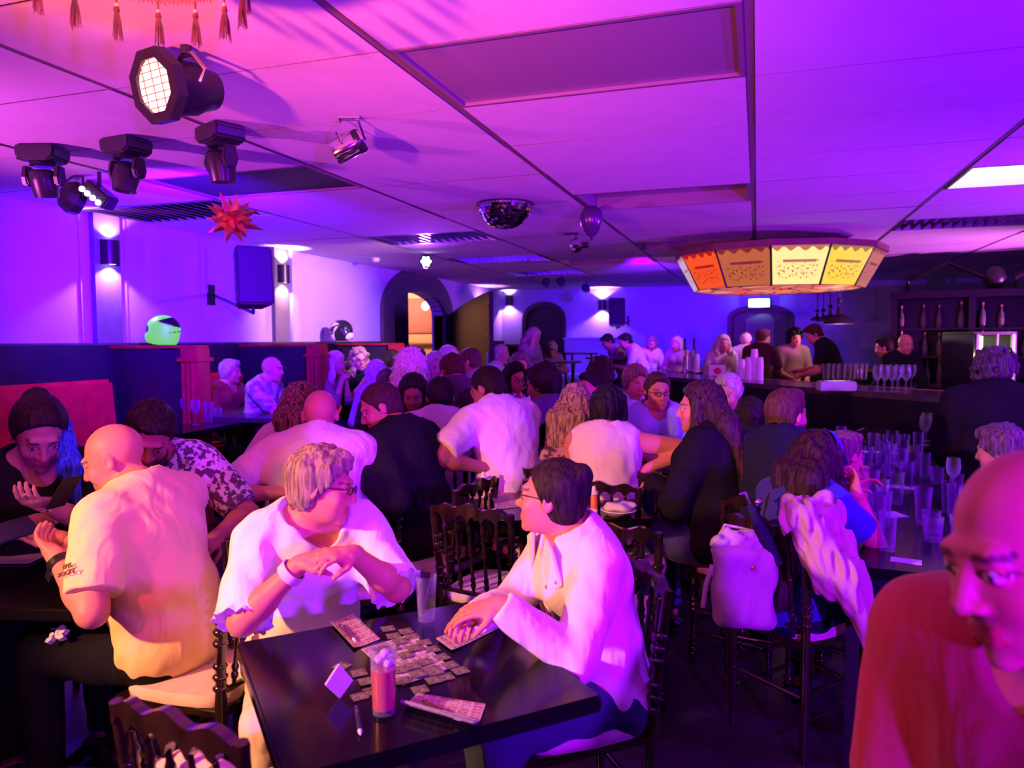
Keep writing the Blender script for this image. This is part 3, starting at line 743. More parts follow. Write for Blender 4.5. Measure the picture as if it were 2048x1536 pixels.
        B += hand_prims(W, hd_, hnn, s * (1.0 if male else .93), cu, q)
        jt[side] = (S, E, W, hd_, hnn)
        for t in (loose,):
            if sleeve > 0:
                a1 = min(1.0, sleeve); SL.append(p_cone(S, S + (E - S) * a1, .056 * s * am + t, (.056 + (.044 - .056) * a1) * s * am + t * 1.25, .03, flat=sleeve < 1))
                if sleeve > 1: SL.append(p_cone(E, E + (W - E) * min(1, sleeve - 1), .044 * s * am + t, .031 * s + t * .9, .02, flat=True))
    # legs
    LG = []; FT = []
    for side, q in (('R', 1), ('L', -1)):
        Hp = P0 + br * q * .09 * s - U0 * .01
        if stand: Ft = np.array([P0[0], P0[1], .09]) + br * q * .10 + bf * .02; K, Ft = ik(Hp, Ft, (hipz - .09) * .51, (hipz - .09) * .51, bf)
        else:
            kn = (knees or {}).get(side)
            K = P0 + bf * .40 * s + br * q * .13 + U0 * .0 if kn is None else P0 + br * kn[0] * s + bf * kn[1] * s + U0 * kn[2] * s
            if K[2] > .56: K[2] = .56
            ft = (feet or {}).get(side)
            Ft = np.array([K[0], K[1], .09]) - bf * .04 + br * q * .02 if ft is None else np.array([P0[0], P0[1], .09]) + br * ft[0] + bf * ft[1] + U0 * (ft[2] if len(ft) > 2 else 0)
            if seat > .6: Ft[2] += seat - .47
        B.append(p_cone(Hp, K, .086 * s * b ** .6, .056 * s, .05)); B.append(p_cone(K, K + (Ft - K) * .35, .056 * s, .054 * s, .02)); B.append(p_cone(K + (Ft - K) * .3, Ft, .054 * s, .036 * s, .02))
        B.append(p_ell(Ft + bf * .06 - U0 * .045, (.042, .12, .040), np.stack([br, bf, U0], 1), .02))
        for t in (.014,):
            LG.append(p_cone(Hp, K, .088 * s * b ** .6 + t, .058 * s + t, .04)); LG.append(p_cone(K, K + (Ft - K) * .93, .058 * s + t, .042 * s + t, .02, flat=True))
        FT.append(p_ell(Ft + bf * .06 - U0 * .045, (.050, .135, .048), np.stack([br, bf, U0], 1), .02))
    sk = np.array(SKINS[skin] if isinstance(skin, str) else skin)
    def colr(V):
        L = (V - Hc) @ HA / s; C = np.tile(np.r_[sk, 1.0], (len(V), 1)); x, y, z = L.T; ax_ = np.abs(x)
        rosy = np.exp(-(((ax_ - .036) / .02) ** 2 + ((z + .03) / .02) ** 2)) * (y > .03); C[:, 0] += .05 * rosy; C[:, 1] -= .03 * rosy
        lips = (ax_ < .024) & (z < -.0535) & (z > -.0785) & (y > .078); C[lips, :3] = sk * np.array([.85, .45, .5])
        brow = (ax_ > .014) & (ax_ < .048) & (np.abs(z - (.027 - (ax_ - .03) ** 2 * 6)) < .0045) & (y > .055); hc = np.array(hair[1] if hair else (.05, .03, .02)) * .7 + .015; C[brow, :3] = hc * .6 + sk * .15
        e_ = ((ax_ - .031) / .013) ** 2 + ((z - .005) / .0058) ** 2
        eye = (e_ < 1) & (y > .068); C[eye, :3] = (.72, .68, .66)
        iris = ((ax_ - .031) ** 2 + (z - .005) ** 2 < .0056 ** 2) & (y > .068); C[iris, :3] = (.03, .02, .02)
        lash = (e_ >= 1) & (e_ < 1.9) & (z > .004) & (y > .062); C[lash, :3] = sk * .35
        if beard is not None:
            bd = (y > -.005 + .5 * np.maximum(0, z + .04)) & (z < -.042 - .0) & ~lips & (z > -.135) & (ax_ < .075) & ~((z > -.05) & (ax_ < .05)); C[bd, :3] = np.array(beard) * .75 + sk * .15
        if hair and hair[0] in ('buzz', 'fringe') and len(hair) > 2: pass
        np.clip(C, 0.005, .95, out=C); return C
    fn = list(fine or [])
    if not fine:
        fn = [(Hc, .135 * s, h * (.72 if near else .8))]
        if near: fn += [(jt[q][2] + jt[q][3] * .07, .10, h * .72) for q in ('R', 'L')]
    body_o = sdf_obj('body', B, h, MT['skin'], e, fn, root, colr)
    # clothes
    tm = top[0] if not isinstance(top[0], tuple) or True else top[0]
    if not bare:
        tmat = cloth(*top); C = torso(loose) + SL
        C += [p_half(P0 + u1 * hem * s, -u1 if not stand else -U0)]
        nd_ = nv(u3 * .9 + bf * .35)
        C.append(p_ell(P3 + u3 * .045 * s + bf * .012, (neck * s, neck * s, .075 * s), fr(nd_), .01, 's'))
        if neck > .08: C.append(p_ell(P3 + bf * .085 * s + u3 * .0 * s, (neck * .62 * s, .07 * s, neck * .9 * s), fr(u3), .01, 's'))
        if wrinkle or d < 5:
            a_ = wrinkle or .0022
            C.append(p_wave(a_, seed, 30, 9, (1, 1, .6))); C.append(p_wave(a_ * .55, seed + 1, 75, 11, (1, 1, .8)))
        sdf_obj('top', C, h * (1.0 if near else 1.1), tmat, e, (), root)
    bm_ = cloth(*bottom)
    tt = .006
    C = [p_ell(P0 - u1 * .01, ((.165 if male else .175) * b * s + tt, .120 * b * s + tt, .105 * s), fr(u1), .05)] + LG
    if d < 4: C.append(p_wave(.003, seed + 5, 45, 6))
    sdf_obj('trousers', C, h * 1.35, bm_, e, (), root)
    sh = [p for p in FT]
    for q_, p in zip(('R', 'L'), FT): sdf_obj('shoe', [p, p_half((0, 0, .004), (0, 0, -1))] if not stand else [p], .016, MT['black'], e, (), root)
    # hair
    if hair and hair[0] != 'bald':
        stl = hair[0]; hm = hairmat(*hair[1:3]); K_ = []
        hh_ = hh or (h * .9 if near else h * .85)
        t = {'short': .011, 'buzz': .005, 'fringe': .010, 'long': .017, 'bob': .020, 'curly': .030, 'bun': .013, 'pony': .010, 'curlylong': .03, 'crop': .020}[stl]
        K_.append(p_ell(H(0, -.018, .030 + t * .3), ((.0755 + t) * s, (.094 + t) * s, (.088 + t) * s), HR, .0))
        if stl in ('short', 'buzz', 'bun', 'pony', 'crop'):
            K_.append(p_ell(H(0, -.050, -.030), ((.066 + t * .6) * s, (.052 + t * .6) * s, .055 * s), HR, .02))
        def hp(x, y, z, nx, ny, nz): return p_half(H(x, y, z), HA @ np.array([nx, ny, nz]))
        cutf = hp(0, .068, .078, 0, .86, -.50)
        if stl == 'fringe': K_.append(p_half(H(0, -.03, .045), HA @ np.array([0, .55, .83]))); K_.append(hp(0, -.0, -.02, 0, .75, -.66))
        elif stl in ('short', 'buzz', 'bun', 'pony'): K_.append(hp(0, .066, .084, 0, .857, -.514)); 
        elif stl == 'crop': K_.append(hp(0, .074, .070, 0, .84, -.54))
        elif stl in ('long', 'bob', 'curly', 'curlylong'): 
            K_.append(cutf)
        D_ = []
        if stl in ('long', 'curlylong'):
            ln = hair[3] if len(hair) > 3 else .30
            dn = nv(HA[:, 2] * -.35 - U0 * .8)
            for q in (-1, 1):
                a = H(q * .072, .012, .02); m_ = a + dn * .14 * s + HA[:, 0] * q * .018; z_ = m_ + dn * (ln - .10) * s - HA[:, 1] * .02
                D_ += [p_cone(a, m_, .026 * s, .040 * s, .03), p_cone(m_, z_, .040 * s, .030 * s, .03)]
            fb = fr(u2)[:, 1]; a = H(0, -.062, .0); m_ = P3 + u3 * .03 * s - fb * .075 * s; z_ = P3 - u2 * max(.03, ln - .15) * s - fb * (.112 * b + .022) * s
            for q in (-.045, 0, .045): D_ += [p_cone(a + HA[:, 0] * q, m_ + HA[:, 0] * q * 1.4, .058 * s, .058 * s, .03), p_cone(m_ + HA[:, 0] * q * 1.4, z_ + HA[:, 0] * q * 1.6, .056 * s, .030 * s, .03)]
        if stl == 'bob':
            for q in (-1, 1): D_ += [p_cone(H(q * .074, -.005, .02), H(q * .074, .004, -.075), .030 * s, .030 * s, .03)]
            D_ += [p_cone(H(0, -.06, .0), H(0, -.055, -.085), .07 * s, .06 * s, .03)]
        if stl == 'curly': D_ += [p_ell(H(0, -.045, -.02), (.10 * s, .075 * s, .085 * s), HR, .03), p_ell(H(.0, .03, .10), (.06 * s, .05 * s, .04 * s), HR, .03)]
        if stl == 'bun': D_ += [p_ell(H(0, -.088, .082), (.044 * s, .042 * s, .042 * s), HR, .010)]
        if stl == 'pony': D_ += [p_cone(H(0, -.10, .04), H(0, -.15, -.02), .022 * s, .034 * s, .02), p_cone(H(0, -.15, -.02), H(0, -.15, -.16), .034 * s, .018 * s, .02)]
        if stl == 'short' or stl == 'crop': D_ += [p_ell(H(0, .045, .105), (.052 * s, .045 * s, .022 * s), HR, .02)]
        K_ += D_
        amp = {'curly': .012, 'curlylong': .014, 'long': .005, 'bob': .005, 'short': .0035, 'crop': .005}.get(stl, .0015)
        K_.append(p_wave(amp, seed + 3, 120 if 'curly' in stl else 170, 7, (1, 1, .12 if 'curly' not in stl else .8)))
        if stl in ('long', 'bob', 'curlylong', 'curly'):      # keep the face clear
            K_.append(p_ell(H(0, .095, -.035), (.060 * s, .085 * s, .090 * s), HR, .01, 's'))
        sdf_obj('hair', K_, hh_, hm, e, (), root)
    if beard is not None and near is False and False: pass
    # small things worn
    def put(name, mb, m): return mb.build(name, m, e, smooth=True)
    R3m = Matrix([[HA[i, j] for j in range(3)] for i in range(3)])
    if 'glasses' in acc:
        g = MB()
        for q in (-1, 1):
            pts = [H(q * .032 + .021 * math.cos(a), .1015 - .25 * abs(q * .032 + .021 * math.cos(a)) ** 1.5, .004 + .0135 * np.sign(math.sin(a)) * abs(math.sin(a)) ** .7) - root for a in np.linspace(0, 2 * math.pi, 15)]
            g.tube(pts, .0022 if near else .0028, 6); g.tube([H(q * .052, .094, .008) - root, H(q * .076, .03, .008) - root, H(q * .080, -.015, .004) - root], .0020 if near else .0026, 6)
        g.tube([H(-.011, .1015, .008) - root, H(.011, .1015, .008) - root], .0024, 6); put('glasses', g, GLS)
    for k, nm, rr, wd, mm in (('watchR', 'watch', .034, .022, WATCH), ('watchL', 'watch', .034, .022, WATCH), ('bandL', 'wristband', .0335, .026, MT['paper']), ('bandR', 'wristband', .0335, .026, MT['paper'])):
        if k in acc:
            S_, E_, W_ = jt[k[-1]][:3]; ax_ = nv(W_ - E_); c_ = W_ - ax_ * .035 - root; q_ = Vector(ax_).to_track_quat('Z', 'Y').to_matrix()
            mb = MB().lathe([(rr, -wd / 2), (rr + .004, -wd / 2), (rr + .004, wd / 2), (rr, wd / 2), (rr, -wd / 2)], 18, c_, q_, cap=False)
            if nm == 'watch': mb.box(c_ + np.array(-jt[k[-1]][4]) * (rr + .004), (.03, .03, .03), q_)
            put(nm, mb, mm)
    if cap:
        C = [p_ell(H(0, -.016, .045), (.086 * s, .104 * s, .090 * s), HR, .0), p_half(H(0, 0, .035), -HA[:, 2])]
        C2 = [p_ell(H(0, .11, .045), (.065 * s, .065 * s, .012 * s), HR, .01)]
        sdf_obj('cap', C + C2, h, cloth(cap), e, (), root)
    return e, dict(P0=P0, P1=P1, P2=P2, P3=P3, Hc=Hc, HA=HA, s=s, br=br, bf=bf, jt=jt, root=root, u3=u3, u1=u1, u2=u2, H=H, e=e, fr=fr, seat=hipz - .09)
# ================================================================== CHAIRS
def hz(deg):
    d = heading_dir(deg); return math.atan2(-d[0], d[1])
def turned(z0, z1, r, rings, n=8):
    """profile of a turned stick with bead rings"""
    pr = [(r * .8, z0)]
    L = z1 - z0
    for t in sorted(rings):
        z = z0 + L * t; w_ = .009
        pr += [(r, z - w_ * 1.6), (r * 1.55, z - w_ * .5), (r * 1.55, z + w_ * .5), (r, z + w_ * 1.6)]
    pr.append((r * .9, z1)); return pr
def make_chair(label):
    t = thing('dining_chair', (0, 0, 0), label, 'chair', 'napoleon chairs around the tables')
    m = MT['chair']
    for q in (-1, 1):
        MB().lathe(turned(0, .43, .016, (.12, .18, .24, .62, .68, .74, .92)), 10, (q * .175, .175, 0)).build('front_leg', m, t, smooth=True)
        pr = [(q * .165, -.185, 0), (q * .168, -.185, .44), (q * .176, -.195, .60), (q * .185, -.225, .86)]
        mb = MB().tube(pr, [.015, .018, .016, .015], 8)
        for z in (.52, .555, .59, .66, .695, .73):
            f_ = (z - .44) / .42; mb.lathe([(.015, -.012), (.023, -.004), (.023, .004), (.015, .012)], 8, (q * (.168 + .017 * f_), -.186 - .036 * f_ * f_, z), cap=False)
        mb.build('back_post', m, t, smooth=True)
        for z in (.16, .26): MB().tube([(q * .172, .17, z), (q * .167, -.18, z)], .009, 8).build('side_stretcher', m, t, smooth=True)
    for z in (.20, .30): MB().tube([(-.172, .175, z), (-.06, .175, z), (-.055, .175, z), (.055, .175, z), (.06, .175, z), (.172, .175, z)], [.009, .009, .0125, .0125, .009, .009], 8).build('front_stretcher', m, t, smooth=True)
    MB().tube([(-.165, -.183, .24), (.165, -.183, .24)], .009, 8).build('rear_stretcher', m, t, smooth=True)
    MB().prism([(-.20, .20), (.20, .20), (.178, -.20), (-.178, -.20)], 2, .425, .452).build('seat_frame', m, t, bevel=.006)
    pad = MB(); n = 20
    def ring(sx, z): return [(sx * .193 * np.sign(math.cos(a)) * abs(math.cos(a)) ** .45 * (1 - .04 * (math.sin(a) < 0)), sx * .19 * np.sign(math.sin(a)) * abs(math.sin(a)) ** .45, z) for a in np.linspace(0, 2 * math.pi, n, endpoint=False)]
    rr = [ring(1, .452), ring(1.02, .47), ring(.97, .487), ring(.7, .494), ring(.02, .496)]
    v = [p for r_ in rr for p in r_]; f = [(i * n + k, i * n + (k + 1) % n, (i + 1) * n + (k + 1) % n, (i + 1) * n + k) for i in range(4) for k in range(n)] + [tuple(range(n))]
    pad.add(v, f).build('seat_cushion', MT['seatpad'], t, smooth=True)
    # crest rail: waved top, scalloped underside
    sx = [-.124, -.062, 0, .062, .124]; X = np.linspace(-.192, .192, 37)
    top_ = [(x, .856 + .026 * (1 - (x / .192) ** 2) + .009 * math.cos(x / .192 * 3 * math.pi) + (.006 if abs(x) > .18 else 0)) for x in X]
    bot = [(x, .802 + .040 * abs(math.sin((x + .186) / .062 * math.pi)) ** .6 - (.0)) for x in X]
    th = .013; mb = MB(); ccy = lambda x: -.222 - .022 * (1 - (x / .19) ** 2)
    for s_ in (-1, 1): mb.strip([(x, ccy(x) + s_ * th, z) for x, z in top_], [(x, ccy(x) + s_ * th, z) for x, z in bot])
    mb.strip([(x, ccy(x) - th, z) for x, z in top_], [(x, ccy(x) + th, z) for x, z in top_]); mb.strip([(x, ccy(x) - th, z) for x, z in bot], [(x, ccy(x) + th, z) for x, z in bot])
    for x, z, z2 in ((X[0], top_[0][1], bot[0][1]), (X[-1], top_[-1][1], bot[-1][1])):
        mb.add([(x, ccy(x) - th, z), (x, ccy(x) + th, z), (x, ccy(x) + th, z2), (x, ccy(x) - th, z2)], [(0, 1, 2, 3)])
    mb.build('crest_rail', m, t, smooth=True)
    MB().tube([(-.168, -.19, .505), (0, -.205, .505), (.168, -.19, .505)], .010, 8).build('lower_rail', m, t, smooth=True)
    for x in sx:
        y0, y1 = -.203 + .012 * (x / .17) ** 2, ccy(x); L = math.hypot(y1 - y0, .31); q_ = Vector((0, y1 - y0, .31)).to_track_quat('Z', 'Y').to_matrix()
        MB().lathe(turned(0, L, .0075, (.12, .20, .55, .62, .88)), 8, (x, y0, .505), q_).build('spindle', m, t, smooth=True)
    return t
_c0 = [None]
def chair(x, y, hd, label, z=0.0):
    if _c0[0] is None:
        c = make_chair(label); _c0[0] = c; c.location = (x, y, z); c.rotation_euler = (0, 0, hz(hd)); return c
    return dup(_c0[0], (x, y, z), hz(hd), label)
def chair_for(J, label, back=.0, hd=None):
    """chair under a seated person"""
    f = J['bf']; c = J['P0'] + f * (.02 - back)
    a = math.degrees(math.atan2(f @ Rv, f @ F0)) if hd is None else hd
    return chair(c[0], c[1], a, label)

# ================================================================== TABLES
def square_table(x, y, rz, label, sx=.7, sy=.7, z=.75, m='tabletop', name='square_table', foot=True):
    t = thing(name, (x, y, 0), label, 'table', None, rz)
    MB().box((0, 0, z - .02), (sx, sy, .04)).build('tabletop', MT[m], t, bevel=.006)
    if foot:
        MB().lathe([(.035, .03), (.035, z - .05)], 14).build('column', MT['blackm'], t, smooth=True)
        b = MB().box((0, 0, .015), (.46, .07, .03)); b.build('foot_bar', MT['blackm'], t, bevel=.006)
        MB().box((0, 0, .015), (.07, .46, .03)).build('foot_bar', MT['blackm'], t, bevel=.006)
        MB().box((0, 0, z - .045), (.3, .3, .01)).build('mounting_plate', MT['blackm'], t)
    else:
        for a in (-1, 1):
            for b in (-1, 1): MB().box((a * (sx / 2 - .05), b * (sy / 2 - .05), (z - .04) / 2), (.045, .045, z - .04)).build('leg', MT['blackm'], t)
    return t
def round_table(x, y, z, r, label, base=0.0):
    t = thing('round_table', (x, y, base), label, 'table')
    MB().lathe([(0, z - base - .03), (r, z - base - .03), (r, z - base), (0, z - base)], 28).build('tabletop', MT['tablegrey'], t)
    for k in range(3):
        a = k * 2.1 + .5; MB().tube([(r * .72 * math.cos(a), r * .72 * math.sin(a), z - base - .03), (r * .62 * math.cos(a), r * .62 * math.sin(a), .3), (r * .75 * math.cos(a), r * .75 * math.sin(a), 0)], .018, 8).build('leg', MT['blackm'], t, smooth=True)
    return t
R45 = math.radians(45)
T0 = square_table(-.815, 1.616, R45, 'small square black table nearest the camera, with bingo sheets on it', .70, .70)
a = PZ(192, 1188, .75); T1 = square_table(a[0] - .40, a[1] + .12, math.radians(14), 'black table at the left edge where two people hold phones', .75, .70)
a = PZ(1085, 1010, .75); T2 = square_table(a[0], a[1], math.radians(20), 'empty-seated dark table with bingo daubers and a napkin bowl', .95, .62)
T3 = square_table(.71, 4.3, math.radians(-4), 'long dark table crowded with empty glasses at the right', .64, 3.0, foot=False, name='long_table')
a = PZ(1910, 905, .75); T9 = square_table(1.50, 6.32, math.radians(-8), 'dark table with flowers and wine glasses behind the crowded long table', .75, .75)
a = PZ(510, 818, .93); T4 = square_table(-4.12, a[1] - .15, math.radians(4), 'dark booth table before the bald man in the lilac shirt', .75, 1.15, z=.93, m='tablegrey', foot=False, name='booth_table')
a = PZ(700, 790, .93); T5 = square_table(-4.12, a[1] - .3, math.radians(4), 'dark booth table before the woman with clasped hands', .75, 1.05, z=.93, m='tablegrey', foot=False, name='booth_table')
a = PZ(405, 852, .90); T8 = square_table(a[0] - .2, a[1] - .1, math.radians(4), 'blue-lit table by the first booth partition', .75, .8, z=.90)
a = PZ(905, 850, .75); T6 = square_table(a[0], a[1], math.radians(10), 'middle table covered with papers and glasses', .8, 1.5, foot=False)
a = PZ(1120, 800, .75); T7 = square_table(a[0], a[1], math.radians(5), 'middle table behind the woman with long streaked hair', .8, 1.4, foot=False)
a = PZ(1330, 900, .75); T10 = square_table(a[0] - .1, a[1] + .25, math.radians(15), 'table between the lilac-shirted person and the long-haired woman', .7, .9)
a = PZ(700, 930, .75); T11 = square_table(a[0], a[1] + .25, math.radians(-5), 'table hidden behind the broad pink-shirted man', .7, .7)

# ================================================================== BOOTHS ALONG THE LEFT WALL
def bench(y0, y1, label):
    t = thing('booth_bench', (XL + .3, (y0 + y1) / 2, 0), label, 'bench')
    L = y1 - y0
    MB().box((.02, 0, .29), (.50, L, .58)).build('base', MT['wainscot'], t)
    n = max(2, int(L / .7))
    for k in range(n):
        MB().box((.04, -L / 2 + L * (k + .5) / n, .60), (.50, L / n - .012, .10)).build('seat_cushion', MT['redleather'], t, bevel=.03)
    MB().box((-.185, 0, .92), (.10, L - .02, .66), Matrix.Rotation(math.radians(-5), 3, 'Y')).build('backrest', MT['redleather'], t, bevel=.03)
    return t
def partition(y, label, x1=-4.33, top=1.50, posts=True):
    t = thing('booth_partition', (XL, y, 0), label, 'partition')
    w_ = x1 - XL
    MB().box((w_ / 2 - .05, 0, top / 2), (w_ - .1, .10, top)).build('panel', MT['wainscot'], t, bevel=.004)
    MB().box((w_ + .02, 0, top / 2), (.16, .16, top)).build('end_post', MT['redwood'], t, bevel=.006)
    for dx in (-.045, .0, .045):
        MB().tube([(w_ + .02 + dx, -.085, .1), (w_ + .02 + dx, -.085, top - .12)], .016, 8).build('half_column', MT['redwood'], t, smooth=True)
    for z in (top - .09, .6, .08): MB().box((w_ + .02, 0, z), (.19, .20, .03)).build('moulding', MT['redwood'], t)
    MB().box((w_ / 2 + .04, 0, top + .012), (w_ + .1, .16, .024)).build('cap', MT['redwood'], t, bevel=.004)
    return t
p1 = PX(392, 700, -4.3); p2 = PX(622, 690, -4.3); p3 = PX(790, 690, -4.3)
bench(1.2, p1[1] - .12, 'long red leather booth bench nearest the camera on the left wall')
bench(p1[1] + .12, p2[1] - .12, 'red leather booth bench behind the grey-haired pair')
bench(p2[1] + .12, p3[1] - .12, 'red leather booth bench behind the woman with clasped hands')
partition(p1[1], 'red-posted booth partition carrying the green helmet')
partition(p2[1], 'bright red-lit booth partition between two benches', -4.25)
partition(p3[1], 'red booth partition beside the big arched doorway', -4.3)
# far corner booth
cB = PD(1012, 720, 13.2)
t = thing('corner_booth', (cB[0], cB[1], 0), 'dark booth end with red turned posts in the far left corner', 'partition')
MB().box((0, 0, .72), (.62, .08, 1.44)).build('panel', MT['wainscot'], t)
for q in (-.36, -.29, .29, .36): MB().lathe(turned(0, 1.48, .028, (.1, .3, .5, .7, .92)), 10, (q, -.03, 0)).build('post', MT['redwood'], t, smooth=True)
MB().box((0, 0, 1.46), (.66, .12, .04)).build('cap_rail', MT['redwood'], t)
# ================================================================== RAISED PLATFORM AND FAR TABLES
st('floor_platform', MB().box(((-3.9 - .9) / 2 - .2, 13.0, .2), (3.6, 3.9, .4)), MT['floor'], label='raised platform under the far tables')
PF = .4
for (px, py, d, r, lab) in ((1115, 722, 11.2, .36, 'far round table with papers in front of the standing blonde woman'), (1152, 705, 12.9, .38, 'empty round table by the far low partition'),
                            (1218, 714, 12.0, .38, 'far round table where two men lean over papers'), (1312, 726, 12.3, .38, 'far round table of the pair facing the camera')):
    a = PD(px, py, d); round_table(a[0], a[1], a[2], r, lab, PF)
a = PY(1180, 700, YB - .35)
t = thing('low_partition', (a[0], YB - .12, PF), 'pale low bench back against the far wall', 'partition')
MB().box((0, 0, .58), (1.15, .08, 1.16)).build('panel', MT['wall'], t); MB().box((0, -.0, 1.18), (1.2, .14, .04)).build('cap', MT['wall'], t); MB().box((0, -.22, .24), (1.15, .44, .48)).build('seat', MT['wall'], t, bevel=.02)
# ================================================================== CEILING FIXTURES
# tasselled red lampshade close to the camera
c = PD(262, -60, 1.62); zb = PD(262, 12, 1.85)[2]
t = thing('fringed_lampshade', (c[0], c[1], zb), 'red fringed fabric lampshade with hanging tassels at the top edge', 'lamp')
MT['shade'] = noisy('red_shade', (.55, .03, .03), .8, 30, .3)
rs = .235
prof = [(rs, .012), (rs * .985, .03), (rs * .80, .12), (rs * .55, .18), (rs * .45, CH - zb - .075)]
MB().lathe(prof, 32, cap=False).build('shade', MT['shade'], t, smooth=True)
fr = MB(); random.seed(5)
for k in range(150):
    a = k / 150 * 2 * math.pi; fr.tube([(rs * math.cos(a), rs * math.sin(a), .022), ((rs + .004) * math.cos(a + .02), (rs + .004) * math.sin(a + .02), .005 + random.uniform(-.004, .004)), (rs * math.cos(a + .035), rs * math.sin(a + .035), .014)], .0022, 4)
o = fr.build('fringe', MT['shade'], t); o['kind'] = 'stuff'
MT['tassel'] = noisy('tassel_thread', (.055, .010, .012), .9, 40, .4); MT['bead'] = mat('amber_bead', (.5, .2, .12), .25)
for k in range(16):
    a = 2 * math.pi * (k + .35) / 16; bx, by = rs * math.cos(a), rs * math.sin(a)
    tb = MB().tube([(bx, by, .012), (bx, by, -.012)], .0025, 5)
    tb.lathe([(.004, -.034), (.0075, -.028), (.006, -.020), (.003, -.014)], 8, (bx, by, 0)); ob = None
    for j in range(14):
        b = j * 2.4; r0 = .0035; r1 = random.uniform(.006, .0145)
        tb.tube([(bx + r0 * math.cos(b), by + r0 * math.sin(b), -.03), (bx + r1 * .7 * math.cos(b), by + r1 * .7 * math.sin(b), -.055), (bx + r1 * math.cos(b), by + r1 * math.sin(b), -.088 - random.uniform(0, .014))], [.0022, .002, .0012], 4)
    tb.build('tassel', MT['tassel'], t)
    MB().ellipsoid((bx, by, -.016), (.006, .006, .007), 8, 6).build('bead', MT['bead'], t, smooth=True)
MB().ellipsoid((0, 0, .10), (.04, .04, .05)).build('bulb', mat('warm_bulb', (1, .8, .5), .4, emit=(1, .5, .2), es=12), t, smooth=True)
point('lampshade_lamp', (c[0], c[1], zb + .10), (1.0, .40, .12), 9, .05)
point('lampshade_uplight', (c[0], c[1], CH - .055), (1.0, .42, .10), 16, .03)
# PAR can, glowing
MT['par'] = mat('par_black', (.02, .018, .02), .35); MT['parlens'] = mat('par_glow', (1, .95, .8), .3, emit=(1.0, .88, .52), es=1.9)
cc = np.array(PD(312, 172, 2.62)); look = nv(-Rv * .50 - F0 * .84 - U0 * .20)
t = thing('stage_lamp', cc, 'large lit stage lamp with a glowing octagonal front', 'stage light')
Q = Vector(-look).to_track_quat('Z', 'Y').to_matrix()
def at_(v): return Q @ Vector(v)
def rotb(mb): 
    mb.v = [tuple(Q @ Vector(p)) for p in mb.v]; return mb
rotb(MB().lathe([(.098, -.005), (.10, .03), (.098, .06), (.094, .15), (.078, .19), (.07, .235), (.03, .245), (0, .245)], 24, cap=False)).build('can', MT['par'], t, smooth=True)
oc = [(.132 * math.cos(math.pi / 8 + k * math.pi / 4), .132 * math.sin(math.pi / 8 + k * math.pi / 4)) for k in range(8)]
ic = [(.094 * math.cos(math.pi / 8 + k * math.pi / 16 * .5 * 4), .094 * math.sin(math.pi / 8 + k * math.pi / 16 * .5 * 4)) for k in range(16)]
ff = MB(); A = [(x, y, -.012) for x, y in oc] + [(oc[0][0], oc[0][1], -.012)]; I = [(x * .72, y * .72, -.012) for x, y in oc] + [(oc[0][0] * .72, oc[0][1] * .72, -.012)]
ff.strip(A, I); ff.strip([(x, y, .03) for x, y, z in A], [(x, y, .03) for x, y, z in I]); ff.strip(A, [(x, y, .03) for x, y, z in A]); ff.strip(I, [(x, y, .03) for x, y, z in I])
rotb(ff).build('octagonal_frame', MT['par'], t)
rotb(MB().lathe([(0, -.004), (.05, -.006), (.092, .0), (.092, .01), (0, .01)], 24)).build('lens', MT['parlens'], t, smooth=True)
gr = MB()
for k in range(-3, 4):
    w_ = math.sqrt(max(.0925 ** 2 - (k * .024) ** 2, 0)); gr.box((0, k * .024, -.009), (2 * w_, .0022, .003))
    if k % 2 == 0: gr.box((k * .024, 0, -.009), (.0022, 2 * w_, .003))
o = rotb(gr).build('lens_grid', MT['gold'], t)
yk = MB(); mt = np.array(PZ(372, 92, CH)) - cc
sx = Vector(at_((1, 0, 0)))
e1, e2 = sx * .125 + Vector(at_((0, 0, .09))), -sx * .125 + Vector(at_((0, 0, .09)))
topc = Vector(mt) - Vector((0, 0, .03))
yk.tube([e1, e1 * .75 + topc * .35 + sx * .03, topc + sx * .03, topc, topc - sx * .03, e2 * .75 + topc * .35 - sx * .03, e2], .009, 6); yk.build('yoke', MT['steel'], t, smooth=True)
MB().tube([topc, Vector(mt)], .02, 10).build('ceiling_clamp', MT['par'], t)
spot('stage_lamp_beam', cc + look * .06, cc + look * 3, (1, .70, .35), 10, 70, .4, .09)
# moving heads
def moving_head(px, py, label, tilt, pan):
    p = PZ(px, py, CH); t = thing('moving_head', (p[0], p[1], CH), label, 'stage light', 'moving heads under the ceiling', pan); t.scale = (.88, .88, .70)
    MB().prism([(-.11, 0), (.11, 0), (.125, -.03), (.115, -.10), (.08, -.125), (-.08, -.125), (-.115, -.10), (-.125, -.03)], 1, -.09, .09).build('base', MT['par'], t, bevel=.012)
    MB().lathe([(.07, -.125), (.075, -.15), (.06, -.155)], 16).build('pan_ring', MT['blackm'], t)
    for q in (-1, 1): MB().prism([(-.03, -.15), (.03, -.15), (.045, -.24), (.03, -.30), (-.03, -.30), (-.045, -.24)], 0, q * .098 - .018, q * .098 + .018).build('yoke_arm', MT['par'], t, bevel=.008)
    hdm = MB().lathe([(.0, .085), (.05, .082), (.072, .06), (.078, 0), (.07, -.09), (.066, -.125), (.052, -.125), (.05, -.118), (0, -.118)], 20)
    R_ = Matrix.Rotation(math.radians(tilt), 3, 'X'); hdm.v = [tuple(R_ @ Vector(v) + Vector((0, 0, -.26))) for v in hdm.v]
    hdm.build('head', MT['par'], t, smooth=True)
    cb = MB(); cb.tube([(-.11, .02, -.05), (-.17, .03, -.03), (-.18, .03, -.08), (-.13, .03, -.10), (-.10, .02, -.07)], .006, 6); cb.build('cable', MT['black'], t, smooth=True)
    return t
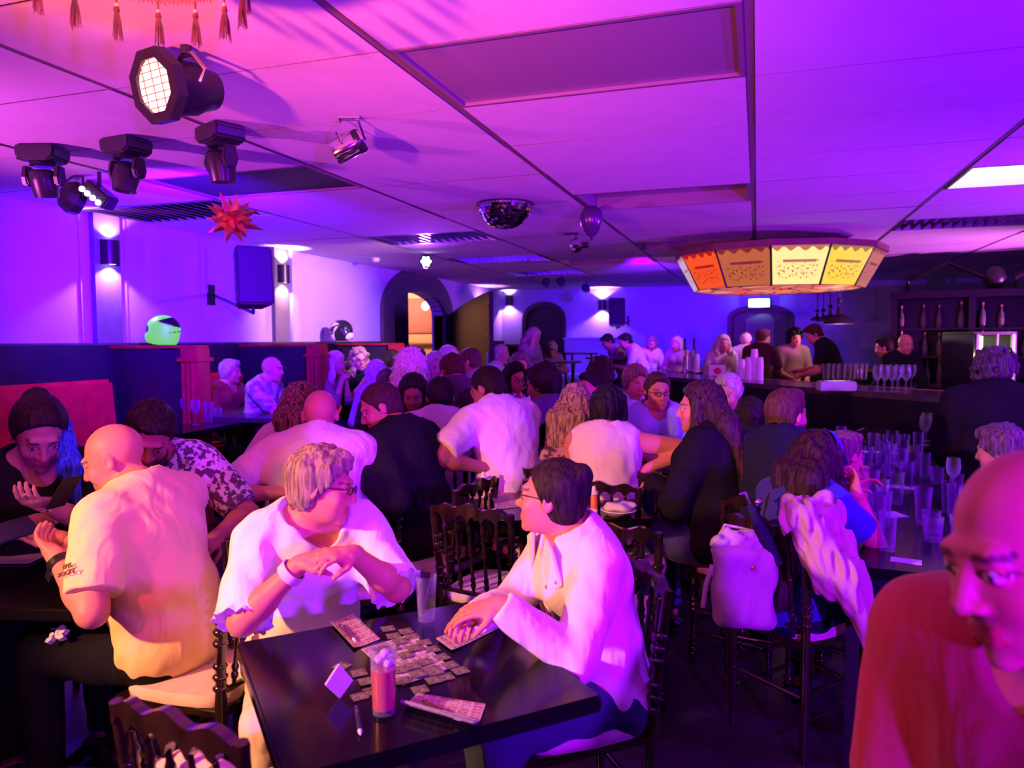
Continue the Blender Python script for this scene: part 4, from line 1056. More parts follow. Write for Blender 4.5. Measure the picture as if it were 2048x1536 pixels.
moving_head(85, 293, 'leftmost of three black moving heads, nearest the left wall', 12, .3); moving_head(252, 278, 'middle of three black moving heads under the ceiling', -10, -.1); moving_head(440, 252, 'rightmost of three black moving heads, with looped cables', 5, -.4)
# round LED can and four-lens bar lamp
p = np.array(PD(150, 397, 4.7)); t = thing('led_can', p, 'black round LED can beside the four-lens lamp', 'stage light', None, -.3)
MB().lathe([(.0, -.03), (.10, -.03), (.105, .02), (.08, .07), (.03, .09), (0, .09)], 10, rot=Matrix.Rotation(math.radians(75), 3, 'X') ).build('can', MT['par'], t)
MB().tube([(-.11, 0, 0), (-.11, 0, .12), (0, 0, CH - p[2]), (.11, 0, .12), (.11, 0, 0)], .008, 6).build('yoke', MT['par'], t)
MB().box((-.03, -.045, .045), (.03, .01, .008)).build('display', mat('red_display', (.5, .1, .1), .5, emit=(1, .3, .2), es=2), t)
p = np.array(PD(200, 390, 4.6)); t = thing('four_lens_lamp', p, 'black bar lamp with a row of four violet-lit lenses', 'stage light', None, .1)
Rm_ = Matrix.Rotation(math.radians(38), 3, 'Y')
MB().box((0, 0, 0), (.20, .10, .09), Rm_).build('housing', MT['par'], t, bevel=.01)
for k in range(4): MB().lathe([(0, 0), (.018, 0), (.018, .012), (0, .012)], 12, Rm_ @ Vector((-.07 + k * .047, -.062, -.02)), Matrix.Rotation(math.radians(90), 3, 'X')).build('lens', mat('violet_lens', (.6, .5, 1), .3, emit=(.8, .6, 1), es=3), t)
MB().tube([(0, 0, .05), (0, 0, CH - p[2])], .012, 8).build('bracket', MT['par'], t)
# chrome spotlight
p = np.array(PD(700, 292, 3.5)); t = thing('chrome_spot', p, 'small chrome spotlight on a bent bracket under the ceiling', 'stage light', None, .35)
rx = Matrix.Rotation(math.radians(62), 3, 'Y')
MB().lathe([(0, -.085), (.05, -.085), (.054, -.07), (.054, .06), (.05, .07), (.045, .06), (.04, .05), (0, .045)], 22, rot=rx).build('barrel', MT['chrome'], t, smooth=True)
MB().lathe([(.056, .03), (.058, .04), (.058, .05), (.056, .06)], 22, rot=rx, cap=False).build('rim', MT['blackm'], t, smooth=True)
hz_ = CH - p[2]; MB().tube([(-.03, -.06, 0), (-.05, -.06, .05), (-.04, 0, hz_ - .012), (.04, 0, hz_ - .012), (.06, .06, .05), (.03, .06, 0)], .006, 6).build('bracket', MT['chrome'], t, smooth=True)
MB().box((0, 0, hz_ - .006), (.10, .04, .012)).build('ceiling_plate', MT['chrome'], t)
# foil star balloon
p = np.array(PD(463, 440, 4.3)); t = thing('foil_star', p, 'spiky red-gold foil star hanging under the ceiling', 'decoration')
random.seed(11); N = 26
for k in range(N):
    z = 1 - 2 * (k + .5) / N; a = k * 2.39996; r = math.sqrt(1 - z * z); d = Vector((r * math.cos(a), r * math.sin(a), z)); L = .165 * random.uniform(.8, 1.12); q = d.to_track_quat('Z', 'Y').to_matrix()
    MB().lathe([(.036, .02), (.030, .06), (.0, L)], 4, rot=q, cap=False).build('spike', MT['gold'], t)
MB().ellipsoid((0, 0, 0), (.04, .04, .04)).build('core', MT['gold'], t); MB().tube([(0, 0, .03), (0, 0, CH - p[2])], .0012, 4).build('string', MT['black'], t)
# half mirror ball
p = np.array(PZ(1010, 407, CH)); t = thing('mirror_half_ball', (p[0], p[1], CH), 'half mirror ball mounted flat against the ceiling', 'mirror ball')
random.seed(2); R_ = .205; mb = MB()
for j in range(13):
    t0, t1 = math.pi / 2 * j / 13, math.pi / 2 * (j + 1) / 13; n = max(6, int(44 * math.cos((t0 + t1) / 2)))
    for i in range(n):
        a0, a1 = 2 * math.pi * i / n + .012, 2 * math.pi * (i + 1) / n - .012; e = .012
        def sp(a, th, rr=1.0): return Vector((R_ * rr * math.cos(th) * math.cos(a), R_ * rr * math.cos(th) * math.sin(a), -R_ * rr * math.sin(th) * .95))
        q = [sp(a0, t0 + e), sp(a1, t0 + e), sp(a1, t1 - e), sp(a0, t1 - e)]; cn = sum(q, Vector()) / 4
        j1, j2 = random.uniform(-.12, .12), random.uniform(-.12, .12); nn = cn.normalized(); u = (q[1] - q[0]).normalized()
        q = [p_ + nn * ((p_ - cn).dot(u) * j1 + random.uniform(-.0003, .0003)) + nn * (.002) for p_ in q]
        mb.add(q, [(0, 1, 2, 3)])
o = mb.build('mirror_tiles', MT['mirror'], t); o['kind'] = 'stuff'
MB().lathe([(R_ - .002, 0)] + [(R_ * math.cos(x) - .002, -R_ * math.sin(x) * .95) for x in np.linspace(.1, 1.5, 10)], 30, cap=False).build('shell', MT['blackm'], t, smooth=True)
MB().lathe([(R_ + .012, 0), (R_ + .012, -.012), (R_, -.012)], 40, cap=False).build('mount_ring', MT['blackm'], t)
# balloon
p = np.array(PD(1183, 442, 5.6)); t = thing('balloon', p, 'dark purple balloon resting under the ceiling', 'balloon')
bm_ = mat('balloon_skin', (.06, .015, .09), .25, coat=.6)
MB().lathe([(0, .115), (.04, .108), (.07, .085), (.088, .045), (.091, .01), (.082, -.035), (.06, -.075), (.034, -.105), (.012, -.122), (.007, -.128)], 24).build('balloon_body', bm_, t, smooth=True)
MB().lathe([(.006, -.126), (.015, -.142), (.004, -.138)], 10).build('knot', bm_, t)
# small mirror ball on a bracket
p = np.array(PD(1152, 491, 7.3)); t = thing('mirror_ball', p, 'small mirror ball on a bracket near the dark balloon', 'mirror ball')
mb = MB().ellipsoid((0, 0, 0), (.072, .072, .072), 18, 12); mb.build('ball', MT['mirror'], t)
MB().tube([(0, 0, .07), (0, 0, CH - p[2])], .006, 6).build('stem', MT['blackm'], t); MB().box((-.05, 0, CH - p[2] - .01), (.14, .04, .02)).build('bracket', MT['blackm'], t); MB().lathe([(0, -.03), (.03, -.03), (.03, .03), (0, .03)], 10, (.09, 0, .0), Matrix.Rotation(1.57, 3, 'Y')).build('motor', MT['blackm'], t)
# lit LED par facing the camera, small blue pars, smoke alarm
p = np.array(PD(852, 523, 9.0)); t = thing('led_par', p, 'round LED par lit white, facing the camera', 'stage light')
fd_ = Vector(nv(CAMP - p)).to_track_quat('Z', 'Y').to_matrix()
MB().lathe([(.078, .02), (.082, 0), (.082, -.06), (.05, -.1), (0, -.1)], 20, rot=fd_, cap=False).build('can', MT['par'], t, smooth=True)
L9 = mat('led_white', (1, 1, 1), .3, emit=(.9, .88, 1), es=9)
for k in range(7):
    rr = 0 if k == 0 else .044; a = k * math.pi / 3; MB().lathe([(0, .016), (.021, .016), (.021, .01)], 10, fd_ @ Vector((rr * math.cos(a), rr * math.sin(a), 0)), fd_).build('led', L9, t)
MB().tube([(0, 0, .07), (0, 0, CH - p[2])], .01, 6).build('bracket', MT['par'], t)
for px, py, d, lab in ((1093, 566, 12.4, 'leftmost of three small pars before the far wall'), (1123, 564, 12.0, 'middle of three small pars before the far wall'), (1172, 577, 13.2, 'rightmost of three small pars before the far wall')):
    p = np.array(PD(px, py, d)); t = thing('small_par', p, lab, 'stage light')
    MB().lathe([(0, -.08), (.06, -.08), (.075, 0), (.075, .05), (.06, .055), (0, .05)], 16, rot=Matrix.Rotation(1.35, 3, 'X')).build('can', mat('par_blue', (.03, .03, .10), .4), t, smooth=True)
    MB().tube([(0, 0, .06), (0, 0, CH - p[2])], .01, 6).build('bracket', MT['par'], t)
p = PZ(752, 516, CH); t = thing('smoke_alarm', (p[0], p[1], CH), 'small white smoke alarm on the ceiling by the left wall', 'alarm'); MB().lathe([(.05, 0), (.05, -.03), (.03, -.05), (0, -.05)], 16).build('housing', MT['white'], t, smooth=True)
# ================================================================== LOUDSPEAKERS ON WALL ARMS
def speaker(p, yaw, pitch, wallp, s, label):
    t = thing('loudspeaker', p, label, 'loudspeaker')
    R_ = Matrix.Rotation(yaw, 3, 'Z') @ Matrix.Rotation(pitch, 3, 'X')
    def tb(mb): mb.v = [tuple(R_ @ Vector(v)) for v in mb.v]; return mb
    w_, h_, dp = .34 * s, .56 * s, .30 * s
    tb(MB().prism([(-w_ / 2, -dp / 2), (w_ / 2, -dp / 2), (w_ * .38, dp / 2), (-w_ * .38, dp / 2)], 2, -h_ / 2, h_ / 2)).build('cabinet', MT['black'], t, bevel=.015)
    tb(MB().box((0, -dp / 2 - .006, 0), (w_ * .9, .012, h_ * .93))).build('grille', mat('speaker_grille', (.02, .02, .035), .6), t, bevel=.005)
    a = Vector(wallp) - Vector(p); lo_ = R_ @ Vector((0, .0, -h_ / 2))
    MB().tube([lo_ + Vector((0, 0, .02)), lo_ - Vector((0, 0, .05)), a + Vector((.04, 0, 0))], .014, 8).build('arm', MT['blackm'], t, smooth=True)
    MB().box(a + Vector((.012, 0, 0)), (.024, .09, .20)).build('wall_plate', MT['blackm'], t)
    return t
wp = PX(420, 590, XL); p = np.array(PD(503, 556, 6.1))
speaker(p, hz(-32) + math.pi * 0, math.radians(-7), (XL, wp[1], wp[2]), .85, 'black loudspeaker on a long arm of the left wall')
MB().tube([PX(414, 495, XL + .01), PX(415, 585, XL + .01)], .006, 6).build('speaker_cable', MT['wall']); tag(bpy.data.objects['speaker_cable'], 'thin cable running down the left wall to the loudspeaker bracket', 'cable')
p = np.array(PY(1233, 625, YB - .45)); wp = PY(1260, 642, YB)
t = speaker(p, .25, math.radians(-8), (wp[0] - .04, YB - .05, wp[2]), .95, 'black loudspeaker hung on the far blue wall')
# ================================================================== HELMETS
def helmet(p, rz, label, c1, c2, s=1.0):
    t = thing('motor_helmet', p, label, 'helmet', None, rz)
    root = np.array([0., 0, 0])
    P = [p_ell((0, 0, .145 * s), (.128 * s, .150 * s, .135 * s), None, .0), p_ell((0, .06 * s, .075 * s), (.105 * s, .10 * s, .075 * s), None, .04), p_cone((0, -.01, .06 * s), (0, 0, .012), .115 * s, .10 * s, .03),
         p_half((0, 0, .004), (0, 0, -1)), p_ell((0, .150 * s, .150 * s), (.125 * s, .075 * s, .042 * s), None, .006, 's'), p_ell((0, .02, .03), (.085 * s, .10 * s, .09 * s), None, .01, 's')]
    o = sdf_obj('shell', P, .009, c1, t)
    V = [p_ell((0, .008 * s, .145 * s), (.122 * s, .142 * s, .128 * s), None, 0), p_ell((0, .15 * s, .150 * s), (.135 * s, .09 * s, .050 * s), None, .0, 'i')]
    sdf_obj('visor', V, .008, mat('visor', (.02, .02, .03), .08), t)
    sdf_obj('swoosh', [p_ell((0, 0, .145 * s), (.130 * s, .152 * s, .137 * s), None, 0), p_half((0, 0, .098 * s), (0, .25, 1)), p_half((0, 0, .084 * s), (0, -.25, -1)), p_half((0, -.03, 0), (0, 1, 0))], .007, c2, t)
    C = [p_ell((0, 0, .145 * s), (.131 * s, .153 * s, .138 * s), None, 0), p_half((0, 0, .215 * s), (0, .35, -1)), p_half((0, 0, .232 * s), (0, .35, 1)), p_half((0, .05, 0), (0, 1, 0))]
    sdf_obj('stripe', C, .007, c2, t)
    return t
gm = mat('fluoro_green', (.06, .55, .03), .4, emit=(.22, .95, .12), es=.75);  # emission put into the green so the shell glows under violet light
hp_ = PX(350, 690, -4.62); helmet((hp_[0], p1[1], 1.524), hz(-95), 'fluorescent green motor helmet on top of the booth partition', gm, MT['black'], .88)
MT['bw'] = mat('black_shell', (.02, .02, .025), .15)
v = nd(MT['bw'], 'ShaderNodeTexNoise', Scale=7.0, Detail=1.0); tc = nd(MT['bw'], 'ShaderNodeTexCoord'); lk(MT['bw'], tc.outputs['Object'], v.inputs['Vector']); lk(MT['bw'], ramp(MT['bw'], v.outputs['Fac'], [(.56, (.015, .015, .02)), (.60, (.8, .72, .75))], 'CONSTANT'), bsdf(MT['bw']).inputs['Base Color'])
hp_ = PX(735, 688, -4.85); helmet((hp_[0], p3[1] - .35, 1.548), hz(100), 'black and white motor helmet on the wainscot before the big archway', MT['bw'], MT['white'], .95)
MB().box((XL + .17, p3[1] - .35, 1.535), (.34, .34, .025)).build('helmet_shelf', MT['wainscot']); tag(bpy.data.objects['helmet_shelf'], 'small dark shelf under the black and white helmet', 'shelf')
# ================================================================== STAINED-GLASS BAR CANOPY
c = np.array(PD(1553, 550, 8.0)); zt, zb = 2.43, 2.08; Rt, Rb = 1.05, .86; n = 12
t = thing('glass_canopy', (c[0], c[1], zb), 'twelve-sided stained glass bar canopy glowing red and yellow', 'lamp')
base_a = math.atan2(-c[1], -c[0])
def pan_mat(name, col, dark, es, s=1.0):
    m = mat(name, col, .4); B = bsdf(m); tc = nd(m, 'ShaderNodeTexCoord')
    sp_ = nd(m, 'ShaderNodeSeparateXYZ'); lk(m, tc.outputs['UV'], sp_.inputs[0])
    n1 = nd(m, 'ShaderNodeTexNoise', Scale=16.0, Detail=2.0); mp = nd(m, 'ShaderNodeMapping'); mp.inputs['Scale'].default_value = (1.6, 1.0, 1); lk(m, tc.outputs['UV'], mp.inputs['Vector']); lk(m, mp.outputs[0], n1.inputs['Vector'])
    # dark scalloped border at the top, bands of small marks below
    wv = nd(m, 'ShaderNodeTexWave', Scale=1.4, Distortion=3.0); lk(m, tc.outputs['UV'], wv.inputs['Vector'])
    zsum = nd(m, 'ShaderNodeMath', operation='MULTIPLY_ADD'); lk(m, wv.outputs['Fac'], zsum.inputs[0]); zsum.inputs[1].default_value = .10; lk(m, sp_.outputs['Y'], zsum.inputs[2])
    topb = nd(m, 'ShaderNodeMath', operation='GREATER_THAN'); lk(m, zsum.outputs[0], topb.inputs[0]); topb.inputs[1].default_value = .955
    band = nd(m, 'ShaderNodeMath', operation='COMPARE'); lk(m, sp_.outputs['Y'], band.inputs[0]); band.inputs[1].default_value = .38; band.inputs[2].default_value = .24
    xb = nd(m, 'ShaderNodeMath', operation='COMPARE'); lk(m, sp_.outputs['X'], xb.inputs[0]); xb.inputs[1].default_value = .5; xb.inputs[2].default_value = .40
    mk = nd(m, 'ShaderNodeMath', operation='GREATER_THAN'); lk(m, n1.outputs['Fac'], mk.inputs[0]); mk.inputs[1].default_value = .585
    mm = nd(m, 'ShaderNodeMath', operation='MULTIPLY'); lk(m, band.outputs[0], mm.inputs[0]); lk(m, mk.outputs[0], mm.inputs[1])
    mm2 = nd(m, 'ShaderNodeMath', operation='MULTIPLY'); lk(m, mm.outputs[0], mm2.inputs[0]); lk(m, xb.outputs[0], mm2.inputs[1])
    b2 = nd(m, 'ShaderNodeMath', operation='COMPARE'); lk(m, sp_.outputs['Y'], b2.inputs[0]); b2.inputs[1].default_value = .60; b2.inputs[2].default_value = .035
    b2x = nd(m, 'ShaderNodeMath', operation='COMPARE'); lk(m, sp_.outputs['X'], b2x.inputs[0]); b2x.inputs[1].default_value = .5; b2x.inputs[2].default_value = .30
    b3 = nd(m, 'ShaderNodeMath', operation='MULTIPLY'); lk(m, b2.outputs[0], b3.inputs[0]); lk(m, b2x.outputs[0], b3.inputs[1])
    mx = nd(m, 'ShaderNodeMath', operation='MAXIMUM'); lk(m, topb.outputs[0], mx.inputs[0]); lk(m, mm2.outputs[0], mx.inputs[1])
    mx2 = nd(m, 'ShaderNodeMath', operation='MAXIMUM'); lk(m, mx.outputs[0], mx2.inputs[0]); lk(m, b3.outputs[0], mx2.inputs[1])
    cr_ = ramp(m, mx2.outputs[0], [(.4, col), (.6, dark)]); lk(m, cr_, B.inputs['Emission Color']); B.inputs['Base Color'].default_value = (col[0] * .25, col[1] * .15, col[2] * .15, 1); B.inputs['Emission Strength'].default_value = es
    return m
cols = {0: ((1.0, .86, .26), (.35, .16, .02), 1.2), 1: ((.90, .72, .03), (.20, .18, .01), 1.1), 2: ((.55, .22, .12), (.2, .05, .04), .8), 3: ((.55, .22, .16), (.2, .05, .05), .7),
        -1: ((.72, .20, .06), (.22, .03, .05), .7), -2: ((1.0, .10, .02), (.40, .01, .01), 1.0), -3: ((.85, .55, .62), (.6, .2, .3), .8)}
for k in range(n):
    a0 = base_a + math.radians(-3 + 30 * k); a1 = a0 + math.radians(30)
    kk = k if k <= 6 else k - 12
    co = cols.get(kk, ((.7, .2, .1), (.3, .05, .03), .8)); m = pan_mat('stained_panel', *co)
    mb = MB(); g = .012
    def pt(a, r, z): return Vector((r * math.cos(a), r * math.sin(a), z))
    q = [pt(a0 + g, Rb, 0), pt(a1 - g, Rb, 0), pt(a1 - g, Rt, zt - zb), pt(a0 + g, Rt, zt - zb)]; nn = (q[1] - q[0]).cross(q[3] - q[0]).normalized() * .008
    mb.add([p_ + nn for p_ in q] + [p_ - nn for p_ in q], [(0, 1, 2, 3), (7, 6, 5, 4), (0, 4, 5, 1), (1, 5, 6, 2), (2, 6, 7, 3), (3, 7, 4, 0)])
    o = mb.build('glass_panel', m, t)
    uv = o.data.uv_layers.new(name='UV')
    U_ = (q[1] - q[0]).normalized()
    for lp in o.data.loops:
        v_ = o.data.vertices[lp.vertex_index].co; z_ = v_.z / (zt - zb); half = (Rb + (Rt - Rb) * z_) * math.sin(math.radians(15)); mid = (pt(a0, 1, 0) + pt(a1, 1, 0)) / 2
        uv.data[lp.index].uv = ((v_.x * U_.x + v_.y * U_.y) / (2 * half) + .5, z_)
    rb = MB().tube([pt(a0, Rb + .004, -.01), pt(a0, Rt + .004, zt - zb + .01)], .011, 6); rb.build('rib', MT['black'], t)
    hb = MB().tube([pt(a0, Rb, 0), pt(a1, Rb, 0)], .010, 6); hb.build('lower_rail', MT['redwood'], t)
    tb = MB(); tb.add([pt(a0, Rt + .03, zt - zb), pt(a1, Rt + .03, zt - zb), pt(a1, Rt + .03, zt - zb + .06), pt(a0, Rt + .03, zt - zb + .06), pt(a0, Rt - .04, zt - zb), pt(a1, Rt - .04, zt - zb), pt(a1, Rt - .04, zt - zb + .06), pt(a0, Rt - .04, zt - zb + .06)], [(0, 1, 2, 3), (7, 6, 5, 4), (0, 4, 5, 1), (2, 6, 7, 3), (1, 5, 6, 2), (3, 7, 4, 0)])
    tb.build('upper_frame', noisy('canopy_frame', (.16, .05, .06), .4), t)
bt = mat('canopy_underside', (.8, .3, .15), .5); B = bsdf(bt); tc = nd(bt, 'ShaderNodeTexCoord'); wv = nd(bt, 'ShaderNodeTexVoronoi', Scale=4.5); wv.feature = 'DISTANCE_TO_EDGE'; lk(bt, tc.outputs['Object'], wv.inputs['Vector'])
v2 = nd(bt, 'ShaderNodeTexVoronoi', Scale=4.5); lk(bt, tc.outputs['Object'], v2.inputs['Vector']); r1 = ramp(bt, v2.outputs['Color'], [(.2, (.85, .10, .05)), (.5, (.95, .45, .2)), (.8, (.75, .15, .10))]); mixn = nd(bt, 'ShaderNodeMix', data_type='RGBA')
lk(bt, ramp(bt, wv.outputs['Distance'], [(.04, (0, 0, 0)), (.06, (1, 1, 1))]), mixn.inputs[0]); mixn.inputs[6].default_value = (.10, .02, .02, 1); lk(bt, r1, mixn.inputs[7]); lk(bt, mixn.outputs[2], B.inputs['Base Color']); lk(bt, mixn.outputs[2], B.inputs['Emission Color']); B.inputs['Emission Strength'].default_value = .9
ub = MB().lathe([(0, 0), (Rb - .01, 0), (Rb - .01, .012), (0, .012)], n); ub.v = [tuple(Matrix.Rotation(base_a + math.radians(-3), 3, 'Z') @ Vector(v)) for v in ub.v]; ub.build('underside', bt, t)
for q in (-.5, .5): MB().tube([(q, 0, zt - zb), (q, 0, CH - zb)], .012, 6).build('hanger', MT['blackm'], t)
MB().lathe([(0, zt - zb + .03), (Rt - .02, zt - zb + .03), (Rt - .02, zt - zb + .045), (0, zt - zb + .045)], n).build('top_board', MT['darkwood'], t)
# pendant lamps behind the canopy
for px, py, d, r, lab in ((1678, 648, 9.6, .20, 'big dark dome pendant lamp behind the canopy'), (1660, 641, 10.3, .13, 'second dome pendant lamp, partly behind the big one'), (1646, 643, 10.9, .11, 'third pendant lamp behind the big dome'), (1634, 641, 11.6, .10, 'farthest pendant lamp behind the big dome')):
    p = np.array(PD(px, py, d)); t = thing('pendant_lamp', p, lab, 'lamp')
    MB().lathe([(r, 0), (r * .97, .025), (r * .82, r * .30), (r * .5, r * .52), (r * .2, r * .62), (r * .16, r * .95), (r * .10, r * 1.15)], 24, cap=False).build('shade', noisy('dark_dome', (.03, .02, .03), .35), t, smooth=True)
    if r > .15: point('pendant_light', (p[0], p[1], p[2] - .03), (1, .72, .6), 16, .04)
    MB().lathe([(0, .006), (r * .93, .006), (r * .9, .012), (0, .012)], 24).build('reflector', mat('pendant_glow', (1, .95, .9), .5, emit=(1, .85, .8), es=.9), t)
    MB().tube([(0, 0, r * 1.15), (0, 0, CH - p[2])], .008, 6).build('cord', MT['black'], t); MB().lathe([(.012, r * 1.25), (.03, r * 1.35), (.03, r * 1.6), (.012, r * 1.7)], 10).build('socket', MT['blackm'], t)
# ================================================================== THE BAR
BP = [(1.7, 12.6), (.3, 12.7), (-.75, 12.3), (-1.22, 11.5), (-1.12, 10.75), (-.88, 10.15), (-.44, 9.42), (.05, 8.86), (.52, 8.30), (.98, 7.78), (1.42, 7.30), (2.2, 6.7), (3.2, 6.35)]
def smooth_line(P, n=6):
    o = []; P = [np.array(p) for p in P]
    for i in range(len(P) - 1):
        p0, p1_, p2_, p3_ = P[max(i - 1, 0)], P[i], P[i + 1], P[min(i + 2, len(P) - 1)]
        for k in range(n):
            t = k / n; o.append(.5 * ((2 * p1_) + (p2_ - p0) * t + (2 * p0 - 5 * p1_ + 4 * p2_ - p3_) * t * t + (3 * p1_ - p0 - 3 * p2_ + p3_) * t ** 3))
    o.append(P[-1]); return o
cl = smooth_line(BP)
def offs(cl, d):
    o = []
    for i, p in enumerate(cl):
        t = cl[min(i + 1, len(cl) - 1)] - cl[max(i - 1, 0)]; t = t / np.linalg.norm(t); o.append(p + np.array([t[1], -t[0]]) * d)
    return o
def band(cl, d0, d1, z0, z1):
    a, b = offs(cl, d0), offs(cl, d1); mb = MB()
    A0 = [(*p, z0) for p in a]; A1 = [(*p, z1) for p in a]; B0 = [(*p, z0) for p in b]; B1 = [(*p, z1) for p in b]
    mb.strip(A1, B1); mb.strip(B0, A0); mb.strip(A0, A1); mb.strip(B1, B0)
    for i in (0, -1): mb.add([A0[i], A1[i], B1[i], B0[i]], [(0, 1, 2, 3)])
    return mb
BH = 1.10
bar = thing('bar_counter', (cl[20][0], cl[20][1], 0), 'long dark curved bar counter on the right', 'bar')
def rel(mb): mb.v = [(x - cl[20][0], y - cl[20][1], z) for x, y, z in mb.v]; return mb
MT['bartop'] = noisy('bar_top', (.05, .03, .04), .16, 6, .3)
rel(band(cl, .0, .62, BH - .05, BH)).build('countertop', MT['bartop'], bar, bevel=0)
rel(band(cl, -.02, .005, BH - .065, BH + .004)).build('edge_rail', noisy('bar_edge', (.30, .12, .10), .3, 10, .2), bar, smooth=True)
rel(band(cl, .10, .14, .0, BH - .05)).build('front_panel', MT['darkwood'], bar)
for z in (.12, .5, .92): rel(band(cl, .078, .102, z - .03, z + .03)).build('front_moulding', MT['darkwood'], bar)
a_ = offs(cl, .09)
for k in range(4, len(cl) - 2, 4):
    MB().box((a_[k][0] - cl[20][0], a_[k][1] - cl[20][1], .5), (.05, .05, .98)).build('front_stile', MT['darkwood'], bar)
rel(band(cl[10:], .50, .62, .55, BH - .05)).build('rear_shelf', MT['darkwood'], bar)
def on_bar(px, py, off=0.0): return np.array(PZ(px, py, BH + off))
# paper cup stacks
MT['cup'] = mat('lilac_cup', (.72, .62, .78), .6); 
def cup_stack(px, py, n, label, r=.042):
    p = on_bar(px, py); t = thing('cup_stack', (p[0], p[1], BH), label, 'cups')
    for k in range(n): MB().lathe([(r, .0), (r * 1.03, .006), (r * .97, .008), (r * .80, .10), (0, .10)], 14, (0, 0, k * .030)).build('cup', MT['cup'], t, smooth=True)
for px, py, n, lab in ((1371, 741, 5, 'leftmost short stack of paper cups on the bar'), (1382, 743, 7, 'tall cup stack second from the left end of the bar'), (1393, 745, 6, 'cup stack just left of the red and white box'),
                       (1483, 757, 5, 'short cup stack right of the red and white box'), (1497, 759, 6, 'medium cup stack beside the tallest one'), (1508, 759, 9, 'tallest cup stack in the middle of the bar'), (1519, 760, 6, 'last cup stack of the middle row')): cup_stack(px, py, n, lab)
p = on_bar(1432, 751); t = thing('carton', (p[0], p[1], BH), 'red and white printed carton on the bar', 'box', None, hz(0))
MB().box((0, 0, .065), (.21, .12, .13)).build('carton_body', mat('carton_white', (.75, .65, .68), .7), t, bevel=.003); MB().ellipsoid((0, -.061, .06), (.05, .002, .04)).build('red_mark', mat('carton_red', (.6, .03, .06), .7), t)
p = on_bar(1672, 781); t = thing('drip_tray', (p[0], p[1], BH), 'grey-blue rectangular tray on the bar edge', 'tray', None, hz(8))
MB().box((0, 0, .04), (.30, .16, .08)).build('tray_body', mat('tray_grey', (.35, .33, .40), .5), t, bevel=.008)
tp = MB()
for k in range(7): tp.box((-.12 + k * .04, 0, .083), (.012, .14, .006))
tp.build('grating', MT['steel'], t)
# beer taps
for px, py, lab in ((1388, 728, 'dark beer tap with a curved spout at the far bar'), (1370, 722, 'chrome tap at the far end of the bar')):
    p = np.array(PD(px, py, 10.3)); t = thing('beer_tap', (p[0], p[1], BH), lab, 'tap')
    MB().lathe([(.05, 0), (.05, .02), (.022, .04), (.022, .30), (.03, .33), (0, .34)], 12).build('column', MT['chrome'], t, smooth=True); MB().tube([(0, 0, .28), (0, -.10, .29), (0, -.12, .22)], .012, 8).build('spout', MT['chrome'], t); MB().tube([(0, -.03, .32), (0, -.05, .46)], [.010, .016], 8).build('handle', MT['black'], t)
# glasses ------------------------------------------------------------------
def glass_proto(kind, label, grp):
    t = thing({'tumbler': 'tumbler', 'highball': 'highball_glass', 'wine': 'wine_glass', 'pint': 'beer_glass', 'dauber': 'bingo_dauber', 'bottle': 'bottle'}[kind], (0, 0, 0), label, 'bottle' if kind == 'bottle' else 'glass', grp)
    G = MT['glass']
    if kind == 'tumbler': MB().lathe([(0, .0), (.030, 0), (.036, .09), (.0335, .09), (.028, .012), (0, .012)], 16, cap=False).build('glass_body', G, t, smooth=True)
    if kind == 'highball': MB().lathe([(0, .0), (.027, 0), (.033, .15), (.0308, .15), (.0255, .014), (0, .014)], 16, cap=False).build('glass_body', G, t, smooth=True)
    if kind == 'pint': MB().lathe([(0, .0), (.028, 0), (.036, .13), (.040, .17), (.0378, .17), (.034, .13), (.0265, .012), (0, .012)], 16, cap=False).build('glass_body', G, t, smooth=True)
    if kind == 'wine': MB().lathe([(0, 0), (.034, 0), (.034, .003), (.006, .008), (.004, .08), (.012, .09), (.032, .115), (.038, .15), (.033, .20), (.0315, .20), (.036, .15), (.030, .118), (.010, .094), (0, .092)], 16, cap=False).build('glass_body', G, t, smooth=True)
    if kind == 'bottle':
        MB().lathe([(0, 0), (.034, 0), (.036, .01), (.036, .17), (.030, .20), (.013, .24), (.012, .30), (.014, .30), (.014, .315), (0, .315)], 14).build('bottle_body', mat('bottle_glass', (.10, .12, .10), .1, spec=.8), t, smooth=True)
        MB().lathe([(.0366, .05), (.0366, .13)], 14, cap=False).build('paper_label', mat('dim_label', (.16, .12, .10), .7), t); MB().lathe([(.0125, .285), (.016, .285), (.016, .32), (0, .32)], 10).build('cap', MT['gold'], t)
    return t
_gp = {}
def put(kind, p, label, grp, scale=1.0, rz=0.0):
    if (kind) not in _gp: _gp[kind] = glass_proto(kind, label, grp); o = _gp[kind]; o.location = tuple(p); o.scale = (scale,) * 3; return o
    return dup(_gp[kind], tuple(p), rz, label, grp, (scale,) * 3)
random.seed(21)
# rows of glasses on the bar
for k in range(16):
    px = 1652 + (k % 8) * 11 + random.uniform(-3, 3); py = 752 + (k // 8) * 5; p = np.array(PD(px, py, 8.5 - .35 * (k // 8))); 
    put('pint', (p[0], p[1], BH), 'gleaming glass in the rows behind the drip tray on the bar', 'rows of clean glasses behind the tray', 1.0)
for k in range(11):
    px = 1757 + (k % 6) * 13 + random.uniform(-3, 3); py = 775 + (k // 6) * 8; p = on_bar(px, py)
    put('wine', (p[0], p[1], BH), 'gleaming stemmed glass in the cluster at the right end of the bar', 'cluster of stemmed glasses on the bar', 1.05)
for k in range(7):
    p = np.array(PD(1405 + k * 9, 727 + (k % 2) * 4, 10.6)); put('highball', (p[0], p[1], BH), 'clear glass among the clutter at the far end of the bar', 'glass clutter at the far bar end', 1.1)
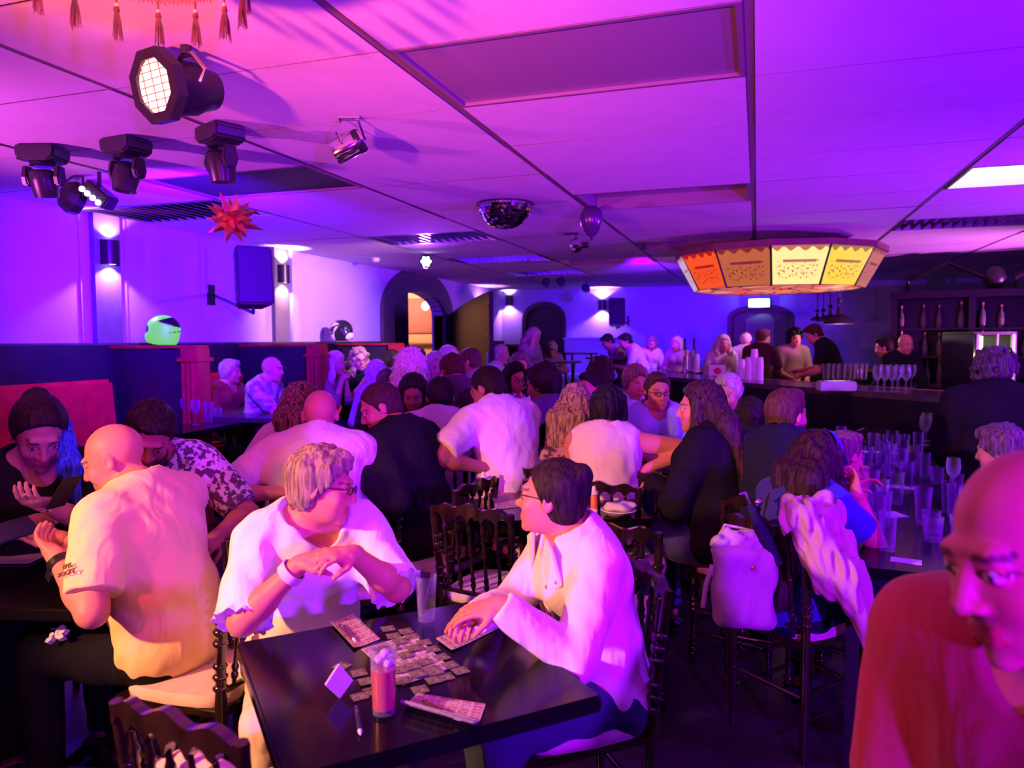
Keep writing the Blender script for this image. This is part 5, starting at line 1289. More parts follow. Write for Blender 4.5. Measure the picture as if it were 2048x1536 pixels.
# ================================================================== BACK BAR
B0 = np.array(PD(1787, 700, 9.4)); bb = thing('back_bar', (B0[0], B0[1], 0), 'tall dark back-bar cabinet with shelves and gabled top', 'cabinet')
W_ = 3.3; ang = 0
m = MT['darkwood']
bb.rotation_euler = (0, 0, math.radians(-10))
MB().box((W_ / 2, .22, 1.05), (W_, .03, 2.1)).build('back_board', m, bb)
for k in range(5):
    MB().box((k * W_ / 4, .02, 1.05), (.07, .40, 2.1)).build('upright', m, bb)
MB().box((W_ / 2, .0, .48), (W_, .5, .96)).build('base_cabinet', m, bb, bevel=.01); MB().box((W_ / 2, -.02, .98), (W_ + .06, .56, .04)).build('worktop', MT['bartop'], bb)
for z in (1.32, 1.66): MB().box((W_ / 2, .05, z), (W_, .30, .025)).build('shelf', m, bb)
MB().box((W_ / 2, .0, 2.08), (W_ + .1, .46, .09)).build('cornice', m, bb, bevel=.01)
for k in range(3):
    x = .55 + k * 1.1; mb = MB(); mb.tube([(x - .42, -.1, 2.13), (x - .40, -.1, 2.26), (x, -.1, 2.46), (x + .40, -.1, 2.26), (x + .42, -.1, 2.13)], .03, 6); mb.build('gable', m, bb)
    if k < 3: MB().ellipsoid((x + .5, -.05, 2.26), (.13, .13, .14), 12, 8).build('finial', MT['black'], bb, smooth=True)
for k in range(4):
    for z in (.3, .68): MB().box(((k + .5) * W_ / 4, -.255, z), (W_ / 4 - .1, .012, .30)).build('drawer_front', m, bb)
Mb = Matrix.Rotation(math.radians(-10), 4, 'Z'); 
random.seed(8)
for k in range(44):
    z = (1.0, 1.333, 1.673)[k % 3]; x = .12 + (k // 3) * .21 + random.uniform(-.05, .05)
    if x > W_ - .1: continue
    if 1.40 < x < 2.05 and z < 1.6: continue
    if abs((x + .02) % (W_ / 4)) < .08: x += .09
    q = Mb @ Vector((x, .04, z)); put('bottle', (B0[0] + q.x, B0[1] + q.y, z), ('dim spirit bottle standing on the back-bar worktop', 'dim spirit bottle on the lower back-bar shelf', 'dim spirit bottle on the upper back-bar shelf')[k % 3], ('bottles on the back-bar worktop', 'bottles on the lower shelf', 'bottles on the upper shelf')[k % 3], random.uniform(.85, 1.0))
# lit fridge set into the back bar
f0 = np.array(PD(1958, 730, 8.15)); t = thing('glass_fridge', (f0[0], f0[1], 0), 'glass-door bar fridge lit bright inside', 'fridge', None, hz(0) + .1)
MB().box((0, .26, .80), (.46, .03, 1.60)).build('back_panel', MT['white'], t)
for q in (-1, 1): MB().box((q * .23, .02, .80), (.03, .5, 1.6)).build('side_panel', MT['black'], t)
MB().box((0, .02, 1.6), (.49, .5, .03)).build('top_panel', MT['black'], t); MB().box((0, .02, .52), (.46, .5, 1.02)).build('lower_case', MT['black'], t)
MB().box((0, .23, 1.31), (.42, .02, .52)).build('light_panel', mat('fridge_light', (1, .95, .8), .5, emit=(1.0, .86, .58), es=2.2), t)
for z in (1.2, 1.4): MB().box((0, .1, z), (.42, .22, .008)).build('shelf', MT['steel'], t)
MB().box((-.205, -.225, 1.31), (.03, .03, .56)).build('door_frame', MT['steel'], t); MB().box((.205, -.225, 1.31), (.03, .03, .56)).build('door_frame', MT['steel'], t); MB().box((.02, -.225, 1.31), (.02, .03, .56)).build('door_frame', MT['steel'], t)
MB().box((0, -.22, 1.31), (.40, .006, .54)).build('glass_door', mat('fridge_glass', (1, 1, 1), .02, trans=1.0, ior=1.05), t)
point('fridge_lamp', tuple(np.array(f0) * [1, 1, 0] + np.array([-.08, -.35, 1.35])), (1, .85, .6), 5, .05)
# ================================================================== THINGS ON THE NEAR TABLE
TZ = .7505
def sheet_mat(name, base, ink, nx, ny, fill=.55):
    m = mat(name, base, .8); tc = nd(m, 'ShaderNodeTexCoord'); br = nd(m, 'ShaderNodeTexBrick', Scale=1.0)
    br.offset = 0; br.inputs['Mortar Size'].default_value = .016; br.inputs['Brick Width'].default_value = 1.0 / nx; br.inputs['Row Height'].default_value = 1.0 / ny
    lk(m, tc.outputs['UV'], br.inputs['Vector']); br.inputs['Color1'].default_value = (1, 1, 1, 1); br.inputs['Color2'].default_value = (.75, .75, .75, 1); br.inputs['Mortar'].default_value = (0, 0, 0, 1); br.inputs['Mortar Smooth'].default_value = .4
    n = nd(m, 'ShaderNodeTexNoise', Scale=nx * 3.2, Detail=2.0); lk(m, tc.outputs['UV'], n.inputs['Vector'])
    mu = nd(m, 'ShaderNodeMath', operation='MULTIPLY'); lk(m, br.outputs['Color'], mu.inputs[0]); lk(m, n.outputs['Fac'], mu.inputs[1])
    lk(m, ramp(m, mu.outputs[0], [(fill - .08, base), (fill + .05, ink)]), bsdf(m).inputs['Base Color']); return m
SH = sheet_mat('bingo_sheet', (.52, .47, .45), (.30, .05, .08), 9, 6, .42)
SH2 = sheet_mat('printed_page', (.58, .50, .58), (.30, .22, .30), 4, 6, .42)
def sheet(quad, label, m, bend=0.0, z=TZ, th=.0012, name='bingo_sheet', cat='paper', group=None, layers=1, nx=8):
    """sheet of paper lying on the table: four corners given as seen, bend lifts one end"""
    P = [np.array(PZ(x, y, z)) for x, y in quad]; o = sum(P) / 4
    t = None
    for L in range(layers):
        V = []; F_ = []; UV = []
        for i in range(nx + 1):
            u = i / nx; zz = bend * max(0, 1 - u * 2.2) ** 2
            for v in (0, 1):
                p = (P[0] * (1 - u) + P[1] * u) * (1 - v) + (P[3] * (1 - u) + P[2] * u) * v; V.append(p - o + np.array([0, 0, zz + th * (1 + 2 * L) + L * .0008])); UV.append((u, v))
        n = len(V); V += [p - np.array([0, 0, th]) for p in V]; UV += UV
        for i in range(nx):
            a = 2 * i; F_ += [(a, a + 1, a + 3, a + 2), (n + a, n + a + 2, n + a + 3, n + a + 1), (a, a + 2, n + a + 2, n + a), (a + 1, n + a + 1, n + a + 3, a + 3)]
        F_ += [(0, n, n + 1, 1), (2 * nx, 2 * nx + 1, n + 2 * nx + 1, n + 2 * nx)]
        me = bpy.data.meshes.new(name); me.from_pydata([tuple(p) for p in V], [], F_); me.materials.append(m); me.update()
        uv = me.uv_layers.new(name='UV')
        for lp in me.loops: uv.data[lp.index].uv = UV[lp.vertex_index]
        ob = bpy.data.objects.new(name, me); COL.objects.link(ob)
        if L == 0: t = ob; ob.location = (o[0], o[1], z); tag(ob, label, cat, group)
        else: ob.parent = t; ob.name = 'under_sheet'; ob.location = (.002 * L, .003, -.0012); ob.rotation_euler = (0, 0, .02 * L)
        z0 = 0
    for v in t.data.vertices: v.co.z += .0008 * layers
    return t
sheet([(660, 1248), (706, 1229), (760, 1279), (708, 1300)], 'bingo sheet in front of the grey-haired woman with a pen line across it', SH, .006)
pen0 = PZ(680, 1250, TZ + .006); pen1 = PZ(712, 1283, TZ + .006)
def pen(p, q, label, m, r=.004, clip=True):
    p, q = Vector(p), Vector(q); t = thing('pen', p, label, 'pen'); d = q - p; L = d.length; u = d.normalized()
    MB().tube([(0, 0, 0), u * L * .85], r, 8).build('barrel', m, t, smooth=True); MB().tube([u * L * .85, u * L * .97, u * L], [r, r * .5, r * .15], 8).build('tip', MT['white'], t, smooth=True)
    MB().tube([(0, 0, 0), -u * .006], r * .8, 8).build('end_cap', MT['steel'], t); MB().box(u * L * .15 + Vector((0, 0, r * 1.2)), (.004, .004, .003)).build('clip', MT['steel'], t)
    return t
pen(pen0, pen1, 'dark pen lying on the grey-haired woman\'s bingo sheet', mat('pen_dark', (.10, .02, .04), .3), .0045)
sheet([(872, 1281), (975, 1232), (998, 1257), (903, 1304)], 'bingo sheet under the fist of the woman in the cream jacket', SH, .004, layers=2)
sheet([(800, 1424), (834, 1391), (967, 1416), (945, 1469)], 'folded stack of bingo sheets nearest the camera with a pen on top', SH, .022, layers=3)
pen(PZ(846, 1402, TZ + .016), PZ(922, 1441, TZ + .012), 'silver-tipped pen lying across the nearest bingo sheets', mat('pen_burgundy', (.08, .015, .02), .2))
pen(PZ(713, 1417, TZ + .006), PZ(721, 1470, TZ + .006), 'dark blue pen lying alone on the near table', mat('pen_blue', (.02, .015, .06), .25), .005)
sheet([(722, 1300), (826, 1268), (900, 1337), (806, 1372)], 'large white printed page under the little cards on the near table', SH2, 0)
# little printed cards
CM = mat('card_print', (.50, .50, .38), .85); tc = nd(CM, 'ShaderNodeTexCoord'); n = nd(CM, 'ShaderNodeTexNoise', Scale=330.0, Detail=1.0); lk(CM, tc.outputs['Object'], n.inputs['Vector']); lk(CM, ramp(CM, n.outputs['Fac'], [(.42, (.06, .06, .04)), (.58, (.24, .24, .16))]), bsdf(CM).inputs['Base Color'])
cards = [(776, 1256), (787, 1271), (812, 1262), (824, 1272), (848, 1284), (864, 1298), (883, 1313), (900, 1329), (921, 1341), (891, 1352), (868, 1359), (840, 1379), (806, 1362), (800, 1341), (826, 1334), (848, 1325), (862, 1340), (836, 1350),
         (684, 1331), (718, 1345), (733, 1362), (719, 1391), (745, 1381), (762, 1302), (783, 1297), (800, 1284), (828, 1298), (811, 1311), (870, 1345)]
cp = None; random.seed(4)
for k, (x, y) in enumerate(cards):
    p = PZ(x, y, TZ + .003); rz = R45 + random.uniform(-.12, .12) + (.5 if k in (18,) else 0)
    onp = 12 <= k < 18 or k >= 23
    lab = 'small grey printed card lying on the white page' if onp else 'small grey printed card on the bare black table beside the white page' if k < 12 else 'stray grey printed card left of the pink drink glass'
    zz = TZ + (.0042 if onp else .0006) + .0007 * (k % 3)
    if cp is None:
        cp = MB().box((0, 0, .0008), (.036, .036, .0014)).build('bingo_card', CM); tag(cp, lab, 'card', 'cards on the bare table'); cp.location = (p[0], p[1], zz); cp.rotation_euler = (0, 0, rz)
    else:
        o = dup(cp, (p[0], p[1], zz), rz, lab, 'cards on the white page' if onp else 'cards on the bare table' if k < 12 else 'stray cards by the pink drink')
# small folded card standing (lozenge)
p = PZ(677, 1395, TZ); t = MB().add([(0, 0, .0), (.028, .012, .036), (.0, .0, .078), (-.028, -.012, .036), (.004, -.004, .0), (.032, .008, .036), (.004, -.004, .078), (-.024, -.016, .036)], [(0, 1, 2, 3), (7, 6, 5, 4), (0, 4, 5, 1), (1, 5, 6, 2), (2, 6, 7, 3), (3, 7, 4, 0)]).build('place_card', mat('violet_card', (.55, .45, .8), .7))
t.location = p; t.rotation_euler = (0, 0, hz(0)); tag(t, 'lilac diamond card standing on one corner on the near table', 'card')
# drinks
p = PZ(768, 1424, TZ); t = thing('drink_glass', (p[0], p[1], TZ), 'tall glass of cloudy pink drink with ice on the near table', 'glass')
pg = MT['glass']
MB().lathe([(0, 0), (.024, 0), (.0244, .0118), (0, .0118)], 24).build('glass_base', pg, t, smooth=True)
MB().lathe([(.0270, .0985), (.0285, .145), (.0270, .145), (.0256, .0985)], 24, cap=False).build('glass_rim', pg, t, smooth=True)
MB().lathe([(0, .012), (.0244, .012), (.0270, .098), (0, .100)], 24).build('pink_drink', mat('pink_drink', (.42, .10, .10), .12, coat=.6), t, smooth=True)
random.seed(6)
for k in range(4): MB().box((random.uniform(-.012, .012), random.uniform(-.012, .012), .106 + .009 * k), (.016, .016, .016), Matrix.Rotation(random.random() * 3, 3, 'Z') @ Matrix.Rotation(random.random(), 3, 'X')).build('ice_cube', mat('ice', (.8, .6, .62), .2), t, bevel=.003)
p = PZ(853, 1240, TZ); t = thing('drink_glass', (p[0], p[1], TZ), 'nearly empty clear glass with a dark straw by the far table corner', 'glass')
MB().lathe([(0, 0), (.0235, 0), (.0310, .130), (.0292, .130), (.0222, .016), (0, .016)], 24, cap=False).build('glass_body', pg, t, smooth=True)
MB().tube([(-.012, 0, .018), (.03, 0, .175)], .0032, 8).build('straw', mat('straw_dark', (.06, .02, .05), .4), t)
# ================================================================== THINGS ON THE OTHER TABLES
def dauber(p, col, label):
    t = thing('bingo_dauber', p, label, 'dauber'); m = mat('dauber_ink', col, .4)
    MB().lathe([(0, 0), (.019, 0), (.019, .022), (.016, .026)], 16).build('foot', MT['white'], t, smooth=True); MB().lathe([(.016, .024), (.016, .085), (.014, .09)], 16, cap=False).build('ink_barrel', m, t, smooth=True)
    MB().lathe([(.014, .088), (.020, .092), (.020, .104), (.011, .110), (.010, .124), (.006, .130), (0, .130)], 16).build('cap', MT['white'], t, smooth=True)
z2 = .7505
dauber((*PZ(967, 994, z2)[:2], z2), (.75, .10, .22), 'red bingo dauber with a white cap at the left end of the dauber table')
dauber((*PZ(1012, 981, z2)[:2], z2), (.06, .04, .55), 'blue bingo dauber on the dauber table')
dauber((*PZ(1188, 1028, z2)[:2], z2), (.85, .22, .10), 'orange bingo dauber with a white cap at the right end of the dauber table')
random.seed(9)
for q, lab in (([(935, 978), (972, 980), (985, 1000), (940, 998)], 'papers under the red dauber'), ([(985, 990), (1025, 985), (1035, 1015), (990, 1020)], 'papers beside the blue dauber')):
    sheet(q, lab + ' on the dauber table', SH, .003, z2, layers=2)
p = PZ(1237, 1030, z2); t = thing('napkin_bowl', (p[0], p[1], z2), 'low bowl heaped with crumpled white napkins on the dauber table', 'bowl')
MB().lathe([(0, 0), (.05, 0), (.082, .025), (.078, .028), (.048, .006), (0, .006)], 20).build('bowl', MT['white'], t, smooth=True)
sdf_obj('napkins', [p_ell((0, 0, .034), (.074, .062, .022), None, .0), p_ell((.03, .02, .04), (.03, .03, .02), None, .02), p_wave(.007, 5, 120, 6)], .006, MT['paper'], t)
p = PZ(1180, 998, z2); t = thing('napkin_bowl', (p[0], p[1], z2), 'crumpled pink-lit napkin lying behind the orange dauber', 'napkin'); sdf_obj('napkin', [p_ell((0, 0, .02), (.05, .035, .02), None, 0), p_wave(.008, 8, 110, 6), p_half((0, 0, .002), (0, 0, -1))], .006, MT['paper'], t); t.name = 'napkin'
# long table: glasses, a brown drink, papers
random.seed(31); RZ3 = math.radians(-4)
def t3(u, v): return (.71 + u * math.cos(RZ3) - v * math.sin(RZ3), 4.3 + u * math.sin(RZ3) + v * math.cos(RZ3), z2)
used_ = []
kinds = ['tumbler', 'highball', 'pint', 'wine']
for k in range(46):
    for _ in range(30):
        u, v = random.uniform(-.26, .26), random.uniform(-1.35, 1.40)
        if all(math.hypot(u - a, v - b) > .085 for a, b in used_): break
    else: continue
    used_.append((u, v)); kd = kinds[random.choice([0, 1, 1, 2, 3])]
    put(kd, t3(u, v), {'tumbler': 'short empty tumbler', 'highball': 'tall straight empty glass', 'pint': 'flared empty beer glass', 'wine': 'stemmed wine glass'}[kd] + ' at ' + ('the near end of the crowded table' if v < -.5 else 'the middle of the crowded table' if v < .5 else 'the far end of the crowded table'), {'tumbler': 'tumblers', 'highball': 'tall glasses', 'pint': 'beer glasses', 'wine': 'wine glasses'}[kd] + (' at the near end' if v < -.5 else ' in the middle' if v < .5 else ' at the far end') + ' of the long table', random.uniform(.95, 1.08))
def paper(p, rz, sx, sy, label, name='paper', col='paper', th=.003):
    o = MB().box((0, 0, th / 2), (sx, sy, th)).build(name, MT[col]); o.location = tuple(p); o.rotation_euler = (0, 0, rz); tag(o, label, 'paper'); return o
for (px, py, sx, sy, r, lab) in ((1738, 952, .12, .09, .2, 'paper in front of the forearm-resting woman'), (1800, 975, .13, .08, -.3, 'paper beside the brown drink'), (1775, 1030, .14, .10, .5, 'paper in the middle of the crowded table'), (1760, 905, .22, .10, .1, 'wide paper at the far end of the crowded table'), (1812, 1122, .10, .055, -.2, 'small white slip at the near end of the crowded table'), (1700, 925, .10, .07, .4, 'paper slip at the left edge of the crowded table')):
    p = PZ(px, py, z2); paper((p[0], p[1], z2 - .0004), r, sx, sy, lab)
p = PZ(1750, 985, z2); t = thing('beer_glass', (p[0], p[1], z2), 'glass of brown drink on the crowded long table', 'glass'); MB().lathe([(.0365, .105), (.038, .13), (.0365, .13), (.035, .105)], 16, cap=False).build('glass_rim', MT['glass'], t, smooth=True); MB().lathe([(0, .0), (.030, .0), (.0365, .105), (0, .105)], 16).build('brown_drink', mat('cola', (.22, .05, .03), .12, coat=.8), t, smooth=True)
# far right table: flowers and wine glasses
p = np.array(PD(1895, 915, 4.6)); T9z = .7505
t = thing('flower_vase', (1.42, 6.12, T9z), 'glass vase of pale flowers on the table behind the crowded one', 'flowers')
MB().lathe([(0, 0), (.05, 0), (.06, .10), (.045, .16), (.043, .16), (.055, .10), (.045, .01), (0, .01)], 16, cap=False).build('vase', MT['glass'], t, smooth=True)
random.seed(14); fmt = mat('pale_petal', (.65, .55, .7), .6); lmt = mat('leaf_green', (.05, .09, .05), .6)
for k in range(16):
    a = random.uniform(0, 6.28); r = random.uniform(.02, .13); z = .20 + random.uniform(0, .12) - r * .3
    MB().tube([(0, 0, .02), (r * .4 * math.cos(a), r * .4 * math.sin(a), .15), (r * math.cos(a), r * math.sin(a), z)], .003, 5).build('stem', lmt, t)
    fl_ = MB()
    for j in range(6):
        b = j * 1.047; fl_.ellipsoid((r * math.cos(a) + .018 * math.cos(b), r * math.sin(a) + .018 * math.sin(b), z + .006), (.017, .012, .007), 7, 5)
    fl_.ellipsoid((r * math.cos(a), r * math.sin(a), z + .010), (.011, .011, .009), 7, 5); fl_.build('flower', fmt, t, smooth=True)
for k, (dx, dy) in enumerate(((-.30, -.1), (-.24, .16), (-.22, -.27), (.10, -.27), (.26, -.1), (.05, .24))): put('wine', (1.50 + dx, 6.32 + dy, T9z), 'stemmed wine glass around the flower vase', 'wine glasses by the flowers', 1.1)
t = thing('hydrangea_vase', (1.66, 6.36, T9z), 'round purple hydrangea ball in a dark vase beside the pale flowers', 'flowers')
MB().lathe([(0, 0), (.04, 0), (.05, .06), (.03, .12), (.035, .13), (0, .13)], 14).build('vase', MT['black'], t, smooth=True)
sdf_obj('flower_head', [p_ell((0, 0, .23), (.105, .105, .095), None, 0), p_wave(.012, 44, 140, 8)], .009, mat('hydrangea', (.35, .22, .42), .7), t)
MB().tube([(0, 0, .1), (0, 0, .18)], .008, 6).build('stem', lmt, t)
# glasses and papers in the middle tables
for (px, py, z, kd, lab) in ((1118, 792, .7505, 'highball', 'tall glass on the middle table behind the streaked long hair'), (1132, 800, .7505, 'highball', 'second tall glass on the middle table, right of the first'), (1108, 796, .7505, 'tumbler', 'tumbler left of the two tall glasses on the middle table'),
                             (835, 838, .7505, 'pint', 'beer glass beside the dark-haired woman facing the camera'), (940, 838, .7505, 'tumbler', 'tumbler beside the man with the shoulder strap'), (371, 846, .9005, 'wine', 'wine glass on the blue-lit booth table'), (392, 850, .9005, 'wine', 'second wine glass on the blue-lit booth table'), (418, 846, .9005, 'pint', 'beer glass at the right end of the blue-lit booth table'),
                             (1290, 905, .7505, 'tumbler', 'tumbler before the lilac-shirted person'), (1310, 912, .7505, 'tumbler', 'second tumbler before the lilac-shirted person'), (436, 836, .9005, 'tumbler', 'tumbler beside the beer glass on the blue-lit booth table')):
    p = PZ(px, py, z); put(kd, (p[0], p[1], z), lab, 'drinks on the middle tables')
for (px, py, z, sx, sy, r, lab) in ((560, 806, .9305, .30, .2, .3, 'open menu papers before the bald man in the lilac shirt'), (535, 814, .9305, .2, .14, .1, 'white paper at the near end of the booth table'), (715, 786, .9305, .22, .14, .5, 'white papers before the older long-haired woman'), (955, 852, .7505, .22, .15, .3, 'papers before the man with the shoulder strap'), (945, 872, .7505, .24, .14, -.1, 'papers at the near end of the middle table'), (1120, 808, .7505, .3, .2, .2, 'light papers under the two tall glasses'), (1000, 846, .7505, .12, .1, .2, 'paper by the standing white-shirted man')):
    p = PZ(px, py, z); paper((p[0], p[1], z - .0004), r, sx, sy, lab)
for (px, py, d, lab) in ((1118, 719, 11.15, 'papers on the far table before the standing blonde'), (1205, 712, 11.95, 'papers under the leaning men on the far table')):
    p = PD(px, py, d); paper((p[0], p[1], PD(1115, 722, 11.2)[2] + .001 if px < 1200 else PD(1218, 714, 12.0)[2] + .001), .3, .3, .2, lab)
p = PZ(165, 843, .80); t = thing('menu_box', (p[0], p[1], .62), 'pale flat box lying behind the dark-haired woman with blue strands', 'box', None, .3); MB().box((0, 0, .08), (.34, .16, .16)).build('box_body', MT['paper'], t, bevel=.004)
MB().box((p[0], p[1], .31), (.45, .4, .62)).build('side_stool', MT['wainscot']); tag(bpy.data.objects['side_stool'], 'dark block stool under the pale flat box', 'stool')
# ================================================================== PEOPLE NEAREST THE CAMERA
def W4(px, py, d): p = PD(px, py, d); return (p[0], p[1], p[2], 0)
# woman in the white blouse
e, J = person(645, 905, 2.22, 'short grey-haired woman in a white blouse at the near black table', hd=92, body=150, lean=16, pitch=8, roll=-8, male=False, build=1.16, skin='fair',
   hair=('crop', (.20, .13, .10), (.36, .26, .20)), top=((.80, .78, .78),), sleeve=.98, neck=.112, bottom=((.75, .62, .52),), loose=.026, wrinkle=.005,
   hands={'R': W4(600, 1128, 2.02), 'L': W4(706, 1108, 2.06)}, poles={'R': (.75, -.15, -1), 'L': (-.9, -.1, -1)},
   hn={'R': ((-.75, .35, .35), (0, -.2, -1)), 'L': ((.8, .25, .15), (0, -.4, -1))}, curl=.75, acc=('glasses', 'bandR'), h=.0062,
   knees={'R': (.22, .42, -.02), 'L': (-.12, .42, 0)})
N2 = J
# frilly cuffs of the blouse
for q in ('R', 'L'):
    S_, E_, W_ = J['jt'][q][:3]; c = S_ + (E_ - S_) * .95 - J['root']; qd = Vector(nv(E_ - S_)).to_track_quat('Z', 'Y').to_matrix(); mb = MB(); n = 60
    r0 = .066
    for k in range(n): pass
    A = []; B_ = []
    for k in range(n + 1):
        a = 2 * math.pi * k / n; A.append(Vector(c) + qd @ Vector((r0 * math.cos(a), r0 * math.sin(a), -.012))); rr = r0 + .012 + .007 * math.sin(a * 11); B_.append(Vector(c) + qd @ Vector((rr * math.cos(a), rr * math.sin(a), .018 + .004 * math.sin(a * 17))))
    mb.strip(A, B_); mb.strip([p * 1.0 + Vector((0, 0, .001)) for p in A], [p + Vector((0, 0, .0015)) for p in B_]); mb.build('cuff_frill', cloth((.80, .78, .78)), e, smooth=True)
chair_for(J, 'dark chair under the grey-haired woman in the white blouse', .12)
# woman in the cream jacket
e, J = person(1102, 924, 2.14, 'woman with a dark hair bun and glasses in a cream biker jacket', hd=-72, body=-108, lean=13, pitch=-4, roll=4, male=False, build=1.14, skin='fair',
   hair=('bun', (.018, .010, .012), (.035, .02, .02)), top=((.78, .68, .64),), sleeve=2.0, neck=.088, bottom=((.03, .04, .10),), loose=.015, wrinkle=.004,
   hands={'R': W4(955, 1232, 1.96), 'L': W4(1002, 1212, 1.86)}, poles={'R': (.8, -.2, -1), 'L': (-.55, -.25, -1)},
   hn={'R': (None, (0, .2, -1)), 'L': ((.35, .8, -.15), (.3, .0, -1))}, curl={'R': .95, 'L': .35}, acc=('glasses',), h=.0062, hem=-.26, knees={'R': (.12, .40, 0), 'L': (-.16, .40, 0)})
N3 = J
# lapels, studs and shoulder strap of the jacket
br_, bf_, u3_, P3_, P2_, rt_ = J['br'], J['bf'], J['u3'], J['P3'], J['P2'], J['root']; s_ = J['s']
jm = cloth((.80, .70, .66))
def jp(x, z, f): return P2_ + br_ * x * s_ + u3_ * z * s_ + nv(bf_ - u3_ * (bf_ @ u3_)) * f * s_ - rt_
for q in (-1, 1):
    L_ = [jp(q * .055, .185, .095), jp(q * .115, .155, .105), jp(q * .150, .06, .120), jp(q * .105, .045, .150), jp(q * .035, -.10, .155), jp(q * .012, -.12, .160), jp(q * .030, .06, .150)]
    mb = MB(); nn_ = nv(bf_) * .010; mb.add([p + nn_ * .3 for p in L_] + [p + nn_ * 1.3 for p in L_], [(0, 1, 2, 3, 6), (6, 3, 4, 5), (13, 10, 9, 8, 7), (12, 11, 10, 13)] + [(a, (a + 1) % 7, (a + 1) % 7 + 7, a + 7) for a in (0, 1, 2, 3, 4, 5, 6)])
    mb.build('lapel', jm, e, bevel=.003)
    for p in (jp(q * .132, .075, .136), jp(q * .095, .058, .160)): MB().ellipsoid(p, (.006, .006, .006), 8, 6).build('stud', MT['gold'], e, smooth=True)
    mb = MB(); a_ = P3_ - u3_ * .0 + br_ * q * .08 - rt_; b_ = P3_ - u3_ * .045 + br_ * q * .19 - rt_
    w__ = nv(bf_) * .022; up_ = u3_ * .030; mb.add([a_ + w__ + up_, b_ + w__ + up_, b_ - w__ + up_, a_ - w__ + up_, a_ + w__ + up_ * .6, b_ + w__ + up_ * .6, b_ - w__ + up_ * .6, a_ - w__ + up_ * .6], [(0, 1, 2, 3), (7, 6, 5, 4), (0, 4, 5, 1), (1, 5, 6, 2), (2, 6, 7, 3), (3, 7, 4, 0)]); mb.build('shoulder_strap', jm, e, bevel=.004)
    MB().ellipsoid(a_ + up_ * 1.05 + (b_ - a_) * .12, (.006, .006, .005), 8, 6).build('stud', MT['gold'], e, smooth=True)
chair_for(J, 'dark chair under the woman in the cream jacket', -.10)
# man in the yellow T-shirt
e, J = person(225, 851, 2.50, 'bald man in a pale yellow T-shirt reading his phone', hd=-98, body=-72, lean=14, pitch=22, roll=0, build=1.12, belly=1.4, skin='fair', hair=None,
   top=((.80, .60, .30),), sleeve=.80, neck=.080, bottom=((.012, .011, .014),), loose=.024, wrinkle=.003, h=.0065, hem=-.12,
   hands={'L': W4(112, 1112, 2.30), 'R': W4(120, 1078, 2.52)}, poles={'L': (-.5, -.3, -1), 'R': (.5, -.2, -1)}, hn={'L': ((.25, .9, .35), (.6, -.1, .7)), 'R': ((-.35, .9, .2), (-.5, -.1, .75))}, curl=.6, acc=('watchL',),
   beard=(.42, .28, .24), knees={'L': (-.16, .42, -.03), 'R': (.12, .42, 0)}, head_off=.03)
N1 = J
rt_ = J['root']; prm = mat('shirt_print', (.20, .10, .06), .9)
# printed sleeve letters, side seam and small hip patch, leaf emblem on the trousers
S_, E_, W_ = J['jt']['L'][:3]; ax_ = nv(E_ - S_); out = nv(-J['br'] * 1.0 + 0 * ax_); out = nv(out - ax_ * (out @ ax_)); sd_ = nv(np.cross(ax_, out))
cS = S_ + (E_ - S_) * .60 + out * (.056 * 1.12 + .030) - rt_
RM = Matrix(((-sd_[0], -ax_[0], out[0]), (-sd_[1], -ax_[1], out[1]), (-sd_[2], -ax_[2], out[2]))).to_euler()
for k, tx in enumerate(('EMS', 'ROCKY')): text3d(tx, .020, prm, e, tuple(cS + ax_ * (k * .02 - .008) + out * .002), RM, 'sleeve_print')
E2 = bpy.data.objects
hp_ = J['P0'] - J['br'] * .12; 
# trefoil emblem
K0 = J['P0'] - J['br'] * .09; th_ = None
kn = J['P0'] + J['bf'] * .42 * J['s'] - J['br'] * .16; mid = K0 * .35 + kn * .65 + np.array([0, 0, .0]) + nv(-J['br'] * .75 + U0 * .66) * .098 - rt_
nrm_ = nv(-J['br'] * .75 + U0 * .66); fx = nv(J['bf']); fy = nv(np.cross(nrm_, fx))
em = MB(); e1 = nv(Rv - nrm_ * (Rv @ nrm_)); e2 = nv(np.cross(nrm_, e1))
e2 = e2 if e2[2] > 0 else -e2
for ang, L in ((62, .040), (28, .044), (-8, .040), (150, .020), (215, .030)):
    d_ = e1 * math.cos(math.radians(ang)) + e2 * math.sin(math.radians(ang)); w__ = np.cross(nrm_, d_)
    pts = [mid + d_ * .004, mid + d_ * L * .35 + w__ * .0075, mid + d_ * L * .75 + w__ * .0075, mid + d_ * L, mid + d_ * L * .75 - w__ * .0075, mid + d_ * L * .35 - w__ * .0075]
    em.add([p + nrm_ * .014 for p in pts] + [p - nrm_ * .004 for p in pts], [(0, 1, 2, 3, 4, 5), (11, 10, 9, 8, 7, 6)] + [(q, (q + 1) % 6, (q + 1) % 6 + 6, q + 6) for q in range(6)])
em.build('leaf_emblem', MT['white'], e)
chair_for(J, 'dark chair behind the man in the yellow T-shirt', .16)
p = (np.array(PD(30, 1058, 2.40))); t = thing('phone', p, 'dark phone held up by the man in the yellow T-shirt', 'phone')
ph = MB().box((0, 0, 0), (.155, .075, .009), Matrix.Rotation(hz(-80), 3, 'Z') @ Matrix.Rotation(math.radians(40), 3, 'X')); ph.build('case', mat('phone_case', (.02, .025, .05), .35), t, bevel=.003)
for (px, py, sx, sy, r, lab) in ((22, 1093, .18, .26, .2, 'white papers under the phone at the left edge'), (40, 1112, .2, .22, .35, 'second layer of papers under the phone at the left edge')):
    p = PZ(px, py, .7505); paper((p[0], p[1], .7505 if r < .3 else .7535), r, sx, sy, lab)
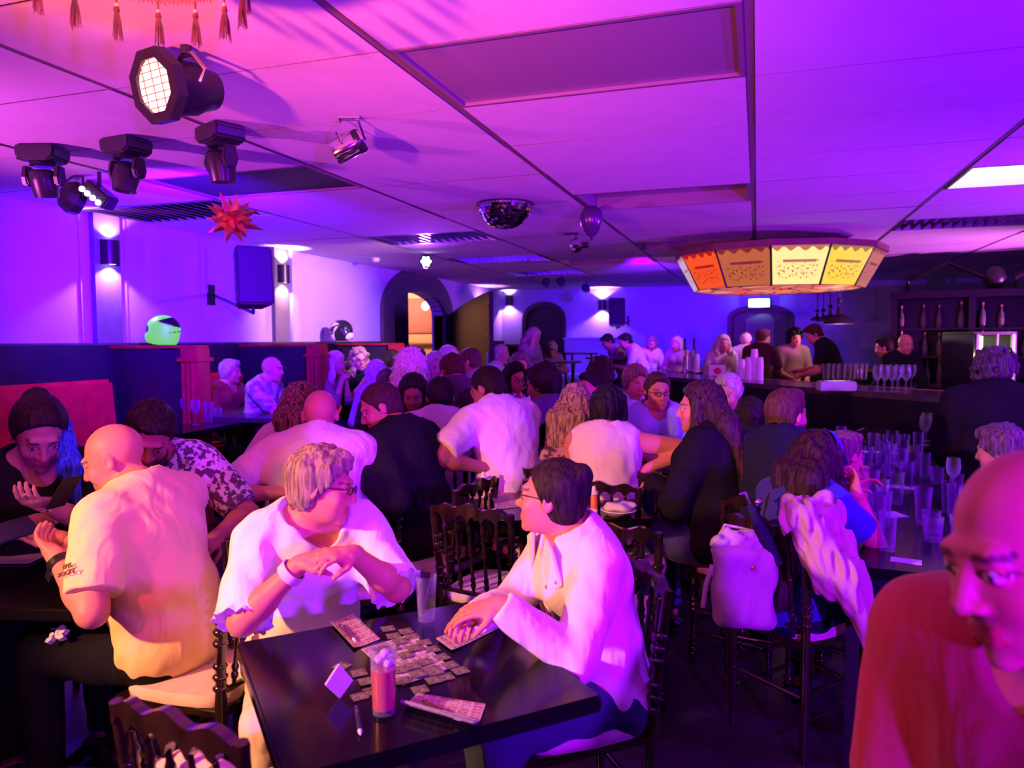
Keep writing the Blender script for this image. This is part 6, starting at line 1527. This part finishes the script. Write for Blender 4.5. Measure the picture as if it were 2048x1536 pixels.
# dark woman with blue strands
e, J = person(76, 798, 2.78, 'dark-haired woman in black with a bright blue hair strand', hd=140, body=140, lean=14, pitch=34, male=False, build=1.1, skin=(.40, .20, .17), hair=('bun', (.015, .010, .012), (.03, .02, .02)), top=((.012, .010, .014),), sleeve=1.6, neck=.10, bottom=((.01, .01, .015),), loose=.02,
   hands={'L': W4(100, 1012, 2.55), 'R': W4(20, 1060, 2.6)}, poles={'L': (-.8, -.2, -1), 'R': (.8, 0, -1)}, hn={'L': ((.5, .5, .3), (.2, 0, 1))}, curl=.6)
bm2 = hairmat((.02, .06, .42), (.05, .15, .8))
H = J['H']; b0 = H(-.072, .0, .03); b1 = b0 + Rv * .045 - U0 * .15 - F0 * .05; b2 = b1 + Rv * .02 - U0 * .15
sdf_obj('blue_hair_strand', [p_cone(b0, b1, .024, .040, .02), p_cone(b1, b2, .040, .014, .02), p_wave(.004, 3, 170, 6, (1, 1, .12))], .006, bm2, e, (), J['root'])
p = np.array(PD(128, 985, 2.48)); t = thing('phone', p, 'small black phone in the hand of the woman with blue strands', 'phone'); MB().box((0, 0, 0), (.07, .14, .009), Matrix.Rotation(hz(110), 3, 'Z') @ Matrix.Rotation(math.radians(50), 3, 'X')).build('case', MT['black'], t, bevel=.003)
chair_for(J, 'dark chair under the woman with blue strands', .12)
# man in the floral shirt
e, J = person(297, 806, 3.05, 'dark-haired man in a floral short-sleeved shirt looking down', hd=158, body=150, lean=24, pitch=42, roll=-10, build=1.12, skin='tan', hair=('short', (.012, .008, .01), (.03, .02, .02)), top=((.66, .60, .60), 'floral', (.10, .05, .09), 42.0), sleeve=.85, neck=.09, loose=.024, wrinkle=.004,
   hands={'L': W4(432, 1075, 2.98), 'R': W4(300, 1075, 2.75)}, poles={'L': (-.8, -.4, -.3), 'R': (1, 0, -1)}, curl=.4, head_off=.02, beard=(.02, .012, .012), bottom=((.012, .011, .015),))
Pm = [p_ell(J['P2'] + J['bf'] * .105 * J['s'] + J['u3'] * -.03, (.055, .035, .20), J['fr'](J['u3']), 0)]
sdf_obj('undershirt', Pm, .008, cloth((.012, .011, .014)), e, (), J['root'])
chair_for(J, 'dark chair under the man in the floral shirt', .12)
# blurred balding man at the right edge
e, J = person(2078, 906, .92, 'balding man in a red shirt close at the right edge, out of focus', hd=-100, body=-118, lean=10, pitch=14, roll=6, build=1.1, skin=(.42, .13, .11), hair=None, top=((.20, .008, .05),), sleeve=.8, loose=.02, h=.0062, seat=.47, size=1.08,
   hands={'R': 'lap', 'L': 'lap'}, neck=.085)
NR = J
# dark-haired woman with a blue headband, her back to the camera
e, J = person(1640, 868, 2.95, 'woman with long dark hair and a blue headband at the crowded table', hd=66, body=55, lean=18, pitch=8, male=False, build=1.02, skin='fair', hair=('long', (.022, .008, .012), (.05, .02, .028), .66), top=((.035, .03, .28),), sleeve=.62, bottom=((.01, .012, .03),), loose=.016,
   hands={'R': W4(1712, 985, 2.85), 'L': W4(1700, 975, 3.15)}, poles={'R': (.15, .35, -1), 'L': (-1, .3, -1)}, hn={'R': ((-.5, .6, .6), (-.5, .3, .5))}, curl=.6)
H = J['H']; mb = MB(); A = []; B_ = []
for k in range(19):
    a = math.pi * (-.08 + 1.16 * k / 18); A.append(H(.092 * math.cos(a), .035, .030 + .105 * math.sin(a) * 1.0) - J['root']); B_.append(H(.096 * math.cos(a), .005, .030 + .108 * math.sin(a)) - J['root'])
mb.strip(A, B_); mb.strip([p * 1.0 + (J['HA'][:, 2] * .003) for p in A], [p + J['HA'][:, 2] * .003 for p in B_]); mb.build('headband', mat('blue_headband', (.06, .10, .55), .6), e, smooth=True)
c = J['P0'] + J['bf'] * .10; cR = chair(c[0], c[1], 58, 'chair of the headband woman, draped with a pale jacket and a white bag')
RJ = J
# pale jacket draped over her chair back
Cd = lambda px, py, d: np.array(PD(px, py, d))
P = [p_cone(Cd(1590, 1020, 2.62), Cd(1662, 1030, 2.72), .05, .055, .03), p_cone(Cd(1600, 1035, 2.55), Cd(1665, 1150, 2.50), .062, .060, .05), p_cone(Cd(1650, 1040, 2.62), Cd(1700, 1160, 2.55), .050, .050, .05), p_cone(Cd(1665, 1150, 2.50), Cd(1735, 1250, 2.44), .060, .034, .04), p_cone(Cd(1700, 1160, 2.55), Cd(1745, 1255, 2.48), .05, .03, .04), p_cone(Cd(1735, 1250, 2.44), Cd(1742, 1292, 2.42), .032, .022, .03)]
P += [p_wave(.010, 77, 75, 6, (1, .6, .22)), p_wave(.006, 78, 130, 6, (1, .6, .25))]
t = thing('draped_jacket', Cd(1650, 1200, 2.5) * [1, 1, 0] + [0, 0, .6], 'pale peach jacket draped over the headband woman\'s chair', 'jacket')
sdf_obj('jacket_body', P, .006, cloth((.44, .28, .26)), t, (), tuple(t.location))
sdf_obj('jacket_collar', [p_cone(Cd(1612, 1012, 2.60), Cd(1650, 992, 2.66), .022, .020, .02), p_cone(Cd(1650, 992, 2.66), Cd(1668, 1060, 2.58), .024, .022, .02), p_wave(.003, 80, 90, 5)], .006, cloth((.48, .32, .30)), t, (), tuple(t.location))
# white handbag with a ruffled scarf in it
t = thing('handbag', Cd(1480, 1255, 2.75), 'white tote bag with a ribbed scarf hanging from the chair', 'bag')
o_ = tuple(t.location)
Rb_ = np.stack([nv(Rv + .1 * F0), nv(F0 - .1 * Rv), U0], 1)
P = [p_box(Cd(1487, 1172, 2.72), (.112, .046, .150), Rb_, .03, 0), p_cone(Cd(1483, 1258, 2.66), Cd(1483, 1225, 2.66), .020, .004, .02, 's'), p_wave(.006, 90, 32, 6), p_wave(.003, 92, 75, 6)]
sdf_obj('bag_body', P, .007, cloth((.46, .36, .38)), t, (), o_)
sdf_obj('ribbed_scarf', [p_cone(Cd(1440, 1085, 2.72), Cd(1500, 1090, 2.72), .030, .038, .03), p_cone(Cd(1450, 1072, 2.75), Cd(1505, 1076, 2.75), .026, .026, .03), p_wave(.006, 91, 130, 3, (1, 1, .1))], .006, cloth((.46, .34, .44)), t, (), o_)
MB().tube([Cd(1425, 1130, 2.72) - o_, Cd(1412, 1170, 2.70) - o_, Cd(1406, 1215, 2.70) - o_], .009, 8).build('strap', cloth((.46, .36, .38)), t, smooth=True)
MB().tube([Cd(1438, 1140, 2.72) - o_, Cd(1425, 1100, 2.74) - o_, Cd(1450, 1050, 2.80) - o_, Cd(1500, 1060, 2.80) - o_, Cd(1525, 1130, 2.74) - o_], .007, 8).build('handle', cloth((.60, .45, .47)), t, smooth=True)
MB().ellipsoid(Cd(1505, 1135, 2.68) - o_, (.012, .012, .012), 8, 6).build('clasp', MT['gold'], t, smooth=True)
# dark folded umbrella hooked on the same chair
t = thing('umbrella', Cd(1520, 1060, 2.7), 'dark folded umbrella hooked on the chair beside the white bag', 'umbrella'); o_ = tuple(t.location)
MB().tube([Cd(1500, 1010, 2.75) - o_, Cd(1530, 1075, 2.70) - o_, Cd(1560, 1130, 2.68) - o_], [.016, .026, .012], 10).build('folded_canopy', cloth((.02, .02, .05)), t, smooth=True)
MB().tube([Cd(1500, 1010, 2.75) - o_, Cd(1490, 985, 2.76) - o_, Cd(1478, 990, 2.76) - o_], .007, 8).build('handle', MT['chrome'], t, smooth=True)
MB().ellipsoid(Cd(1517, 1005, 2.7) - o_, (.014, .014, .014), 8, 6).build('runner', MT['chrome'], t, smooth=True)
# foreground chair with a garment on its seat
cf = PZ(338, 1425, .88); chf = chair(cf[0] + .17, cf[1] + .12, 38, 'empty chair nearest the camera, its waved crest rail at the bottom left')
chf.location = (0, 0, 0)
L_ = np.array(PZ(222, 1388, .885)); R_ = np.array(PZ(452, 1478, .872)); mid = (L_ + R_) / 2; dx_ = (R_ - L_)[:2]; rz_ = math.atan2(dx_[1], dx_[0]); fwd = np.array([-math.sin(rz_), math.cos(rz_)])
pos = mid[:2] + fwd * .222; chf.location = (pos[0], pos[1], 0); chf.rotation_euler = (0, 0, rz_); ks = np.linalg.norm(dx_) / .37; chf.scale = (min(1.1, max(.9, ks)),) * 2 + (1.0,)
t = thing('folded_garment', (pos[0], pos[1], .5), 'crumpled pinkish cloth lying on the nearest chair', 'clothing')
def cw(x, y, z): return np.array([pos[0], pos[1], 0]) + np.array([math.cos(rz_), math.sin(rz_), 0]) * x + np.array([*fwd, 0]) * y + np.array([0, 0, z])
P = [p_ell(cw(0, -.14, .62), (.155, .040, .15), np.stack([cw(1, 0, 0) - cw(0, 0, 0), cw(0, 1, 0) - cw(0, 0, 0), U0], 1), .0), p_ell(cw(.02, .04, .54), (.17, .16, .045), np.stack([cw(1, 0, 0) - cw(0, 0, 0), cw(0, 1, 0) - cw(0, 0, 0), U0], 1), .05), p_cone(cw(.10, .10, .55), cw(.24, .16, .54), .05, .05, .04), p_wave(.010, 55, 45, 5, (1, 1, .5))]
sdf_obj('cloth', P, .008, cloth((.62, .44, .40)), t, (), tuple(t.location))
# ================================================================== THE CROWD
BLK = (.012, .010, .016); DH = (.018, .010, .010); BR = (.07, .035, .02); BL = (.55, .40, .26); PL = (.78, .68, .55); GR = (.40, .36, .36)
def P_(*a, **k): return person(*a, **k)
def crowd(px, py, d, label, ch=None, **k):
    e, J = person(px, py, d, label, **k)
    if ch: chair_for(J, ch, .12)
    return e, J
BOOTH = .62
# booth along the left wall
crowd(462, 722, 6.9, 'grey-haired person in a dark red cardigan on the red booth bench', hd=100, body=112, lean=6, pitch=0, male=False, build=1.1, hair=('crop', (.42, .34, .40), (.62, .52, .60)), top=((.22, .015, .03),), sleeve=2, seat=BOOTH, neck=.10, hands={'R': (.05, .30, .22), 'L': (-.05, .28, .22)})
crowd(545, 714, 6.6, 'bald man in a lilac shirt reaching over the booth table', hd=100, body=105, lean=14, pitch=6, build=1.05, skin='pale', hair=None, top=((.62, .55, .68), 'floral', (.30, .26, .42), 18.0), sleeve=.9, seat=BOOTH, hands={'R': (.02, .50, .34), 'L': (-.08, .42, .26)})
crowd(672, 705, 7.7, 'platinum blonde woman in an olive jacket, hands clasped at her chin', hd=115, body=110, lean=14, pitch=8, male=False, skin='pale', hair=('long', PL, (.9, .82, .7), .26), top=((.30, .20, .18),), sleeve=1.4, seat=BOOTH, hands={'R': 'chin', 'L': 'chin'}, curl=.8)
crowd(718, 700, 8.1, 'older person with long curly hair and glasses, hands raised together', hd=150, body=140, lean=8, pitch=0, male=False, skin='pale', hair=('curlylong', (.26, .16, .12), (.4, .28, .22), .22), top=(BLK,), sleeve=.8, seat=BOOTH, acc=('glasses',), hands={'R': (.02, .30, .44), 'L': (-.02, .30, .44)}, curl=.3)
crowd(787, 702, 8.8, 'dark-haired person in profile beside the big doorway', hd=95, body=100, hair=('long', DH, None, .25), male=False, top=(BLK,), sleeve=2, seat=BOOTH)
crowd(752, 724, 7.2, 'person with short white-blonde hair seen from behind at the booth table', hd=-20, body=-30, hair=('bob', PL, (.9, .82, .7)), male=False, top=((.5, .35, .45),), sleeve=1, seat=.5)
crowd(775, 742, 6.1, 'dark grey-haired person seen from behind in front of the booths', hd=-15, body=-10, hair=('crop', (.10, .07, .08), (.2, .14, .15)), top=((.06, .03, .07),), sleeve=2)
# left-middle group
crowd(640, 782, 3.62, 'bald man with a broad back in a pink-lit pale T-shirt', 'chair of the broad man in the pale pink-lit T-shirt', hd=-10, body=-8, lean=18, pitch=18, build=1.28, belly=1.2, skin='fair', hair=None, top=((.72, .56, .66),), sleeve=.95, wrinkle=.004, loose=.024, hands={'R': (.10, .38, .12), 'L': W4(548, 985, 3.35)}, poles={'R': (1, -.3, -.8), 'L': (-1, -.2, -.6)})
crowd(606, 770, 4.15, 'woman with long dark-to-blonde hair and a pink T-shirt beside the bald man', 'chair of the woman with dark-to-blonde hair', hd=40, body=10, lean=10, pitch=10, male=False, skin='tan', hair=('long', (.045, .02, .015), (.30, .16, .12), .36), top=((.70, .52, .60),), sleeve=.9, hands={'L': W4(545, 900, 4.0), 'R': W4(640, 900, 4.0)}, poles={'L': (-1, -.1, -.8)})
crowd(760, 767, 3.85, 'balding man in a black jacket turned to the left, legs crossed', 'chair of the man in the black jacket', hd=-100, body=-60, lean=16, pitch=26, build=1.15, skin='fair', hair=('buzz', (.06, .03, .025)), top=(BLK,), sleeve=2, loose=.024, bottom=((.012, .02, .06),), hands={'L': W4(700, 930, 3.5), 'R': W4(722, 905, 3.7)}, head_off=.03, feet={'L': (-.55, .25, .30)})
crowd(826, 752, 5.0, 'dark-haired woman in black facing the camera behind the strap-shouldered man', hd=176, body=175, pitch=22, lean=8, male=False, skin='brown', hair=('long', DH, None, .30), top=((.05, .02, .05),), sleeve=2)
e, J = crowd(880, 757, 4.65, 'dark-haired man with a bag strap across his pale back', 'dark chair of the man with the bag strap', hd=-8, body=0, lean=12, pitch=18, build=1.12, skin='tan', hair=('short', DH), top=((.66, .52, .70),), sleeve=.9, loose=.02, hands={'R': (.12, .40, .28), 'L': (-.12, .40, .28)})
fb = J['fr'](J['u3'])[:, 1]; rt_ = J['root']; tk = .112 * 1.12 * J['s'] + .032
sp_ = [J['P3'] - J['br'] * .10 + J['u3'] * .035 + fb * .02 - rt_, J['P3'] - J['br'] * .085 - J['u3'] * .05 - fb * (tk * .80) - rt_, J['P2'] - J['br'] * .02 + J['u3'] * .06 - fb * (tk + .002) - rt_, J['P2'] + J['br'] * .06 - J['u3'] * .06 - fb * (tk + .004) - rt_, J['P1'] + J['br'] * .13 + J['u3'] * .03 - fb * (tk * .75) - rt_]
MB().tube(sp_, .011, 6).build('bag_strap', MT['black'], e, smooth=True)
crowd(975, 735, 4.2, 'young man in a white T-shirt leaning left over the middle table', 'dark chair under the young man in the white T-shirt', hd=-58, body=-38, lean=16, pitch=30, build=1.12, skin='tan', hair=('buzz', DH), top=((.74, .60, .74),), sleeve=.85, loose=.024, wrinkle=.004, hands={'R': W4(935, 880, 4.35), 'L': W4(965, 935, 3.95)}, poles={'L': (-.8, -.2, -.4), 'R': (1, 0, -1)}, size=1.06)
crowd(940, 782, 5.1, 'woman with long dark hair and a purple patterned scarf bent to the left', hd=-70, body=-80, lean=22, pitch=34, male=False, hair=('long', DH, (.06, .03, .04), .30), top=((.45, .35, .62), 'floral', (.10, .05, .20), 16.0), sleeve=2)
# behind them, towards the doorway
crowd(820, 706, 5.8, 'woman with curly white-blonde hair and a striped top seen from behind', 'chair of the curly blonde woman in stripes', hd=-5, body=0, lean=6, male=False, build=1.1, hair=('curlylong', PL, (.92, .85, .78), .18), top=((.75, .70, .72), 'stripe', (.03, .02, .04), 9.0), sleeve=2)
crowd(836, 697, 8.4, 'man in a black cap in front of the lit doorway', hd=175, hair=('short', DH), top=(BLK,), sleeve=2, cap=BLK, size=1.0)
crowd(872, 707, 7.3, 'woman with pale loose hair left of the bending dark-haired man', hd=160, body=160, male=False, skin='pale', hair=('long', BL, PL, .22), top=((.70, .58, .62),), sleeve=1)
crowd(904, 710, 5.9, 'dark red-haired man bending over in a dark top', hd=-30, body=-20, lean=24, pitch=40, hair=('short', (.08, .015, .02)), top=((.07, .02, .07),), sleeve=2, build=1.1)
crowd(897, 696, 7.4, 'person with light blonde hair behind the red-haired man', hd=10, male=False, hair=('bob', PL, (.9, .8, .7)), top=((.75, .70, .68),), sleeve=1)
crowd(938, 697, 7.0, 'man with cropped hair in a beige shirt turned to the left', hd=-75, body=-70, lean=12, pitch=12, skin='fair', hair=('buzz', (.12, .06, .05)), top=((.60, .46, .48),), sleeve=.9)
crowd(1003, 690, 10.0, 'blonde woman with a ponytail in a white top near the dark booth end', hd=85, body=90, male=False, skin='pale', hair=('pony', BL, PL), top=((.72, .62, .64),), sleeve=.8)
crowd(1030, 727, 6.6, 'woman in a white top with sunglasses pushed up into dark hair', hd=150, body=160, pitch=16, lean=10, male=False, hair=('long', DH, None, .2), top=((.75, .66, .70),), sleeve=.8, acc=('glasses',), hands={'R': 'chin', 'L': 'rest'})
crowd(1040, 708, 8.0, 'dim purple-lit person behind the woman with pushed-up sunglasses', hd=170, hair=('bob', (.2, .10, .16)), male=False, top=((.14, .07, .16),), sleeve=2)
crowd(1085, 733, 5.0, 'dark-haired person in a dark purple top turned to the left', 'chair of the dark purple-topped person', hd=-60, body=-35, lean=12, pitch=10, build=1.15, skin='tan', hair=('crop', DH), top=((.10, .05, .14),), sleeve=.9)
# centre-right group
crowd(1152, 772, 4.3, 'woman with long streaked blonde hair seen from behind', 'chair of the streaked blonde woman, with a fur coat over it', hd=12, body=30, lean=8, pitch=8, male=False, hair=('long', (.12, .06, .05), (.48, .30, .24), .42), top=(BLK,), sleeve=0.25, hands={'R': W4(1165, 900, 4.05), 'L': (-.1, .4, .28)}, poles={'R': (1, -.3, -.5)})
crowd(1217, 776, 4.0, 'woman with short black hair in a sleeveless white top seen from behind', 'chair of the short black-haired woman in white', hd=20, body=12, lean=14, pitch=6, male=False, build=1.22, skin='fair', hair=('bob', (.010, .008, .012), (.02, .016, .02)), top=((.76, .62, .74),), sleeve=0, neck=.10, loose=.02, wrinkle=.004, hands={'R': W4(1300, 935, 3.85), 'L': (-.12, .42, .28)}, poles={'R': (1, -.1, -.7)})
crowd(1185, 744, 5.2, 'dark-haired woman with a pale scarf between the streaked blonde and the far tables', hd=-120, body=-130, male=False, hair=('short', DH), top=((.55, .38, .55),), sleeve=1)
crowd(1202, 722, 6.2, 'person with dark curly hair in front of the far tables', hd=10, hair=('curly', DH, (.05, .02, .03)), top=((.30, .14, .22),), sleeve=1)
e, J = crowd(1315, 748, 4.9, 'person with glasses in a lilac-blue T-shirt facing the camera', hd=172, body=178, lean=6, pitch=6, male=False, build=1.12, hair=('short', (.07, .03, .04)), top=((.36, .34, .72),), sleeve=.95, acc=('glasses',), loose=.022, neck=.09, hands={'R': (.10, .34, .24), 'L': (-.10, .34, .24)})
f3 = J['fr'](J['u3']); q = J['P2'] + f3[:, 1] * (.205 * J['s']) - J['u3'] * .05 - J['root']
text3d('NYC', .075, MT['white'], e, tuple(q), Matrix([[-J['br'][i], f3[i, 2], f3[i, 1]] for i in range(3)]).to_euler(), 'shirt_print', .02)
crowd(1272, 734, 5.7, 'person in a flowered blouse beside the glasses wearer', hd=165, body=150, male=False, hair=('crop', (.25, .14, .14)), top=((.62, .56, .72), 'batik', (.16, .10, .30), 16.0), sleeve=1, build=1.1)
crowd(1400, 768, 3.65, 'woman with long dark hair in black turned to the left', 'chair of the long-haired woman in black', hd=-78, body=-50, lean=8, pitch=4, male=False, build=1.18, skin='fair', hair=('long', (.030, .012, .020), (.07, .03, .045), .40), top=(BLK,), sleeve=2, loose=.026, bottom=((.05, .05, .16),), hands={'L': (-.06, .36, .26), 'R': (.06, .38, .26)})
crowd(1456, 752, 5.0, 'grey-haired older woman in a dark top before the bar', hd=-150, body=-145, pitch=12, lean=6, male=False, skin='pale', hair=('crop', (.45, .38, .45), (.6, .52, .6)), top=(BLK,), sleeve=1, bottom=(BLK,), neck=.10, hands={'R': (.06, .3, .2), 'L': (-.06, .3, .3)})
crowd(1575, 781, 3.5, 'bearded man with short hair in a navy T-shirt facing right', 'tall-spindled chair of the bearded man in navy', hd=62, body=28, lean=6, pitch=2, build=1.22, skin='fair', hair=('short', (.10, .045, .035)), top=((.014, .016, .06),), sleeve=1.2, loose=.024, beard=(.10, .05, .04), hands={'R': (.12, .4, .26), 'L': (-.12, .4, .26)})
crowd(1500, 800, 4.4, 'person in black half hidden behind the bearded man', hd=20, hair=('bob', (.03, .015, .02)), male=False, top=((.03, .02, .04),), sleeve=2)
crowd(1690, 866, 3.55, 'woman leaning her chin on her hand at the crowded table', hd=70, body=80, lean=12, pitch=8, male=False, hair=('short', (.18, .10, .10)), top=((.30, .14, .40),), sleeve=.8, hands={'R': 'chin', 'L': (-.1, .36, .28)})
# right edge
crowd(1992, 706, 4.3, 'grey-haired man in black standing at the right edge', hd=60, body=20, lean=6, pitch=14, build=1.2, skin='fair', hair=('curly', (.05, .03, .05), (.12, .08, .11)), top=(BLK,), sleeve=2, loose=.03, stand=True, size=.98)
crowd(2000, 856, 3.4, 'person with greying hair seen behind the blurred man', hd=-40, body=-85, lean=16, hair=('crop', (.10, .05, .08), (.2, .12, .16)), top=((.10, .03, .08),), sleeve=2, build=1.1)
# far tables
crowd(1067, 657, 10.6, 'blonde woman in a striped top standing by the far table', hd=110, body=130, lean=8, pitch=30, male=False, skin='pale', hair=('long', BL, PL, .30), top=((.62, .50, .55), 'stripe', (.10, .05, .08), 12.0), sleeve=1.4, stand=True, size=1.0)
FS = .85
crowd(1103, 687, 11.8, 'person with curly light hair bent over the far table', hd=180, body=175, lean=30, pitch=45, male=False, hair=('curly', (.40, .24, .20), (.6, .42, .36)), top=((.30, .14, .18),), sleeve=2, seat=FS)
crowd(1216, 669, 12.2, 'man in a brown striped shirt bent over the far table', hd=-110, body=-100, lean=26, pitch=40, hair=('short', DH), top=((.55, .40, .36), 'stripe', (.2, .10, .10), 12.0), sleeve=.9, seat=FS, skin='tan')
crowd(1251, 668, 11.6, 'man in a white shirt and pale shorts leaning left at the far table', hd=-95, body=-80, lean=26, pitch=28, hair=('short', DH), top=((.76, .68, .70),), sleeve=1.3, bottom=((.62, .52, .40),), seat=FS, hands={'R': (.1, .45, .2), 'L': (-.1, .45, .2)})
crowd(1303, 674, 11.8, 'woman in a white top facing the camera at the far table', hd=175, pitch=22, lean=14, male=False, hair=('bob', (.20, .11, .10), (.4, .25, .22)), top=((.76, .66, .70),), sleeve=1.2, seat=FS)
crowd(1353, 675, 11.2, 'blonde woman in a brown top and scarf facing left at the far table', hd=-130, body=-150, pitch=10, lean=10, male=False, hair=('bob', BL, PL), top=((.46, .25, .24),), sleeve=1.6, seat=FS)
# behind the bar
crowd(1447, 671, 10.2, 'woman with long blonde hair behind the bar', hd=178, male=False, hair=('long', BL, PL, .30), top=((.60, .46, .56),), sleeve=1.2, stand=True, size=.98)
crowd(1492, 664, 10.4, 'man with a white cap of hair and a pale lilac shirt at the bar', hd=20, body=10, hair=('fringe', PL), skin='tan', top=((.55, .42, .56),), sleeve=.9, stand=True, size=.98)
crowd(1527, 659, 9.9, 'man in a dark red T-shirt facing right behind the bar', hd=75, body=40, hair=('short', (.10, .03, .03)), skin='fair', top=((.06, .012, .022),), sleeve=.9, stand=True, size=.98, hands={'R': (.1, .42, .20), 'L': (-.1, .35, .16)})
crowd(1590, 660, 10.0, 'dark-haired person behind the bending bartender', hd=175, hair=('curly', DH), skin='fair', top=((.30, .14, .16),), sleeve=1, stand=True, size=.98)
crowd(1628, 650, 8.9, 'bartender in a black T-shirt bending over his work', hd=-78, body=-60, lean=22, pitch=34, build=1.08, skin='fair', hair=('short', (.05, .02, .02)), top=(BLK,), sleeve=.75, stand=True, size=.98, hands={'R': (.08, .45, .15), 'L': (-.08, .40, .10)})
crowd(1768, 676, 9.1, 'staff member in black left of the smiling bald one', hd=-60, body=-80, lean=10, pitch=16, hair=('short', DH), skin='fair', top=(BLK,), sleeve=2, stand=True, size=.98)
crowd(1812, 669, 8.7, 'smiling bald staff member in a black sweater behind the bar', hd=178, body=175, hair=None, skin='fair', top=(BLK,), sleeve=2, stand=True, size=.98, hands={'R': (.12, .38, .05), 'L': (-.12, .36, .02)})
# empty chairs seen between the tables
def ch(px, py, d, hd, label): p = PD(px, py, d); return chair(p[0], p[1], hd, label)
def crest(px, py, hd, label, z=.885):
    """empty chair whose crest rail is seen at (px,py)"""
    p = PZ(px, py, z); f = heading_dir(hd); return chair(p[0] + f[0] * .222, p[1] + f[1] * .222, hd, label)
crest(942, 1008, 28, 'empty chair with its back to the camera, left of the dauber table')
crest(1215, 1045, 15, 'empty chair with its back to the camera, right of the jacketed woman')
crest(1262, 940, 195, 'empty chair facing the dauber table from its right far corner')
crest(1733, 858, 188, 'empty chair facing the camera at the far end of the crowded table')
crest(485, 838, 20, 'empty chair before the lilac-shirted man\'s booth table')
crest(722, 962, 170, 'empty chair half hidden behind the grey-haired woman')
# fur coat hanging over the streaked blonde's chair
c = np.array(PD(1142, 930, 4.05)); t = thing('fur_coat', c * [1, 1, 0] + [0, 0, .6], 'mottled brown fur coat hanging over a chair back', 'coat')
sdf_obj('coat_body', [p_cone(PD(1102, 915, 4.05), PD(1180, 918, 4.05), .055, .055, .03), p_cone(PD(1105, 930, 4.05), PD(1105, 1010, 4.05), .06, .07, .05), p_cone(PD(1172, 930, 4.05), PD(1170, 1010, 4.05), .06, .07, .05), p_cone(PD(1140, 930, 4.02), PD(1140, 1010, 4.02), .06, .07, .05), p_wave(.010, 61, 90, 6)], .011, cloth((.10, .045, .035), 'floral', (.42, .26, .22), 26.0), t, (), tuple(t.location))
